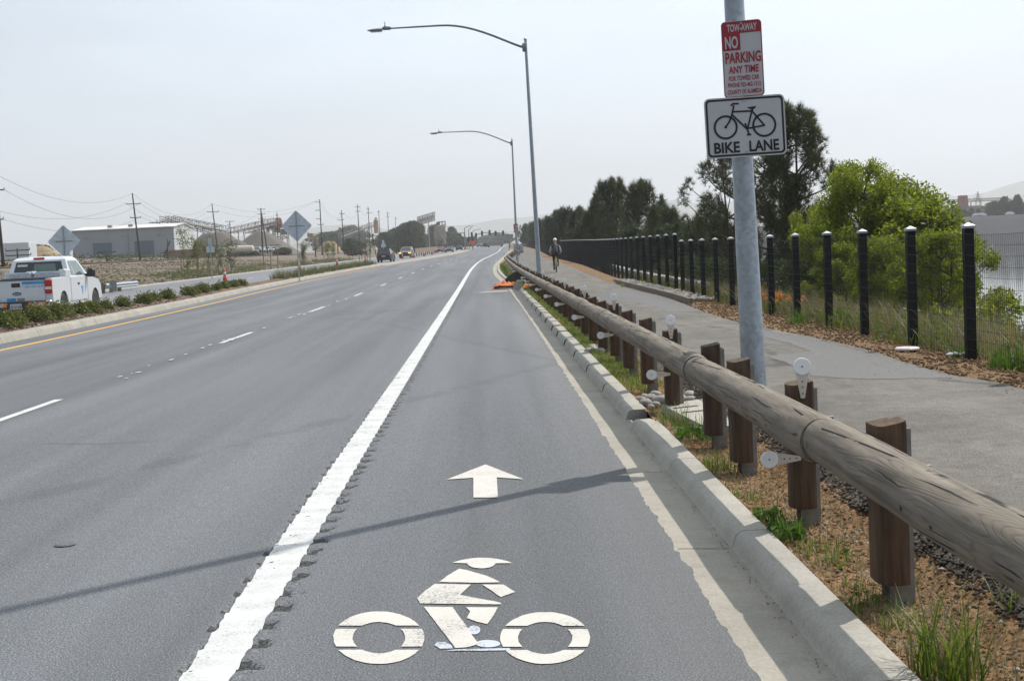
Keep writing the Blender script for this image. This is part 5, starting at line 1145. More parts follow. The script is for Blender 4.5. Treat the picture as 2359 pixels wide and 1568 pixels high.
# roadside scrub and dry grass of the field
def fz(x, y): return hground(x, y)
P = scatter(12000, 55, 260, lambda y: cx(y) - 24.7, lambda y: cx(y) - 47, fz, rg, 1.3); V, F_ = blades(P, .17, .022, rg, .9, 2); tag(npmesh('dry_grass', V, F_, MT['straw']), kind='stuff')
P = scatter(5200, 60, 260, lambda y: cx(y) - 24.7, lambda y: cx(y) - 30, fz, rg, 1.2, lambda x, y: mnoise.noise(Vector((x * .3, y * .09, 5))) > .0); P = np.repeat(P, 5, 0) + rg.normal(size=(len(P) * 5, 3)) * [.22, .22, .12] + [0, 0, .18]; V, F_ = leaf_cloud(P, .16, rg); tag(npmesh('roadside_scrub', V, F_, MT['sage']), kind='stuff')
P = scatter(5200, 120, 420, lambda y: -57, lambda y: -80, fz, rg, 1.0, lambda x, y: mnoise.noise(Vector((x * .2, y * .05, 8))) > .05); P = np.repeat(P, 5, 0) + rg.normal(size=(len(P) * 5, 3)) * [.5, .5, .3] + [0, 0, .3]; V, F_ = leaf_cloud(P, .34, rg); tag(npmesh('green_scrub', V, F_, MT['fartree']), kind='stuff')

P = scatter(5200, 58, 230, lambda y: cx(y) - 24.7, lambda y: cx(y) - 48, fz, rg, 1.3); bits('field_stones', P, .05, .22, MT['field'], rg)
P = scatter(420, 3.5, 26, lambda y: kx(y) + 1.22, lambda y: kx(y) + 1.275, lambda x, y: -.017, rg, 1.4); bits('gutter_grit', P, .0015, .005, MT['dirt2'], rg)
# ================================================================ the industrial side: shed, heaps, conveyors, poles, far trees
def hg(x, y): return hground(x, y)
def at(px, py, Y): return D(px, py, Y)
# --- shed
Ys = 350.0; e0 = D(165, 534.5, Ys); e1 = D(399, 521.5, Ys); zb = D(300, 594, Ys).z - .6
t = thing('industrial_shed', 'long pale grey metal shed with blue roller doors beyond the railway', 'shed', (e0.x, Ys, zb)); W_ = e1.x - e0.x; Hs = (e0.z + e1.z) / 2 - zb; Dp = 24.0; Hr = 0.95
mb = MB(); mb.prism([(0, -.5), (W_, -.5), (W_, Hs), (0, Hs)], lambda u, v, h: Vector((u, h, v)), 0, .25); mb.build('wall', MT['shed'], t); mb = MB(); mb.prism([(0, -.5), (W_, -.5), (W_, Hs), (0, Hs)], lambda u, v, h: Vector((u, h, v)), Dp - .25, Dp); mb.build('wall', MT['shed'], t)
mb = MB(); g_ = [(.0, -.5), (Dp, -.5), (Dp, Hs), (Dp / 2, Hs + Hr), (.0, Hs)]; mb.prism([(u + .26 if u == 0 else u - .26 if u == Dp else u, v) for u, v in g_], lambda u, v, h: Vector((h, u, v)), W_ - .2, W_ + .02); mb.build('gable_wall', MT['shedend'], t); mb = MB(); mb.prism([(u + .26 if u == 0 else u - .26 if u == Dp else u, v) for u, v in g_], lambda u, v, h: Vector((h, u, v)), 0, .2); mb.build('gable_wall', MT['shedend'], t)
mb = MB(); mb.prism([(-.35, Hs + .02), (Dp / 2, Hs + Hr + .08), (Dp + .35, Hs + .02), (Dp + .35, Hs + .2), (Dp / 2, Hs + Hr + .28), (-.35, Hs + .2)], lambda u, v, h: Vector((h, u, v)), -.3, W_ + .3); r_ = mb.build('roof', MT['roof'], t)
for x in (.38, .62): mb = MB(); mb.box((W_ * x * .86, 5.0, Hs + .8), (1.0, 1.0, .9)); mb.build('roof_vent', MT['greysteel'], r_)
for a, b, top in ((788, 950, 676), (1143, 1307, 658)):
    p0, p1 = D(*z1(a, top), Ys), D(*z1(b, top), Ys); mb = MB(); mb.box(((p0.x + p1.x) / 2 - e0.x, -.05, (p0.z - zb - .4) / 2), (p1.x - p0.x, .08, p0.z - zb + .4)); mb.build('roller_door', MT['door'], t)
for a, y in ((735, 632), (1045, 618), (1350, 603)): p = D(*z1(a, y), Ys); mb = MB(); mb.box((p.x - e0.x, -.1, p.z - zb), (.7, .2, .4)); mb.build('wall_lamp', MT['greysteel'], t)
p = D(*z1(1090, 620), Ys); mb = MB(); mb.box((p.x - e0.x, -.08, Hs / 2), (.25, .16, Hs)); mb.build('downpipe', MT['greysteel'], t)
# --- heaps of gravel and soil
def heap(px, top, Y, wpx, label, mat, seed, flatk=.0, name='gravel_heap'):
    p = D(px, top, Y); zb = hg(p.x, Y) - .5; H = p.z - zb; Rr = wpx / 2 * Y / F; n = 44; m_ = 16; V = [(0, 0, H)]
    for i in range(1, m_ + 1):
        f = i / m_
        for j in range(n):
            a = 2 * math.pi * j / n; k = 1 + .10 * mnoise.noise(Vector((math.cos(a) * 1.5, math.sin(a) * 1.5, seed))) ; z = H * (1 - max(0, (f - flatk) / (1 - flatk)) ** 1.06) + .03 * H * mnoise.noise(Vector((f * 6 * math.cos(a), f * 6 * math.sin(a), seed)))
            V.append((Rr * f * k * math.cos(a), Rr * .8 * f * k * math.sin(a), z))
    mb = MB(); mb.v = V; mb.f = [(0, 1 + j, 1 + (j + 1) % n) for j in range(n)] + [(1 + (i - 1) * n + j, 1 + i * n + j, 1 + i * n + (j + 1) % n, 1 + (i - 1) * n + (j + 1) % n) for i in range(1, m_) for j in range(n)]; mb.mi = [0] * len(mb.f)
    o = mb.build(name, mat, smooth=True, fix=False, loc=(p.x, Y, zb)); return tag(o, label, 'heap', 'heaps beyond the railway')
heap(497, 536, 440, 190, 'left grey gravel heap beside the pale shed end wall', MT['heap'], 1, .30)
heap(600, 533, 425, 200, 'tall grey gravel heap under the meeting conveyors', MT['heap'], 2, .12)
heap(545, 552, 405, 130, 'lower grey gravel heap between the two taller ones', MT['heap'], 3, .1)
heap(92, 567, 430, 150, 'tan soil heap at far left behind the pickup truck', MT['soil'], 4, .15, 'soil_heap')
heap(22, 572, 440, 130, 'brown scrubby soil heap at the left picture edge', MT['heap'], 5, .4, 'soil_heap')
heap(758, 556, 620, 70, 'brown earth heap right of the larger diamond sign', MT['soil'], 6, .3, 'soil_heap')
# --- conveyors and plant
def truss(mb, A, B, h, w, n, r_=.10):
    A, B = Vector(A), Vector(B); d = (B - A); s_ = Vector((d.y, -d.x, 0)).normalized() * w / 2; up = Vector((0, 0, h))
    for q in (-1, 1):
        mb.tube([A + s_ * q, B + s_ * q], r_, 4); mb.tube([A + s_ * q + up, B + s_ * q + up], r_, 4)
        for k in range(n):
            a, b = A + d * (k / n) + s_ * q, A + d * ((k + 1) / n) + s_ * q; mb.tube([a, b + up] if k % 2 else [a + up, b], r_ * .7, 4); mb.tube([a, a + up], r_ * .7, 4)
def conveyor(label, a, b, Y0, Y1, h=2.0, w=2.0, legs=3, cover=None, mat='brown', n=14):
    A, B = D(*a, Y0), D(*b, Y1); t = thing('conveyor', label, 'conveyor', (0, 0, 0), 0, 'conveyors of the gravel works'); mb = MB(); truss(mb, A, B, h, w, n); mb.build('truss', MT[mat], t)
    d = B - A; s_ = Vector((d.y, -d.x, 0)).normalized() * w * .4; mb = MB(); mb.loft([[A + s_ + Vector((0, 0, .5)), A - s_ + Vector((0, 0, .5)), A - s_ + Vector((0, 0, .7)), A + s_ + Vector((0, 0, .7))], [B + s_ + Vector((0, 0, .5)), B - s_ + Vector((0, 0, .5)), B - s_ + Vector((0, 0, .7)), B + s_ + Vector((0, 0, .7))]]); mb.build('belt', MT[cover or 'greysteel'], t)
    for k in range(legs):
        u = (k + .6) / legs; p = A + d * u; gz_ = hg(p.x, p.y)
        mb = MB(); mb.tube([p + s_, Vector((p.x, p.y, gz_)) + s_ * 2], .14, 4); mb.tube([p - s_, Vector((p.x, p.y, gz_)) - s_ * 2], .14, 4); mb.build('support_leg', MT[mat], t)
    return t
def plant(label, px0, px1, top, base, Y, seed, mat='brown', hop=True, name='processing_plant'):
    rg = np.random.default_rng(seed); a, b = D(px0, top, Y), D(px1, top, Y); zb = D((px0 + px1) / 2, base, Y).z; H = a.z - zb; w = b.x - a.x
    t = thing(name, label, 'plant', ((a.x + b.x) / 2, Y, zb)); mb = MB(); nx = max(2, int(w / 2.2)); nz_ = max(2, int(H / 2.4))
    for i in range(nx + 1):
        for yy in (-2, 2): mb.tube([(-w / 2 + w * i / nx, yy, -1), (-w / 2 + w * i / nx, yy, H * rg.uniform(.55, 1.0))], .13, 4)
    for k in range(1, nz_):
        for yy in (-2, 2): mb.tube([(-w / 2, yy, H * k / nz_), (w / 2, yy, H * k / nz_)], .11, 4)
        mb.tube([(-w / 2, -2, H * (k - 1) / nz_), (-w / 2 + w * rg.random(), -2, H * k / nz_)], .09, 4); mb.tube([(w / 2, -2, H * (k - 1) / nz_), (w / 2 - w * rg.random(), -2, H * k / nz_)], .09, 4)
    mb.build('frame', MT[mat], t)
    for k in range(nx):
        if rg.random() < .75: mb = MB(); h = H * rg.uniform(.14, .3); mb.box((-w / 2 + w * (k + .5) / nx, 0, H * rg.uniform(.3, .85)), (w / nx * .95, 3.4, h), top=(1.0, 1.0) if rg.random() < .5 else (.6, .8)); mb.build('hopper' if k % 2 else 'housing', MT['rust' if rg.random() < .3 else 'greysteel' if rg.random() < .5 else mat], t)
    for k in range(2): mb = MB(); mb.box((0, 0, H * (.4 + .35 * k)), (w * 1.02, 4.3, .22)); mb.build('platform', MT[mat], t)
    return t
conveyor('long open truss conveyor falling from the machinery behind the shed roof', z2(330, 545), z2(1000, 680), 470, 440, 1.9, 2, 3)
conveyor('lower second conveyor falling just under the long one behind the shed', z2(230, 535), z2(860, 705), 500, 470, 1.6, 2, 3)
conveyor('conveyor rising to the right above the tall gravel heap', z2(1050, 690), z2(1600, 555), 450, 490, 1.7, 2, 3)
conveyor('lower conveyor with pale roofing below the rising one', z2(1230, 690), z2(1580, 600), 470, 490, 1.3, 2, 2, 'roof')
conveyor('conveyor rising left of the round tan silo', z3(880, 860), z3(1390, 670), 600, 620, 1.8, 2, 3)
conveyor('boxed grey conveyor gallery leaning onto the tall hopper tower', z4(232, 468), z4(482, 392), 560, 560, 3.2, 3, 1, 'tan', 'greysteel')
plant('rusty machinery on top of the works behind the shed roof', *[z2(80, 0)[0], z2(270, 0)[0]], z2(0, 510)[1], z2(0, 700)[1], 500, 3)
plant('dark framed screening plant behind the larger diamond sign', z2(1480, 0)[0], z2(1720, 0)[0], z2(0, 545)[1], z2(0, 850)[1], 500, 4)
plant('brown framed plant right of the larger diamond sign', z3(340, 0)[0], z3(480, 0)[0], z3(0, 740)[1], z3(0, 960)[1], 520, 5, 'tan')
plant('grey framed base under the round tan silo', z3(1240, 0)[0], z3(1490, 0)[0], z3(0, 770)[1], z3(0, 1000)[1], 600, 6)
p = D(*z2(1618, 560), 492); mb = MB(); mb.box((0, 0, 0), (3.0, 3, 3.2), top=(.6, .7)); tag(mb.build('head_house', MT['rust'], loc=p), 'reddish head housing at the upper end of the rising conveyor', 'housing')
def silo(label, px, top, base, Y, w, mat, cap=True):
    a = D(px, top, Y); b = D(px, base, Y); H = a.z - b.z; t = thing('silo', label, 'silo', (b.x, Y, b.z)); mb = MB(); mb.lathe((0, 0, 0), [(w * .5, 0), (w * .5, H * .78), (w * .42, H * .82)], 18); mb.build('tank', MT[mat], t)
    mb = MB(); mb.lathe((0, 0, H * .82), [(w * .52, 0), (w * .3, H * .06), (w * .2, H * .18), (.1, H * .18)], 14); mb.build('cap', MT['greysteel'], t); return t
silo('round tan silo with a domed top left of the far trees', z3(1433, 0)[0], z3(0, 530)[1], z3(0, 780)[1], 615, 11.0 * 615 / F, 'tan')
# tall concrete hopper tower
Yh = 570; a, b = D(*z4(455, 470), Yh), D(*z4(630, 470), Yh); zb = D(*z4(560, 735), Yh).z; Ht = a.z - zb; w = b.x - a.x
t = thing('hopper_tower', 'tall grey concrete hopper tower with pipe framework on top', 'tower', ((a.x + b.x) / 2, Yh, zb)); mb = MB(); mb.box((0, 0, Ht * .66), (w, w * .8, Ht * .62), top=(.86, .86)); mb.build('hopper', plain('old_concrete_wall', (.27, .24, .21), .9, 0, .25, .8), t)
mb = MB(); mb.box((0, 0, Ht * .30), (w * .9, w * .7, Ht * .12)); mb.box((-w * .34, 0, Ht * .12), (w * .2, w * .5, Ht * .28)); mb.box((w * .28, 0, Ht * .12), (w * .24, w * .5, Ht * .28)); mb.build('base', MT['greysteel'], t)
mb = MB()
for x in (-.05, .2, .45): mb.tube([(w * x, 0, Ht * .9), (w * x, 0, Ht * 1.22)], .22, 5)
mb.tube([(-w * .3, 0, Ht * 1.15), (w * .45, 0, Ht * 1.2)], .2, 5); mb.tube([(w * .05, 0, Ht * .98), (w * .45, 0, Ht * 1.04)], .16, 5); mb.box((-w * .12, 0, Ht * 1.08), (w * .3, 2, Ht * .14)); mb.build('pipework', MT['brown'], t)
mb = MB(); mb.tube([(w * .45, -w * .42, Ht * .05), (w * .05, -w * .45, Ht * .5)], .35, 6); mb.build('chute', MT['tan'], t)
# --- railway
xt = lambda Y: cx(Y) - 50.0
trk = thing('railway_track', 'single rusty railway track on a low embankment across the road', 'railway', (0, 0, 0))
for s_ in (-.75, .75):
    mb = MB(); mb.loft([[Vector((xt(y) + s_ + u, y, hg(xt(y), y) + z)) for u, z in ((-.05, .2), (.05, .2), (.05, .38), (-.05, .38))] for y in range(60, 480, 12)]); mb.build('rail', MT['railsteel'], trk)
mb = MB(); mb.loft([[Vector((xt(y) + u, y, hg(xt(y), y) + z)) for u, z in ((-2.6, -.2), (-1.3, .18), (1.3, .18), (2.6, -.2))] for y in range(60, 480, 12)]); mb.build('ballast_bed', MT['ballast'], trk)
mb = MB()
for k in range(560): y = 90 + k * .62; mb.box((xt(y), y, hg(xt(y), y) + .2), (2.5, .24, .14))
o = mb.build('sleepers', MT['pole'], trk); o['kind'] = 'stuff'
# --- utility poles and telegraph poles
def pole(name, label, top, base, Y, arms, group, rad=.17, brace=None):
    b = D(*base, Y); tp = D(*top, Y); zb = min(hg(b.x, Y), b.z); t = thing(name, label, 'utility pole', (b.x, Y, zb), 0, group); H = tp.z - zb; dx = tp.x - b.x
    mb = MB(); mb.tube([(0, 0, -.3), (dx * .5, 0, H * .5), (dx, 0, H)], [rad, rad * .85, rad * .6], 8); mb.build('pole', MT['pole'], t, smooth=True)
    sc_ = Y / F
    for (yy, x0, x1) in arms:
        z = D(base[0], yy, Y).z - zb; u = z / H; xa, xb = D(x0, yy, Y).x - b.x, D(x1, yy, Y).x - b.x
        mb = MB(); mb.box(((xa + xb) / 2, .12, z), (max(.6, xb - xa), .1, .13)); c = mb.build('cross_arm', MT['pole'], t)
        for q in (xa, xb): mb = MB(); mb.lathe((q, .12, z + .06), [(.03, 0), (.07, .06), (.07, .16), (.03, .22)], 6); mb.build('insulator', MT['greysteel'], c)
    if brace:
        q0, q1 = D(*brace[0], Y), D(*brace[1], Y); mb = MB(); mb.tube([q0 - Vector(t.location), q1 - Vector(t.location)], rad * .8, 6); mb.build('brace', MT['pole'], t)
    return t
def Z(z, p): return z(*p)
g = 'tall wooden utility poles'
UP = []
def up(z, top, base, Y, arms, label, br=None, rad=.17):
    A = [(z(0, y)[1], z(x0, 0)[0], z(x1, 0)[0]) for y, x0, x1 in arms]; UP.append((z(*top), Y, A)); pole('utility_pole', label, z(*top), z(*base), Y, A, g, rad, br)
P0 = (( -22, 300), (8.5, 618)); Y0 = 165
pole('utility_pole', 'leaning pole at the left picture edge behind the pickup truck', *P0, Y0, [(437, -40, 9), (505, -30, 7)], g, .2)
up(z1, (1125, 250), (1195, 830), 250, [(338, 1072, 1192), (455, 1108, 1195)], 'utility pole in front of the pale shed, tallest on the left')
up(z2, (820, 330), (892, 840), 330, [(425, 765, 900), (605, 808, 905)], 'leaning utility pole in front of the left gravel heap')
up(z2, (1032, 538), (1062, 900), 400, [(541, 982, 1085), (580, 1005, 1030), (622, 990, 1090)], 'T-shaped utility pole right of the leaning one')
up(z2, (1405, 382), (1428, 925), 372, [(396, 1365, 1450), (455, 1368, 1455), (512, 1378, 1460)], 'braced double utility pole left of the larger diamond sign', (z2(1410, 440), z2(1490, 930)), .24)
up(z2, (1340, 545), (1352, 700), 520, [(556, 1295, 1380)], 'small far T-shaped pole beside the braced double pole')
up(z2, (1597, 430), (1608, 760), 450, [(470, 1590, 1606)], 'thin pole left of the larger diamond sign')
up(z3, (525, 240), (562, 1000), 360, [(282, 460, 532), (412, 460, 535), (549, 472, 542), (642, 497, 592)], 'tall four-armed utility pole right of the larger diamond sign')
up(z3, (872, 410), (918, 1070), 400, [(468, 842, 915), (566, 812, 910)], 'leaning utility pole second right of the larger diamond sign')
up(z3, (1127, 315), (1162, 920), 440, [(360, 1085, 1168), (430, 1095, 1168)], 'utility pole in front of the conveyor left of the silo')
up(z3, (1297, 355), (1326, 905), 480, [(395, 1282, 1312), (455, 1270, 1356)], 'utility pole just left of the round tan silo')
up(z3, (1465, 415), (1487, 760), 560, [(440, 1445, 1485)], 'utility pole just right of the round tan silo')
up(z3, (1608, 435), (1628, 900), 600, [(465, 1590, 1630), (515, 1588, 1638)], 'utility pole left of the far dark trees')
up(z3, (1732, 515), (1742, 800), 720, [(545, 1715, 1760)], 'farthest utility pole above the far trees')
up(z3, (802, 740), (816, 1032), 420, [(746, 760, 822)], 'short T-shaped pole between the two tall leaning poles')
g2 = 'short two-armed telegraph poles by the railway'
def tp(z, top, base, arms, label, Y=None, br=None):
    bx = z(*base)[0]; Yq = Y or min(430, 57.0 * F / (1118 - bx)); A = [(z(0, y)[1], z(x0, 0)[0], z(x1, 0)[0]) for y, x0, x1 in arms]; pole('telegraph_pole', label, z(*top), z(*base), Yq, A, g2, .13, br)
tp(z1, (145, 718), (152, 830), [(735, 45, 250), (778, 45, 262)], 'short two-armed telegraph pole left of the truck cab')
tp(z1, (904, 738), (912, 875), [(751, 820, 985), (788, 820, 988)], 'short two-armed telegraph pole before the left blue roller door')
tp(z2, (288, 752), (296, 1042), [(915, 198, 392)], 'braced telegraph pole at the right end of the shed front', None, (z2(316, 775), z2(252, 968)))
tp(z2, (845, 815), (850, 960), [(831, 768, 912)], 'telegraph pole behind the small sign back')
tp(z2, (1248, 818), (1254, 955), [(824, 1170, 1316), (851, 1172, 1300)], 'two-armed telegraph pole in front of the tall gravel heap')
tp(z2, (1577, 818), (1581, 932), [(825, 1505, 1642), (851, 1510, 1630)], 'two-armed telegraph pole left of the large diamond sign post')
for i, (a, b) in enumerate((((445, 885), (460, 1092)), ((1027, 848), (1042, 1062)), ((1080, 880), (1095, 1052)), ((1248, 850), (1262, 1002)), ((1382, 850), (1418, 1022)), ((1738, 880), (1748, 985)))):
    tp(z3, a, b, [], '%s armless dark post from the left, right of the larger diamond sign' % ORD[i], 300 + 20 * i)
def span(A, B, sag, r_, label, first=None):
    A, B = Vector(A), Vector(B); mb = MB(); mb.tube([A + (B - A) * (k / 14) - Vector((0, 0, 4 * sag * (k / 14) * (1 - k / 14))) for k in range(15)], r_, 3, cap=False); o = mb.build('overhead_wire', MT['wire'], fix=False); return tag(o, label, 'wire', 'overhead wires between the utility poles')
q = [(D(-22, 300, Y0)), (D(9, 437, Y0)), (D(-38, 437, Y0)), (D(7, 505, Y0))]
UPt = {i: u for i, u in enumerate(UP)}
def tip(i, a, s_): top, Y, A = UP[i]; y, x0, x1 = A[min(a, len(A) - 1)]; return D((x0, x1)[s_], y - 1, Y)
def tp0(i): top, Y, A = UP[i]; return D(top[0], top[1], Y)
W0 = [(D(-60, 372, Y0), tp0(0), 3.0, 'topmost sagging wire at the left, above the pale shed'), (q[1], tip(0, 0, 1), 3.0, 'second sagging wire at the left, reaching the shed pole arm'), (D(-60, 470, Y0), tip(0, 0, 0), 2.2, 'third sagging wire at the left, above the pale shed'), (q[3], tip(0, 1, 1), 2.0, 'lowest sagging wire at the left, reaching the lower shed pole arm'),
      (tp0(0), tp0(1), 3.2, 'top wire between the shed pole and the leaning pole'), (tip(0, 0, 1), tip(1, 0, 1), 3, 'wire from shed pole arm to the leaning pole arm'), (tip(0, 0, 0), tip(1, 0, 0), 3, 'lower wire from shed pole arm to the leaning pole'),
      (tp0(1), tp0(6), 2.5, 'top wire from the leaning pole to the four-armed pole'), (tip(1, 0, 1), tip(6, 0, 0), 2.5, 'wire from the leaning pole arm to the four-armed pole'), (tip(6, 0, 1), tip(7, 0, 1), 2.5, 'wire right of the four-armed pole'), (tip(7, 0, 1), tip(8, 0, 1), 2.5, 'wire between the poles left of the silo'), (tip(8, 0, 1), tip(9, 0, 1), 2.5, 'wire across the round silo'), (tip(9, 1, 1), tip(11, 0, 1), 2.5, 'wire above the far trees'), (tip(0, 1, 1), tip(3, 1, 0), 3.5, 'wire in front of the gravel heaps')]
for a, b, s_, lab in W0: span(a, b, s_, .02, lab)
for k, y in enumerate((569, 583)): span(D(-10, y, 210), D(150, y + 2, 205), .6, .02, ('upper' if k == 0 else 'lower') + ' thin wire behind the pickup roof at far left')
# --- signs seen from behind
def diamond(label, c, wpx, base, Y, tilt):
    ce = D(*c, Y); b = D(*base, Y); s_ = wpx / 2 * Y / F; zb = hg(ce.x, Y) if base[1] > 660 else zr(Y) + .2
    t = thing('diamond_sign', label, 'road sign', (ce.x, Y, 0), R(tilt), 'diamond road signs seen from behind'); k = .12
    P = []
    for a in range(4):
        for q in range(5): w = R(90 * a - 40 + 20 * q + 0); P.append((s_ * ((1 - k) * math.cos(R(90 * a)) + k * math.cos(w)), s_ * ((1 - k) * math.sin(R(90 * a)) + k * math.sin(w))))
    mb = MB(); mb.prism(P, lambda u, v, h: Vector((u, h, ce.z + v)), .03, .036); mb.build('plate', MT['alu'], t)
    mb = MB(); mb.box((0, -.02, (ce.z + s_ * .96 + zb - .3) / 2), (.055, .055, ce.z + s_ * .96 - zb + .3)); mb.build('post', MT['galv'], t)
    mb = MB(); mb.box((0, .018, ce.z), (s_ * 1.1, .02, .05)); mb.build('brace', MT['greysteel'], t); return t
diamond('diamond sign back behind the pickup truck cab, in front of the shed', z1(543, 658), 72, (155, 640), 79, 0)
diamond('larger blue-grey diamond sign back standing in the median grass', z3(155, 665), 69, (689, 641), 90, -3)
pb = D(*z2(828, 1230), 119); zc = D(*z2(815, 876), 119); s_ = 119 / F
t = thing('small_sign', 'small stepped sign back on a thin post among the young trees', 'road sign', (pb.x, 119, 0)); zb = hg(pb.x, 119)
mb = MB(); mb.box((-.05, .04, zc.z), (.66, .01, .50)); mb.build('plate', MT['alu'], t); mb = MB(); mb.box((-.05, .04, zc.z + .60), (.30, .01, .68)); mb.build('upper_plate', MT['alu'], t); mb = MB(); mb.box((-.03, 0, (zc.z + .9 + zb) / 2), (.06, .06, zc.z + .9 - zb)); mb.build('post', MT['galv'], t)
p = D(*z3(1542, 975), 205); t = thing('small_sign', 'small pale sign back rising behind the dark car roof', 'road sign', (p.x, 205, 0)); mb = MB(); mb.box((0, 0, p.z), (.62, .04, .5)); mb.build('plate', MT['alu'], t); mb = MB(); mb.box((0, 0, p.z + .5), (.3, .04, .5)); mb.build('upper_plate', MT['alu'], t); mb = MB(); mb.box((0, .05, p.z / 2), (.1, .1, p.z + 1)); mb.build('post', MT['galv'], t)
# --- guardrail end beside the pickup
Yg = 84; p = D(248, 668, Yg); t = thing('guardrail_end', 'grey crash barrier end with wooden post right of the pickup truck', 'guardrail', (p.x, Yg, hg(p.x, Yg)))
mb = MB(); mb.loft([[Vector((-.1 + u, y, z)) for u, z in ((0, .45), (.08, .52), (0, .6), (.08, .68), (0, .78), (-.03, .78), (.04, .68), (-.03, .6), (.04, .52), (-.03, .45))] for y in (0, 1.9, 3.8, 7.6)]); mb.build('beam', MT['galv'], t)
for y in (.05, 1.9, 3.8): mb = MB(); mb.box((-.28, y, .3), (.2, .2, 1.0)); mb.build('post', MT['barkl'], t)
mb = MB(); mb.box((.34, -.02, .62), (.42, .03, .62)); mb.build('marker_plate', MT['greysteel'], t); mb = MB(); mb.box((.1, 0, .58), (.36, .16, .12)); mb.build('bracket', MT['galv'], t)
p0, p1 = D(*z4(190, 852), 255), D(*z4(505, 812), 330); t = thing('crash_barrier', 'long low brown crash barrier along the far side of the road', 'guardrail', (0, 0, 0)); mb = MB(); mb.loft([[q + Vector((u, 0, z)) for u, z in ((0, -.1), (0, .75), (.1, .75), (.1, -.1))] for q in (p0, p1)]); mb.build('beam', plain('weathered_barrier', (.20, .14, .09), .8), t)
for k in range(12): q = p0 + (p1 - p0) * (k / 11); mb = MB(); mb.box((q.x - .15, q.y, q.z), (.2, .2, 1.5)); mb.build('post', MT['stake'], t)
# --- traffic cones
ct = thing('traffic_cone', 'x', 'traffic cone', (0, 0, 0), 0, 'traffic cones on the opposite road'); mb = MB(); mb.box((0, 0, .025), (.40, .40, .05), bev=.02); mb.build('base', MT['plastic'], ct)
mb = MB(); mb.lathe((0, 0, .05), [(.155, 0), (.115, .26), (.06, .62), (.03, .80), (.022, .80)], 20); mb.build('body', MT['conered'], ct, smooth=True); mb = MB(); mb.lathe((0, 0, .05), [(.096, .40), (.066, .60)], 20); mb.lathe((0, 0, .05), [(.118, .27), (.114, .29)], 20); mb.build('reflective_band', MT['signw'], ct, smooth=True)
cn = [((519, 653), 100, 'nearest traffic cone, red with a white band, above the median shrubs'), ((690, 628), 150, 'traffic cone partly behind the larger diamond sign post'), ((777, 617.5), 165, 'traffic cone right of the larger diamond sign, beyond the grass clumps'), ((843, 608), 182, 'traffic cone left of the dark car'), ((927, 596), 225, 'traffic cone at the front of the oncoming headlit car'), ((953.5, 591), 238, 'traffic cone right of the oncoming headlit car'), ((977, 587), 262, 'dark small cone, first past the oncoming headlit car'), ((995, 584), 290, 'dark small cone left of the distant red car'), ((1070, 573), 420, 'tiny far cone right of the dark blue car'), ((1076, 572), 440, 'tiny farthest cone right of the dark blue car')]
for i, ((px, py), Y, lab) in enumerate(cn):
    o = ct if i == 0 else dup(ct); p = D(px, py, Y); o.location = (p.x, Y, zr(Y) + .005); s_ = 1.15 if i else 1.08; o.scale = (s_, s_, s_); o.rotation_euler = (0, 0, i * .4); o['label'] = lab
# --- far trees
FT = [broadleaf('far_tree', 51, 10, 9, 9000, .5, MT['fartree'], MT['bark'], 2, 30, 1.4, .04), broadleaf('far_tree', 52, 9, 9, 8000, .5, MT['fartree'], MT['bark'], 3, 26, 1.3, .02)]
FL = [(4, 'hazy grey-green tree behind the utility poles, between the large diamond sign and the silo', 'hazy trees left of the silo'), (9, 'green tree just right of the round tan silo, behind the dark car', 'trees right of the silo'), (12, 'dark rounded tree under the boxed conveyor gallery', 'trees under the conveyor gallery'), (15, 'hazy tree close beside the tall hopper tower', 'trees beside the hopper tower'), (19, 'low hazy tree right of the hopper tower, behind the distant cars', 'low trees behind the distant cars'), (25, 'pale hazy tree below the traffic signals at the road end', 'trees at the road end'), (30, 'small dark tree on top of the soil heaps at far left', 'trees on the soil heaps'), (34, 'low dark bush in front of the grey gravel heaps', 'bushes before the gravel heaps'), (36, 'bright green roadside bush left of the dark car', 'bushes left of the dark car'), (99, 'low green bush by the railway in front of the shed', 'bushes by the railway')]
used = set(); ft = [(z3(930, 690), 800, 1.6), (z3(1020, 652), 820, 1.2), (z3(1110, 700), 800, 1.5), (z3(720, 755), 700, 2.0), (z3(600, 765), 700, 2.0), (z3(1550, 760), 480, 1.2), (z3(1700, 715), 500, 1.2), (z3(1790, 675), 470, 1.0), (z3(1885, 622), 480, .9), (z3(1950, 640), 500, .9), (z4(60, 432), 480, .9), (z4(150, 400), 470, .85), (z4(225, 432), 480, .8), (z4(360, 590), 700, 2.2), (z4(460, 455), 640, .8), (z4(705, 482), 700, .7), (z4(650, 555), 650, 1.5), (z4(760, 570), 650, 1.8), (z4(850, 630), 600, 2.0), (z4(930, 640), 640, 2.5), (z4(1120, 640), 1100, 2.0), (z4(1200, 605), 1100, 1.7), (z4(1280, 575), 1150, 1.5), (z4(1340, 565), 1150, 1.4), (z4(1420, 590), 1000, 2.0), (z4(1500, 600), 950, 1.8), (z1(35, 678), 620, 1.0), (z1(228, 680), 600, .9), (z1(275, 678), 600, .9), (z1(325, 684), 600, 1.0), (z1(380, 690), 620, 1.2), (z2(1680, 850), 330, 2.2), (z2(1620, 870), 340, 2.2), (z2(1300, 890), 330, 2.6), (z2(1180, 900), 330, 2.8), (z3(1020, 860), 350, 1.3), (z3(1110, 900), 360, 1.6), (z1(1155, 835), 200, 1.6), (z1(1065, 840), 205, 1.4)]
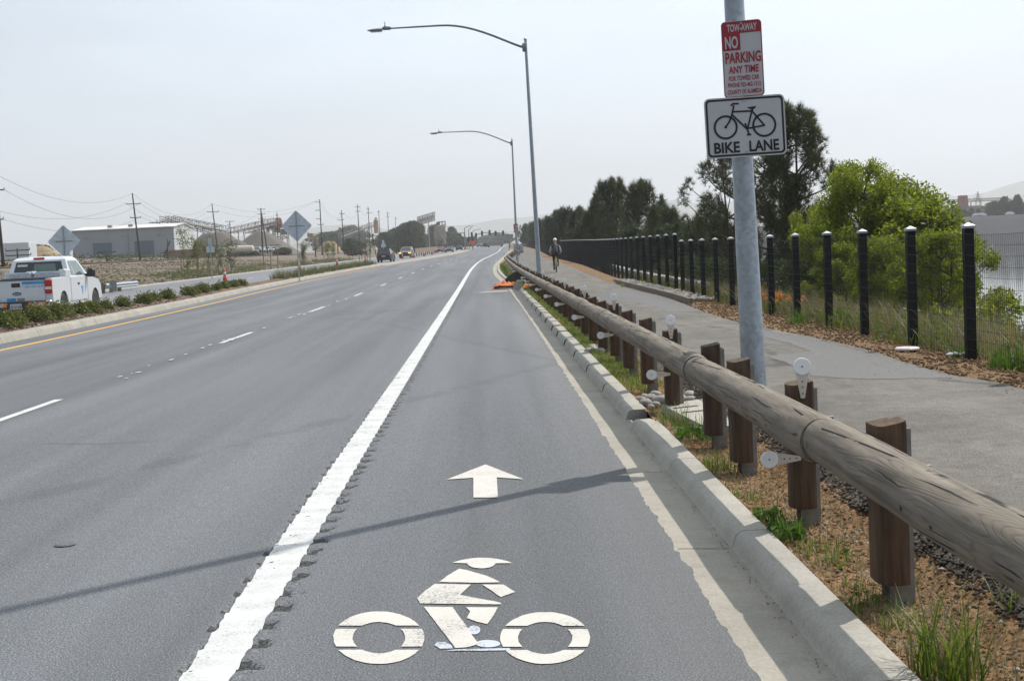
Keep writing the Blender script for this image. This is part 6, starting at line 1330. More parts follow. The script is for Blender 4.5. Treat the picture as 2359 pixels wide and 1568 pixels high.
for i, ((px, top), Y, ws) in enumerate(ft):
    src = FT[i % 2]; H = 10 if i % 2 == 0 else 9
    p = D(px, top, Y)
    zb = min(hg(p.x, Y), p.z - 1.2); o = dup(src) if src.name in used else src; used.add(src.name); s_ = (p.z - zb) / H; o.location = (p.x, Y, zb); o.scale = (s_ * ws, s_ * ws, s_); o.rotation_euler = (0, 0, i * 1.7)
    lab, gr = next(q[1:] for q in FL if i <= q[0]); tag(o, lab, 'tree', gr)
# --- traffic signals at the far junction
def sig(px, py, Y, label):
    p = D(px, py, Y); t = thing('traffic_signal', label, 'traffic signal', p, 0, 'traffic signals hanging at the far junction'); mb = MB(); mb.box((0, 0, 0), (.62, .4, 1.55), bev=.05); mb.build('housing', MT['black'], t)
    for k in range(3): mb = MB(); mb.lathe((0, -.2, .45 - .45 * k), [(.17, -.2), (.19, 0)], 10, 'Y'); mb.build('visor', MT['plastic'], t)
    return t
zb4 = lambda a, b: ((1080 + a / 10.72) / 1.0598, (520 + b / 10.72) / 1.0598)
Yj = 440
for i, (a, b) in enumerate(((770, 575), (882, 588), (1040, 535), (1237, 512), (1393, 532), (1588, 528), (690, 688), (795, 695))): sig(*zb4(a, b), Yj if i < 6 else Yj - 8, '%s dark traffic signal head from the left at the far junction' % ORD[[2, 3, 4, 5, 6, 7, 0, 1][i]])
def mast(label, base, pts, r_=.14):
    t = thing('signal_mast', label, 'signal mast', D(*base, Yj)); o = Vector(t.location); zb = zr(Yj); mb = MB(); P = [D(*q, Yj) - o for q in pts]; mb.tube([Vector((P[0].x, 0, zb - o.z)), P[0]], r_ * 1.3, 6); mb.build('post', MT['greysteel'], t); mb = MB(); mb.tube(P, r_, 5); mb.build('arm', MT['greysteel'], t); return t
mast('curved signal mast arm holding the left traffic signals', zb4(780, 720), [zb4(785, 600), zb4(880, 575), zb4(1040, 525), zb4(1240, 508)])
mast('signal mast arm on the right holding two traffic signals', zb4(1760, 730), [zb4(1755, 560), zb4(1600, 520), zb4(1400, 512)])
mast('signal mast at left with arm pointing left', zb4(575, 730), [zb4(575, 515), zb4(430, 530), zb4(370, 525)])
mast('slim lamp mast behind the left signals', zb4(690, 720), [zb4(688, 450), zb4(720, 410), zb4(800, 330)], .10)
mast('tall slim lamp mast at the far junction, left of the signals', zb4(580, 730), [zb4(580, 400), zb4(620, 370), zb4(740, 330)], .10)
mast('slim lamp mast over the left signal heads', zb4(772, 720), [zb4(770, 500), zb4(850, 450), zb4(1010, 420)], .09)
p = D(*zb4(1745, 590), Yj); t = thing('street_sign', 'dark street name board on a mast right of the signals', 'sign', p); mb = MB(); mb.box((0, 0, 0), (2.6, .1, .8)); mb.build('board', MT['greysteel'], t); mb = MB(); mb.box((0, .1, -2.5), (.4, .2, 5)); mb.build('post', MT['greysteel'], t)
p = D(*zb4(775, 650), Yj); t = thing('street_sign', 'green street name board under the left signals', 'sign', p); mb = MB(); mb.box((0, 0, 0), (2.2, .1, .7)); mb.build('board', plain('green_board', (.06, .12, .09), .5), t); mb = MB(); mb.box((0, .1, -1.5), (.2, .2, 3)); mb.build('post', MT['greysteel'], t)
p = D(*zb4(790, 770), 400); mb = MB(); mb.prism([(-.75, -.5), (.75, -.5), (.75, .45), (-.75, .45)], lambda u, v, h: Vector((u, h, v)), -.03, .03); mb.tube([(0, 0.1, -2), (0, .1, .4)], .05, 5); tag(mb.build('work_sign', MT['orange'], loc=p), 'orange roadworks sign board under the left traffic signals', 'road sign')
# --- far shore: trees, red tower, pylon, gravel works
zr5 = lambda a, b: ((2150 + a / 6.534) / 1.0598, (380 + b / 6.534) / 1.0598); Yf = 600
fs = [(1190, 800, 1.6), (1240, 805, 1.4), (1350, 880, 2.6), (1455, 830, .7), (1560, 840, .7), (1745, 745, 1.2), (1820, 725, 1.3), (1880, 745, 1.2), (1980, 650, .8), (2060, 760, 1.2), (2185, 620, .6), (2150, 700, 1.0), (2230, 730, 1.0), (1130, 830, 1.4)]
for i, (a, b, ws) in enumerate(fs):
    px, top = zr5(a, b); p = D(px, top, Yf); o = dup(FT[i % 2]); H = 10 if i % 2 == 0 else 9; s_ = (p.z - 6.0) / H; o.location = (p.x, Yf, 6.0); o.scale = (s_ * ws, s_ * ws, s_); o.rotation_euler = (0, 0, i * 1.1)
    tag(o, 'dark hazy tree standing on the far shore of the lake', 'tree', 'trees on the far shore')
a, b = D(*zr5(1040, 750), 640), D(*zr5(2000, 712), 640); t = thing('conveyor', 'long thin conveyor line above the far shore', 'conveyor', (0, 0, 0), 0, 'conveyors of the gravel works'); mb = MB(); truss(mb, a, b, 1.2, 1.5, 30, .09); mb.build('truss', MT['brown'], t)
for k in range(6): q = a + (b - a) * ((k + .5) / 6); mb = MB(); mb.tube([q, Vector((q.x, q.y, 5.5))], .2, 4); mb.build('support_leg', MT['brown'], t)
p = D(*zr5(1310, 690), 640); mb = MB(); mb.box((0, 0, 0), (5, 4, 14), top=(.7, .7)); tag(mb.build('red_hopper', MT['rust'], loc=(p.x, 640, p.z - 5.5)), 'reddish hopper tower on the far shore', 'tower')
p = D(*zr5(1550, 570), 1000); t = thing('pylon', 'thin lattice pylon on the skyline beyond the lake', 'pylon', (p.x, 1000, 6)); H = p.z - 6; mb = MB()
for s_ in (-1, 1):
    for q in (-1, 1): mb.tube([(s_ * 3.5, q * 3.5, 0), (0, 0, H)], .22, 4)
mb.build('lattice_leg', MT['greysteel'], t)
for k in range(3): mb = MB(); mb.box((0, 0, H * (.7 + .1 * k)), (7 - k, .3, .3)); mb.build('cross_arm', MT['greysteel'], t)
heap(*zr5(1480, 800), 640, 75, 'pale sand heap on the far shore of the lake', MT['heap'], 9, .5, 'sand_heap')
for i, (a, b) in enumerate(((1530, 960), (1615, 955), (2060, 935))): p = D(*zr5(a, b), 585); mb = MB(); mb.box((0, 0, 0), (3.6, 1.8, .8), bev=.2); mb.box((0, 0, .6), (2.2, 1.6, .6), top=(.8, .8)); tag(mb.build('parked_vehicle', MT['carwhite'], loc=(p.x, 585, 6.9)), '%s tiny white vehicle from the left on the far shore' % ORD[i], 'vehicle', 'vehicles on the far shore')
# ================================================================ vehicles and people
def carprism(mb, poly, w, inset=.03):        # side outline (y, z) across the width, with softened edges
    cy = sum(p[0] for p in poly) / len(poly); cz = sum(p[1] for p in poly) / len(poly)
    sh = [(p[0] + (cy - p[0]) * inset * .35, p[1] + (cz - p[1]) * inset * 1.2) for p in poly]
    mb.loft([[Vector((x, p[0], p[1])) for p in q] for x, q in ((-w, sh), (-w + .05, poly), (w - .05, poly), (w, sh))])
def arch(y, r_, z0, n=9): return [(y + r_ * math.cos(math.pi * k / n), z0 + (r_) * math.sin(math.pi * k / n) * 1.0) for k in range(n + 1)]
def wheel(t, x, y, r_, w=.24):
    mb = MB(); mb.lathe((x, y, r_), [(r_ * .62, -w / 2), (r_ * .93, -w / 2), (r_, -w * .36), (r_, w * .36), (r_ * .93, w / 2), (r_ * .62, w / 2)], 24, 'X'); o = mb.build('wheel', MT['tyre'], t, smooth=True); smooth_by_angle(o, 40)
    mb = MB(); s_ = 1 if x > 0 else -1; mb.lathe((x, y, r_), [(r_ * .62, -w * .42 * s_), (r_ * .58, w * .40 * s_), (r_ * .45, w * .30 * s_), (r_ * .2, w * .38 * s_), (.0, w * .40 * s_)], 20, 'X'); mb.build('rim', MT['rim'], o)
    return o
def pickup():
    t = thing('pickup_truck', 'white pickup truck seen from behind with orange striped bumper and toolbox', 'pickup truck'); wt = MT['carwhite']; ra, fa, rr = -1.62, 1.98, .40
    poly = [(-2.74, .56), (-2.77, .95), (-2.75, 1.30), (-.80, 1.32), (1.30, 1.32), (1.75, 1.28), (2.45, 1.18), (2.72, 1.02), (2.78, .62), (2.62, .42)] + arch(fa, .47, .44)[0:] + [(fa - .5, .42), (ra + .56, .42)] + arch(ra, .47, .44) + [(ra - .52, .48)]
    mb = MB(); carprism(mb, poly, 1.0); o = mb.build('body', wt, t); smooth_by_angle(o, 30)
    ys = [(-.72, 1.30, 1.34), (-.58, 1.93, .93)]
    mb = MB(); mb.loft([[Vector((-.955, -.74, 1.30)), Vector((.955, -.74, 1.30)), Vector((.955, 1.42, 1.30)), Vector((-.955, 1.42, 1.30))], [Vector((-.80, -.56, 1.86)), Vector((.80, -.56, 1.86)), Vector((.80, .66, 1.86)), Vector((-.80, .66, 1.86))], [Vector((-.70, -.42, 1.945)), Vector((.70, -.42, 1.945)), Vector((.70, .50, 1.945)), Vector((-.70, .50, 1.945))], [Vector((-.40, -.2, 1.965)), Vector((.40, -.2, 1.965)), Vector((.40, .30, 1.965)), Vector((-.40, .30, 1.965))]]); c = mb.build('cab', wt, t); smooth_by_angle(c, 25)
    def pane(name, P, m=MT['glass'], off=.006, par=t):
        P = [Vector(p) for p in P]; nn = (P[1] - P[0]).cross(P[2] - P[0]).normalized(); mb = MB(); mb.loft([[p + nn * .001 for p in P], [p + nn * off for p in P]]); return mb.build(name, m, par)
    def lerp(a, b, u): return Vector(a) + (Vector(b) - Vector(a)) * u
    rb, rt = ((-.955, -.74, 1.30), (.955, -.74, 1.30)), ((-.80, -.56, 1.86), (.80, -.56, 1.86))
    q = lambda u, v: lerp(lerp(rb[0], rb[1], u), lerp(rt[0], rt[1], u), v)
    w = pane('rear_window', [q(.08, .12), q(.92, .12), q(.92, .90), q(.08, .90)])
    pane('window_sticker', [q(.12, .66) + Vector((0, -.012, 0)), q(.30, .66) + Vector((0, -.012, 0)), q(.30, .78) + Vector((0, -.012, 0)), q(.12, .78) + Vector((0, -.012, 0))], MT['signw'])
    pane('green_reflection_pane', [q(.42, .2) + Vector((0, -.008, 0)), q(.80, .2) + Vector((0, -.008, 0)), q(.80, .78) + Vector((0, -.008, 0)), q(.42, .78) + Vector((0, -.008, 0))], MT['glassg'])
    mb = MB(); mb.box((0, -.53, 1.915), (.34, .05, .045)); mb.build('brake_light', MT['tail'], t)
    for s_ in (1, -1):
        sb, st = ((.955 * s_, -.74, 1.30), (.955 * s_, 1.42, 1.30)), ((.80 * s_, -.56, 1.86), (.80 * s_, .66, 1.86))
        q = lambda u, v: lerp(lerp(sb[0], sb[1], u), lerp(st[0], st[1], u), v); ordr = (lambda L: L if s_ > 0 else L[::-1])
        pane('side_window', ordr([q(.10, .08), q(.30, .08), q(.26, .90), q(.12, .90)]), MT['glassg']); pane('side_window', ordr([q(.34, .08), q(.86, .08), q(.90, .55), q(.86, .90), q(.30, .90)]), MT['glassg'])
        for yy in (-.80, .98): mb = MB(); mb.box((1.001 * s_, yy - (.0 if yy < 0 else -.1), .88), (.006, .018, .82)); mb.build('door_seam', MT['plastic'], t)
        mb = MB(); mb.box((1.0 * s_, .05, 1.08), (.04, .18, .07), bev=.015); mb.build('door_handle', MT['plastic'], t)
        mb = MB(); mb.box((1.14 * s_, 1.05, 1.40), (.26, .14, .27), bev=.05); mb.box((1.02 * s_, 1.05, 1.33), (.2, .08, .09)); mb.build('mirror', MT['plastic'], t)
        mb = MB(); mb.box((.895 * s_, -2.765, 1.05), (.20, .10, .40), bev=.02); tl = mb.build('tail_light', MT['tail'], t); mb = MB(); mb.box((.895 * s_, -2.818, 1.01), (.18, .012, .08)); mb.build('reverse_lens', MT['lens'], tl)
        mb = MB(); mb.box((1.003 * s_, .0, .56), (.012, 2.0, .018)); mb.build('side_moulding', MT['greysteel'], t)
        for y in (ra, fa): wheel(t, .87 * s_, y, rr, .27)
        mb = MB(); mb.box((.86 * s_, ra, .75), (.2, .86, .62)); mb.box((.86 * s_, fa, .72), (.2, .86, .5)); mb.build('wheel_well', MT['plastic'], t)
    mb = MB(); mb.prism([(.33, 1.0), (.56, 1.0), (.47, .72)], lambda u, v, h: Vector((h, u, v)), 1.001, 1.006); mb.build('door_emblem', MT['blue'], t)
    mb = MB(); mb.box((0, -2.775, .955), (1.56, .03, .62), bev=.012); tg = mb.build('tailgate', wt, t)
    mb = MB(); mb.box((0, -2.77, 1.283), (1.6, .07, .03)); mb.build('top_trim', MT['plastic'], tg)
    mb = MB(); mb.box((-.05, -2.795, 1.13), (.25, .02, .12), bev=.01); mb.build('handle', MT['plastic'], tg)
    mb = MB(); mb.prism([(.13 * math.cos(a) - .03, .052 * math.sin(a)) for a in np.linspace(0, 6.1, 22)], lambda u, v, h: Vector((u, h, .875 + v)), -2.80, -2.79); em = mb.build('emblem', MT['navy'], tg)
    vs, fs = text_mesh('Ford', .075, .15, .001); mb = MB(); mb.add([(a - .03, -2.803, .875 + c) for a, b, c in vs], fs); mb.build('lettering', MT['lens'], em, fix=False)
    mb = MB(); mb.box((.46, -2.793, 1.185), (.66, .006, .085)); mb.build('blue_sticker', MT['blue'], tg)
    vs, fs = text_mesh('1-800-555-0143' if 0 else '1 800 300 3345', .085, .60, .0005); mb = MB(); mb.add([(a + .46, -2.794, 1.075 + c) for a, b, c in vs], fs); mb.build('phone_lettering', MT['blue'], tg, fix=False)
    mb = MB(); mb.box((-.20, -2.793, .70), (.26, .006, .10)); mb.build('blue_sticker', MT['blue'], tg); mb = MB(); mb.box((.08, -2.793, .70), (.22, .006, .09)); mb.build('grey_sticker', MT['greysteel'], tg)
    mb = MB(); mb.prism([(.06 * math.cos(a) - .52, .06 * math.sin(a)) for a in np.linspace(0, 6.1, 16)], lambda u, v, h: Vector((u, h, .66 + v)), -2.796, -2.79); mb.build('round_sticker', MT['alu'], tg); mb = MB(); mb.box((-.72, -2.793, 1.0), (.10, .006, .36)); mb.build('side_sticker', MT['blue'], tg)
    mb = MB(); mb.box((0, -2.86, .52), (1.92, .18, .25), bev=.03); bp = mb.build('rear_bumper', MT['plastic'], t)
    for s_ in (-1, 1):
        mb = MB(); mb.box((.90 * s_, -2.85, .54), (.20, .20, .24), bev=.04); mb.build('bumper_corner', MT['chrome'], bp)
        for k in range(5): mb = MB(); x = .36 + k * .10; mb.prism([(x * s_ - .05, .49), (x * s_ + .05, .49), (x * s_ + .09, .61), (x * s_ - .01, .61)], lambda u, v, h: Vector((u, h, v)), -2.957, -2.951); mb.build('hazard_stripe', MT['hazorange'] if k % 2 == 0 else MT['signw'], bp)
    mb = MB(); mb.box((-.03, -2.957, .50), (.34, .012, .17)); pl = mb.build('number_plate', MT['signw'], t); vs, fs = text_mesh('8C16148', .11, .28, .001); mb = MB(); mb.add([(a - .03, -2.965, .49 + c) for a, b, c in vs], fs); mb.build('lettering', MT['navy'], pl, fix=False)
    for x0, x1 in ((-.86, -.06), (.08, .80)): mb = MB(); mb.box(((x0 + x1) / 2, -1.05, 1.40), (x1 - x0, .5, .19), bev=.02); mb.build('toolbox', MT['alu'], t)
    mb = MB(); mb.box((.90, -1.05, 1.42), (.2, .56, .26), bev=.03); mb.build('toolbox_end', wt, t); mb = MB(); mb.box((-.1, -1.06, 1.47), (.2, .4, .1), bev=.02); mb.build('toolbox_latch', wt, t)
    mb = MB(); mb.box((0, -1.75, 1.322), (1.6, 1.8, .008)); mb.build('bed_recess_shade', MT['plastic'], t)  # dark sheet on the solid bed; its colour stands in for the shaded recess
    mb = MB(); mb.box((0, 0, .36), (1.5, 5.0, .22)); mb.build('chassis', MT['plastic'], t)
    return t
p0 = D(47, 700, 44.0); tr_ = pickup(); tr_.location = (p0.x - .06, 44.0 + 2.86, 0.0); tr_.rotation_euler = (0, 0, R(.4)); tr_.scale = (1.04, 1.04, 1.03)
def car(label, kind, paint, group=None, lights=False, cat='car'):
    t = thing('parked_car' if kind == 'x' else 'car', label, cat, (0, 0, 0), 0, group); L, w, H, belt = {'suv': (4.5, .92, 1.68, 1.02), 'sedan': (4.5, .88, 1.42, .92)}[kind]; h2 = L / 2; r_ = .35; ra, fa = -h2 + .85, h2 - .9; nose = belt - .16
    poly = [(-h2 + .02, .45), (-h2, belt - .1), (-h2 + .08, belt), (h2 - 1.25, belt), (h2 - .2, nose), (h2, nose - .18), (h2 - .02, .32), (h2 - .3, .26)] + arch(fa, .40, .34) + [(fa - .45, .25), (ra + .48, .25)] + arch(ra, .40, .34) + [(ra - .46, .32)]
    mb = MB(); carprism(mb, poly, w); o = mb.build('body', paint, t); smooth_by_angle(o, 30)
    if kind == 'suv': y0, y1, y2, y3 = -h2 + .10, -h2 + .42, h2 - 2.25, h2 - 1.35
    else: y0, y1, y2, y3 = -h2 + .55, -h2 + 1.15, h2 - 2.25, h2 - 1.35
    bz_, tz = belt - .01, H - .08; wb, wtp = w - .05, w - .20
    B = [Vector((-wb, y0, bz_)), Vector((wb, y0, bz_)), Vector((wb, y3, bz_)), Vector((-wb, y3, bz_))]; T = [Vector((-wtp, y1, tz)), Vector((wtp, y1, tz)), Vector((wtp, y2, tz)), Vector((-wtp, y2, tz))]
    mb = MB(); mb.loft([B, T, [Vector((p.x * .86, p.y * .9 + (y1 + y2) * .05, H)) for p in T]]); c = mb.build('cabin', paint, t); smooth_by_angle(c, 25)
    for i, nm in enumerate(('rear_window', 'side_window', 'windscreen', 'side_window')):
        a, b, c_, d = B[i], B[(i + 1) % 4], T[(i + 1) % 4], T[i]; lp = lambda u, v: (a + (b - a) * u) * (1 - v) + (d + (c_ - d) * u) * v; P = [lp(.07, .1), lp(.93, .1), lp(.93, .92), lp(.07, .92)]; nn = (P[1] - P[0]).cross(P[3] - P[0]).normalized(); mb = MB(); mb.loft([[p + nn * .002 for p in P], [p + nn * .01 for p in P]]); mb.build(nm, MT['glass'], t)
    for s_ in (-1, 1):
        for y in (ra, fa): wheel(t, (w - .12) * s_, y, r_, .22)
        mb = MB(); mb.box(((w - .14) * s_, -h2 - .005, belt - .18), (.22, .05, .22), bev=.02); mb.build('tail_light', MT['tail'], t)
        mb = MB(); mb.box(((w - .2) * s_, h2 - .05, nose - .14), (.34, .1, .15), bev=.03); hl = mb.build('headlight', MT['lens'], t)
        if lights: hl.data.materials[0] = lampm
        mb = MB(); mb.box(((w + .08) * s_, y3 - .25, belt + .08), (.2, .12, .15), bev=.03); mb.build('mirror', MT['plastic'], t)
    mb = MB(); mb.box((0, -h2 + .0, .45), (w * 1.9, .14, .22), bev=.04); mb.build('rear_bumper', MT['plastic'], t); mb = MB(); mb.box((0, -h2 - .012, .75), (.5, .02, .14)); mb.build('number_plate', MT['signw'], t)
    mb = MB(); mb.box((0, h2 - .02, .48), (w * 1.7, .12, .25), bev=.04); mb.build('front_bumper', MT['plastic'], t); mb = MB(); mb.box((0, h2 - .01, nose - .12), (w * 1.0, .05, .18)); mb.build('grille', MT['black'], t)
    return t
lt = NT('amber_lamp'); lt.p.inputs['Base Color'].default_value = (1, .6, .15, 1); lt.p.inputs['Emission Color'].default_value = (1, .62, .18, 1); lt.p.inputs['Emission Strength'].default_value = 1.8; lampm = lt.mat
def cp(name, c): return plain(name, c, .25, 0, .03)
def place(o, px, py, Y, rz=0.0, s_=1.0): p = D(px, py, Y); o.location = (p.x, Y, zr(Y) + .01); o.rotation_euler = (0, 0, R(rz)); o.scale = (s_,) * 3
dk = cp('dark_car_paint', (.02, .024, .03))
s1 = car('dark sport utility car seen from behind on the opposite road', 'suv', dk); place(s1, 890, 605, 186, -4)
s2 = car('tan oncoming car with amber headlights lit beside the cones', 'suv', cp('tan_car_paint', (.20, .185, .15)), None, True); place(s2, 937, 592, 236, 176, 1.08)
s3 = car('distant dark red car on the opposite road', 'sedan', cp('red_car_paint', (.22, .03, .03)), 'distant cars'); place(s3, 1014, 581, 350, 172, 1.05)
s4 = car('distant dark green car between the red and the blue car', 'sedan', cp('green_car_paint', (.05, .07, .07)), 'distant cars'); place(s4, 1035.5, 579, 345, 178, 1.05)
s5 = car('distant dark blue car right of the dark green one', 'sedan', cp('blue_car_paint', (.02, .025, .06)), 'distant cars'); place(s5, 1058, 576, 410, -3)
for i, (px, Y, src, lab) in enumerate([(1104, 560, s5, 'very distant dark car at the far junction'), (1111, 600, s3, 'very distant red car beside the far dark car'), (1122, 640, s4, 'very distant pale car left of the dusty machine')]):
    o = dup(src); place(o, px, 566, Y, 175, 1.05); o['label'] = lab
# white cars and lorries parked at the works
PW = car('white car parked under the braced double pole', 'sedan', MT['carwhite'], 'white vehicles parked at the gravel works')
for i, (q, Y, lab) in enumerate([(z2(1350, 915), 380, 'leftmost small white car parked at the foot of the gravel heap'), (z2(1402, 915), 385, 'second small white car parked at the foot of the gravel heap'), (z2(1470, 910), 388, 'white car right of the braced double pole'), (z2(1540, 905), 392, 'rightmost small white car before the gravel heap')]):
    o = PW if i == 0 else dup(PW); p = D(*q, Y); o.location = (p.x, Y, max(p.z, hground(p.x, Y))); o.rotation_euler = (0, 0, R(80)); o['label'] = lab
def lorry(label, loc, rz, body, tank):
    t = thing('lorry', label, 'lorry', loc, R(rz)); mb = MB(); mb.box((0, 3.4, 1.6), (2.4, 2.0, 2.2), top=(.92, .8), bev=.12); mb.build('cab', body, t); mb = MB(); mb.box((0, 4.38, 1.95), (2.0, .06, .8)); mb.build('windscreen', MT['glass'], t)
    mb = MB()
    if tank: mb.loft([[Vector((1.15 * math.cos(a) * k, y, 2.0 + 1.05 * math.sin(a) * k)) for a in np.linspace(0, 2 * math.pi, 16, endpoint=False)] for y, k in ((-4.2, .5), (-3.9, .95), (-1, 1), (1.6, .95), (2.1, .5))])
    else: mb.box((0, -1.0, 2.0), (2.4, 6.2, 2.4), bev=.05)
    mb.build('tank' if tank else 'box_body', body, t); mb = MB(); mb.box((0, -.2, .85), (1.2, 8.2, .3)); mb.build('chassis', MT['plastic'], t)
    for s_ in (-1, 1):
        for y in (3.2, -2.2, -3.4): wheel(t, 1.05 * s_, y, .5, .3)
    return t
p = D(*z2(1110, 905), 330); lorry('beige tank lorry parked in front of the gravel heaps', (p.x, 330, hground(p.x, 330) + .1), 88, plain('beige_paint', (.48, .42, .33), .5), True)
p = D(16, 612, 205); lorry('white box lorry at the left picture edge behind the pickup truck', (p.x, 205, hground(p.x, 205)), 80, MT['carwhite'], False)
p = D(*z2(510, 940), 330); mb = MB(); mb.box((0, 0, 1.3), (9.5, 3, 2.6), bev=.06); mb.box((6.6, 0, 1.2), (.4, .4, 2.4)); tag(mb.build('brown_container', plain('brown_container_paint', (.20, .12, .07), .7), loc=(p.x, 330, p.z - 1.4)), 'brown container at the right end of the pale shed', 'container')
# dusty machine at the road end
Ym = 500; p = D(1141, 563.5, Ym); t = thing('road_machine', 'dusty grey road machine with canopy at the end of the road', 'machine', (p.x, Ym, zr(Ym) - .1)); gm = plain('dusty_grey', (.24, .23, .22), .9, 0, .2, 1)
mb = MB(); mb.box((0, 0, 1.3), (5.6, 5, 1.5), bev=.2); mb.build('body', gm, t); mb = MB(); mb.box((.3, 0, 2.9), (2.6, 2.6, .25)); [mb.box((x, 0, 2.4), (.15, 2, 1.0)) for x in (-.8, 1.4)]; mb.build('canopy', gm, t); mb = MB(); mb.box((-3.6, 0, 1.0), (2.0, 3, 1.3), top=(.5, .8)); mb.build('hopper', MT['plastic'], t)
for s_ in (-1, 1):
    for y in (-1.4, 1.4): wheel(t, 2.3 * s_, y, .7, .5)
# --- cyclist
def skin_body(joints, edges, radii):
    me = bpy.data.meshes.new('tmp'); me.from_pydata(joints, edges, []); o = bpy.data.objects.new('tmp', me); COL.objects.link(o)
    m_ = o.modifiers.new('s', 'SKIN'); m_.use_smooth_shade = True; m_.branch_smoothing = .6
    for v, r_ in zip(me.skin_vertices[0].data, radii): v.radius = (r_, r_) if not isinstance(r_, tuple) else r_
    me.skin_vertices[0].data[0].use_root = True
    o.modifiers.new('u', 'SUBSURF').levels = 2; o.modifiers['u'].render_levels = 2
    ev = o.evaluated_get(bpy.context.evaluated_depsgraph_get()); me2 = bpy.data.meshes.new_from_object(ev); bpy.data.objects.remove(o); return me2
def rider(label, top, sleeve, hel):
    J = [(0, -.24, 1.00), (0, -.12, 1.16), (0, .04, 1.32), (0, .14, 1.44), (0, .20, 1.52), (0, .24, 1.59), (0, .255, 1.69)]; Rr = [(.155, .13), (.15, .12), (.165, .125), (.15, .10), .058, .075, .09]; E = [(i, i + 1) for i in range(6)]
    def add(par, pts, rs):
        k = par
        for q, r_ in zip(pts, rs): J.append(q); Rr.append(r_); E.append((k, len(J) - 1)); k = len(J) - 1
        return k
    for s_ in (-1, 1):
        h = add(3, [(.19 * s_, .12, 1.40), (.27 * s_, .20, 1.20), (.30 * s_, .30, 1.09), (.245 * s_, .44, .99), (.235 * s_, .50, .965)], [.068, .055, .048, .036, .032])
        for f in range(4): add(h, [(.235 * s_ + (.012 * (f - 1.5)), .535, .962 - .004 * f), (.235 * s_ + (.013 * (f - 1.5)), .555, .945), (.235 * s_ + (.012 * (f - 1.5)), .545, .925)], [.011, .010, .009])
        add(h, [(.205 * s_, .50, .945), (.200 * s_, .525, .93)], [.012, .010])
        kn, an = (((.10, .20, .83), (.115, -.02, .46)) if s_ > 0 else ((-.11, .13, .66), (-.115, -.12, .25)))
        th = add(0, [(.10 * s_, -.14, .97), ((.10 * s_ + kn[0]) / 2, (kn[1] - .16) / 2, (kn[2] + .97) / 2), kn, ((kn[0] + an[0]) / 2, (kn[1] + an[1]) / 2 - .03, (kn[2] + an[2]) / 2), an, (an[0], an[1] + .10, an[2] - .085), (an[0], an[1] + .20, an[2] - .10)], [.10, .088, .06, .058, .037, .042, .032])
    me = skin_body(J, E, Rr); me.name = 'person'
    sk = plain('skin_tone', (.42, .25, .17), .6); bk = plain('black_lycra', (.012, .012, .014), .6); sh = plain('dark_shoes', (.02, .02, .022), .5)
    tp_, sl = plain('jersey_' + label.split()[0], top, .7), plain('sleeve_' + label.split()[0], sleeve, .7)
    for m_ in (sk, bk, tp_, sl, sh): me.materials.append(m_)
    for p in me.polygons:
        c = p.center; p.use_smooth = True; ax = abs(c.x); i = 0
        if c.z > 1.54 and ax < .13: i = 0
        elif ax > .21 and c.z > 1.08: i = 3
        elif c.z > 1.07 and ax < .28 : i = 2
        elif c.y > .35 and c.z > .85: i = 0
        elif ax > .2 and c.z > .95: i = 0
        elif c.z > .60 or (c.x < 0 and c.z > .52): i = 1
        else: i = 1
        if (c.x > 0 and c.z < .44) or (c.x < 0 and c.z < .23): i = 4
        p.material_index = i
    t = tag(link('person', me), label, 'person')
    mb = MB(); rr = []
    for k in range(9):
        th = math.pi * .56 * k / 8; z = .115 * math.cos(th); r_ = math.sin(th)
        rr.append([Vector((.105 * r_ * math.cos(a) + 1e-4 * math.cos(a), .255 + .14 * r_ * math.sin(a), 1.715 + z)) for a in np.linspace(0, 2 * math.pi, 16, endpoint=False)])
    mb.loft(rr); mb.build('helmet', plain('helmet_' + label.split()[0], hel, .3), t, smooth=True)
    mb = MB(); mb.lathe((0, .345, 1.66), [(.012, -.02), (.016, 0), (.004, .03)], 8, 'Y'); [mb.blob((x, .335, 1.685), .011, 6, 4) for x in (-.033, .033)]; mb.box((0, .338, 1.625), (.045, .01, .01)); mb.build('face', sk, t); mb = MB(); [mb.blob((x, .25, 1.675), (.012, .022, .03), 8, 5) for x in (-.092, .092)]; mb.build('ear', sk, t)
    b = thing('bicycle', 'x', 'bicycle'); fy = plain('frame_' + label.split()[0], (.62, .50, .10), .3)
    for y in (-.50, .50):
        mb = MB(); mb.lathe((0, y, .34), [(.318, -.012), (.34, -.008), (.345, 0), (.34, .008), (.318, .012), (.318, -.012)], 36, 'X'); w = mb.build('wheel', MT['tyre'], b, smooth=True); mb = MB()
        for k in range(16): a = math.pi * k / 8; mb.tube([(0, y, .34), (0, y + .318 * math.cos(a), .34 + .318 * math.sin(a))], .0022, 3)
        mb.build('spokes', MT['rim'], w)
    mb = MB(); bb = (0, -.08, .29)
    for P in ([bb, (0, -.22, .86)], [bb, (0, .36, .66)], [(0, -.20, .80), (0, .34, .80)], [(0, .36, .64), (0, .33, .88)], [(.02, -.50, .34), bb], [(-.02, -.50, .34), bb], [(.02, -.50, .34), (0, -.20, .80)], [(-.02, -.50, .34), (0, -.20, .80)], [(.03, .50, .34), (0, .37, .64)], [(-.03, .50, .34), (0, .37, .64)]): mb.tube(P, .016, 7)
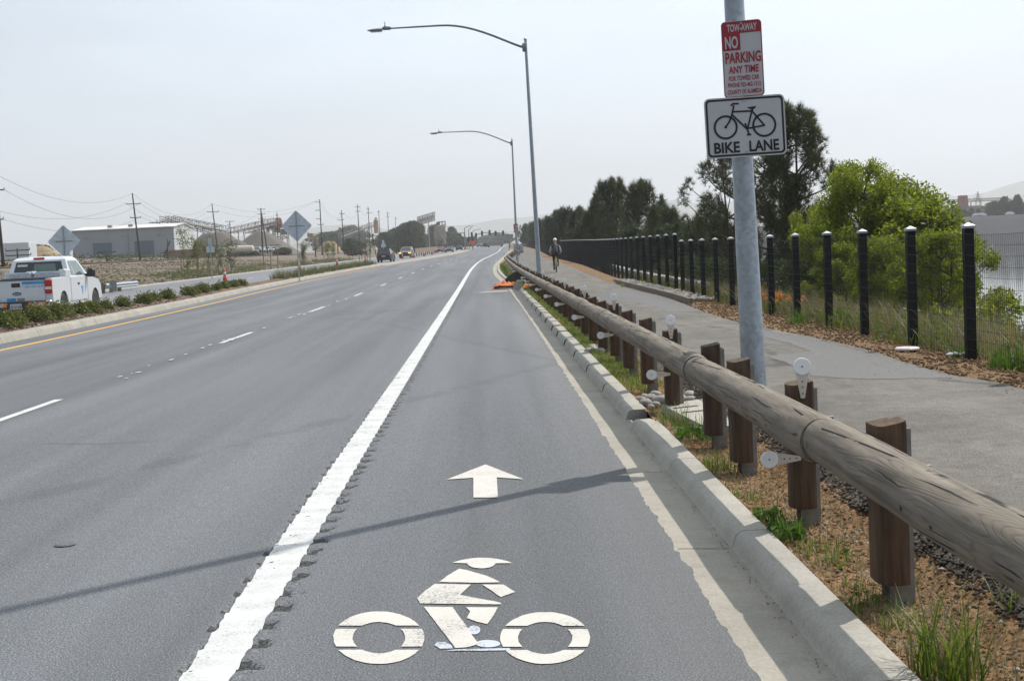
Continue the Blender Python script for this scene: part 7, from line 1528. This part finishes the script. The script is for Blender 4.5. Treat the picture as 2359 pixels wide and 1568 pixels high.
    mb.build('frame', fy, b); mb = MB(); mb.box((0, -.22, .885), (.13, .27, .05), top=(.6, .9), bev=.02); mb.build('saddle', MT['black'], b)
    mb = MB(); mb.tube([(-.235, .555, .90), (-.235, .53, .95), (-.22, .44, .955), (-.1, .36, .95), (0, .34, .93), (.1, .36, .95), (.22, .44, .955), (.235, .53, .95), (.235, .555, .90)], .014, 7); mb.build('handlebar', MT['black'], b); mb = MB(); mb.tube([(-.06, -.08, .29), (-.07, -.12, .17)], .01, 5); mb.tube([(.06, -.08, .29), (.07, -.04, .40)], .01, 5); mb.box((-.115, -.06, .15), (.09, .09, .02)); mb.box((.115, .04, .355), (.09, .09, .02)); mb.build('pedal', MT['plastic'], b)
    return t, b
t1, b1_ = rider('black-clad cyclist with white helmet riding away along the path', (.03, .03, .033), (.55, .55, .56), (.72, .72, .72)); b1_['label'] = 'yellow-framed bicycle ridden by the black-clad cyclist on the path'
p = G(1282, 630, .16); Yc = p.y
for o in (t1, b1_): o.location = (p.x, Yc, zr(Yc) + .16); o.rotation_euler = (0, 0, R(-1)); o.scale = (1.02, 1.02, 1.02)
t2, b2_ = rider('white-shirted far cyclist half hidden by the far lamp pole', (.62, .62, .62), (.6, .6, .6), (.05, .05, .055)); b2_['label'] = 'small bicycle under the far white-shirted cyclist by the lamp pole'
Y2 = 170; p = D(1197.5, 585, Y2)
for o in (t2, b2_): o.location = (p.x, Y2, zr(Y2) + .17); o.scale = (1.1, 1.1, 1.1)
# ================================================================ the hazy air
mb = MB(); mb.box((0, 3000, 142), (18000, 8200, 304)); hz = mb.build('haze', None or plain('haze_air', (.8, .8, .8)), None); hm = NT('haze_air_volume'); hm.t.nodes.remove(hm.p)
pv = hm.n('ShaderNodeVolumePrincipled'); pv.inputs['Color'].default_value = (.985, .99, 1.0, 1); pv.inputs['Density'].default_value = 2.7e-4; pv.inputs['Anisotropy'].default_value = .25; hm.l(pv.outputs[0], hm.out.inputs['Volume'])
hz.data.materials.clear(); hz.data.materials.append(hm.mat); tag(hz, kind='stuff')
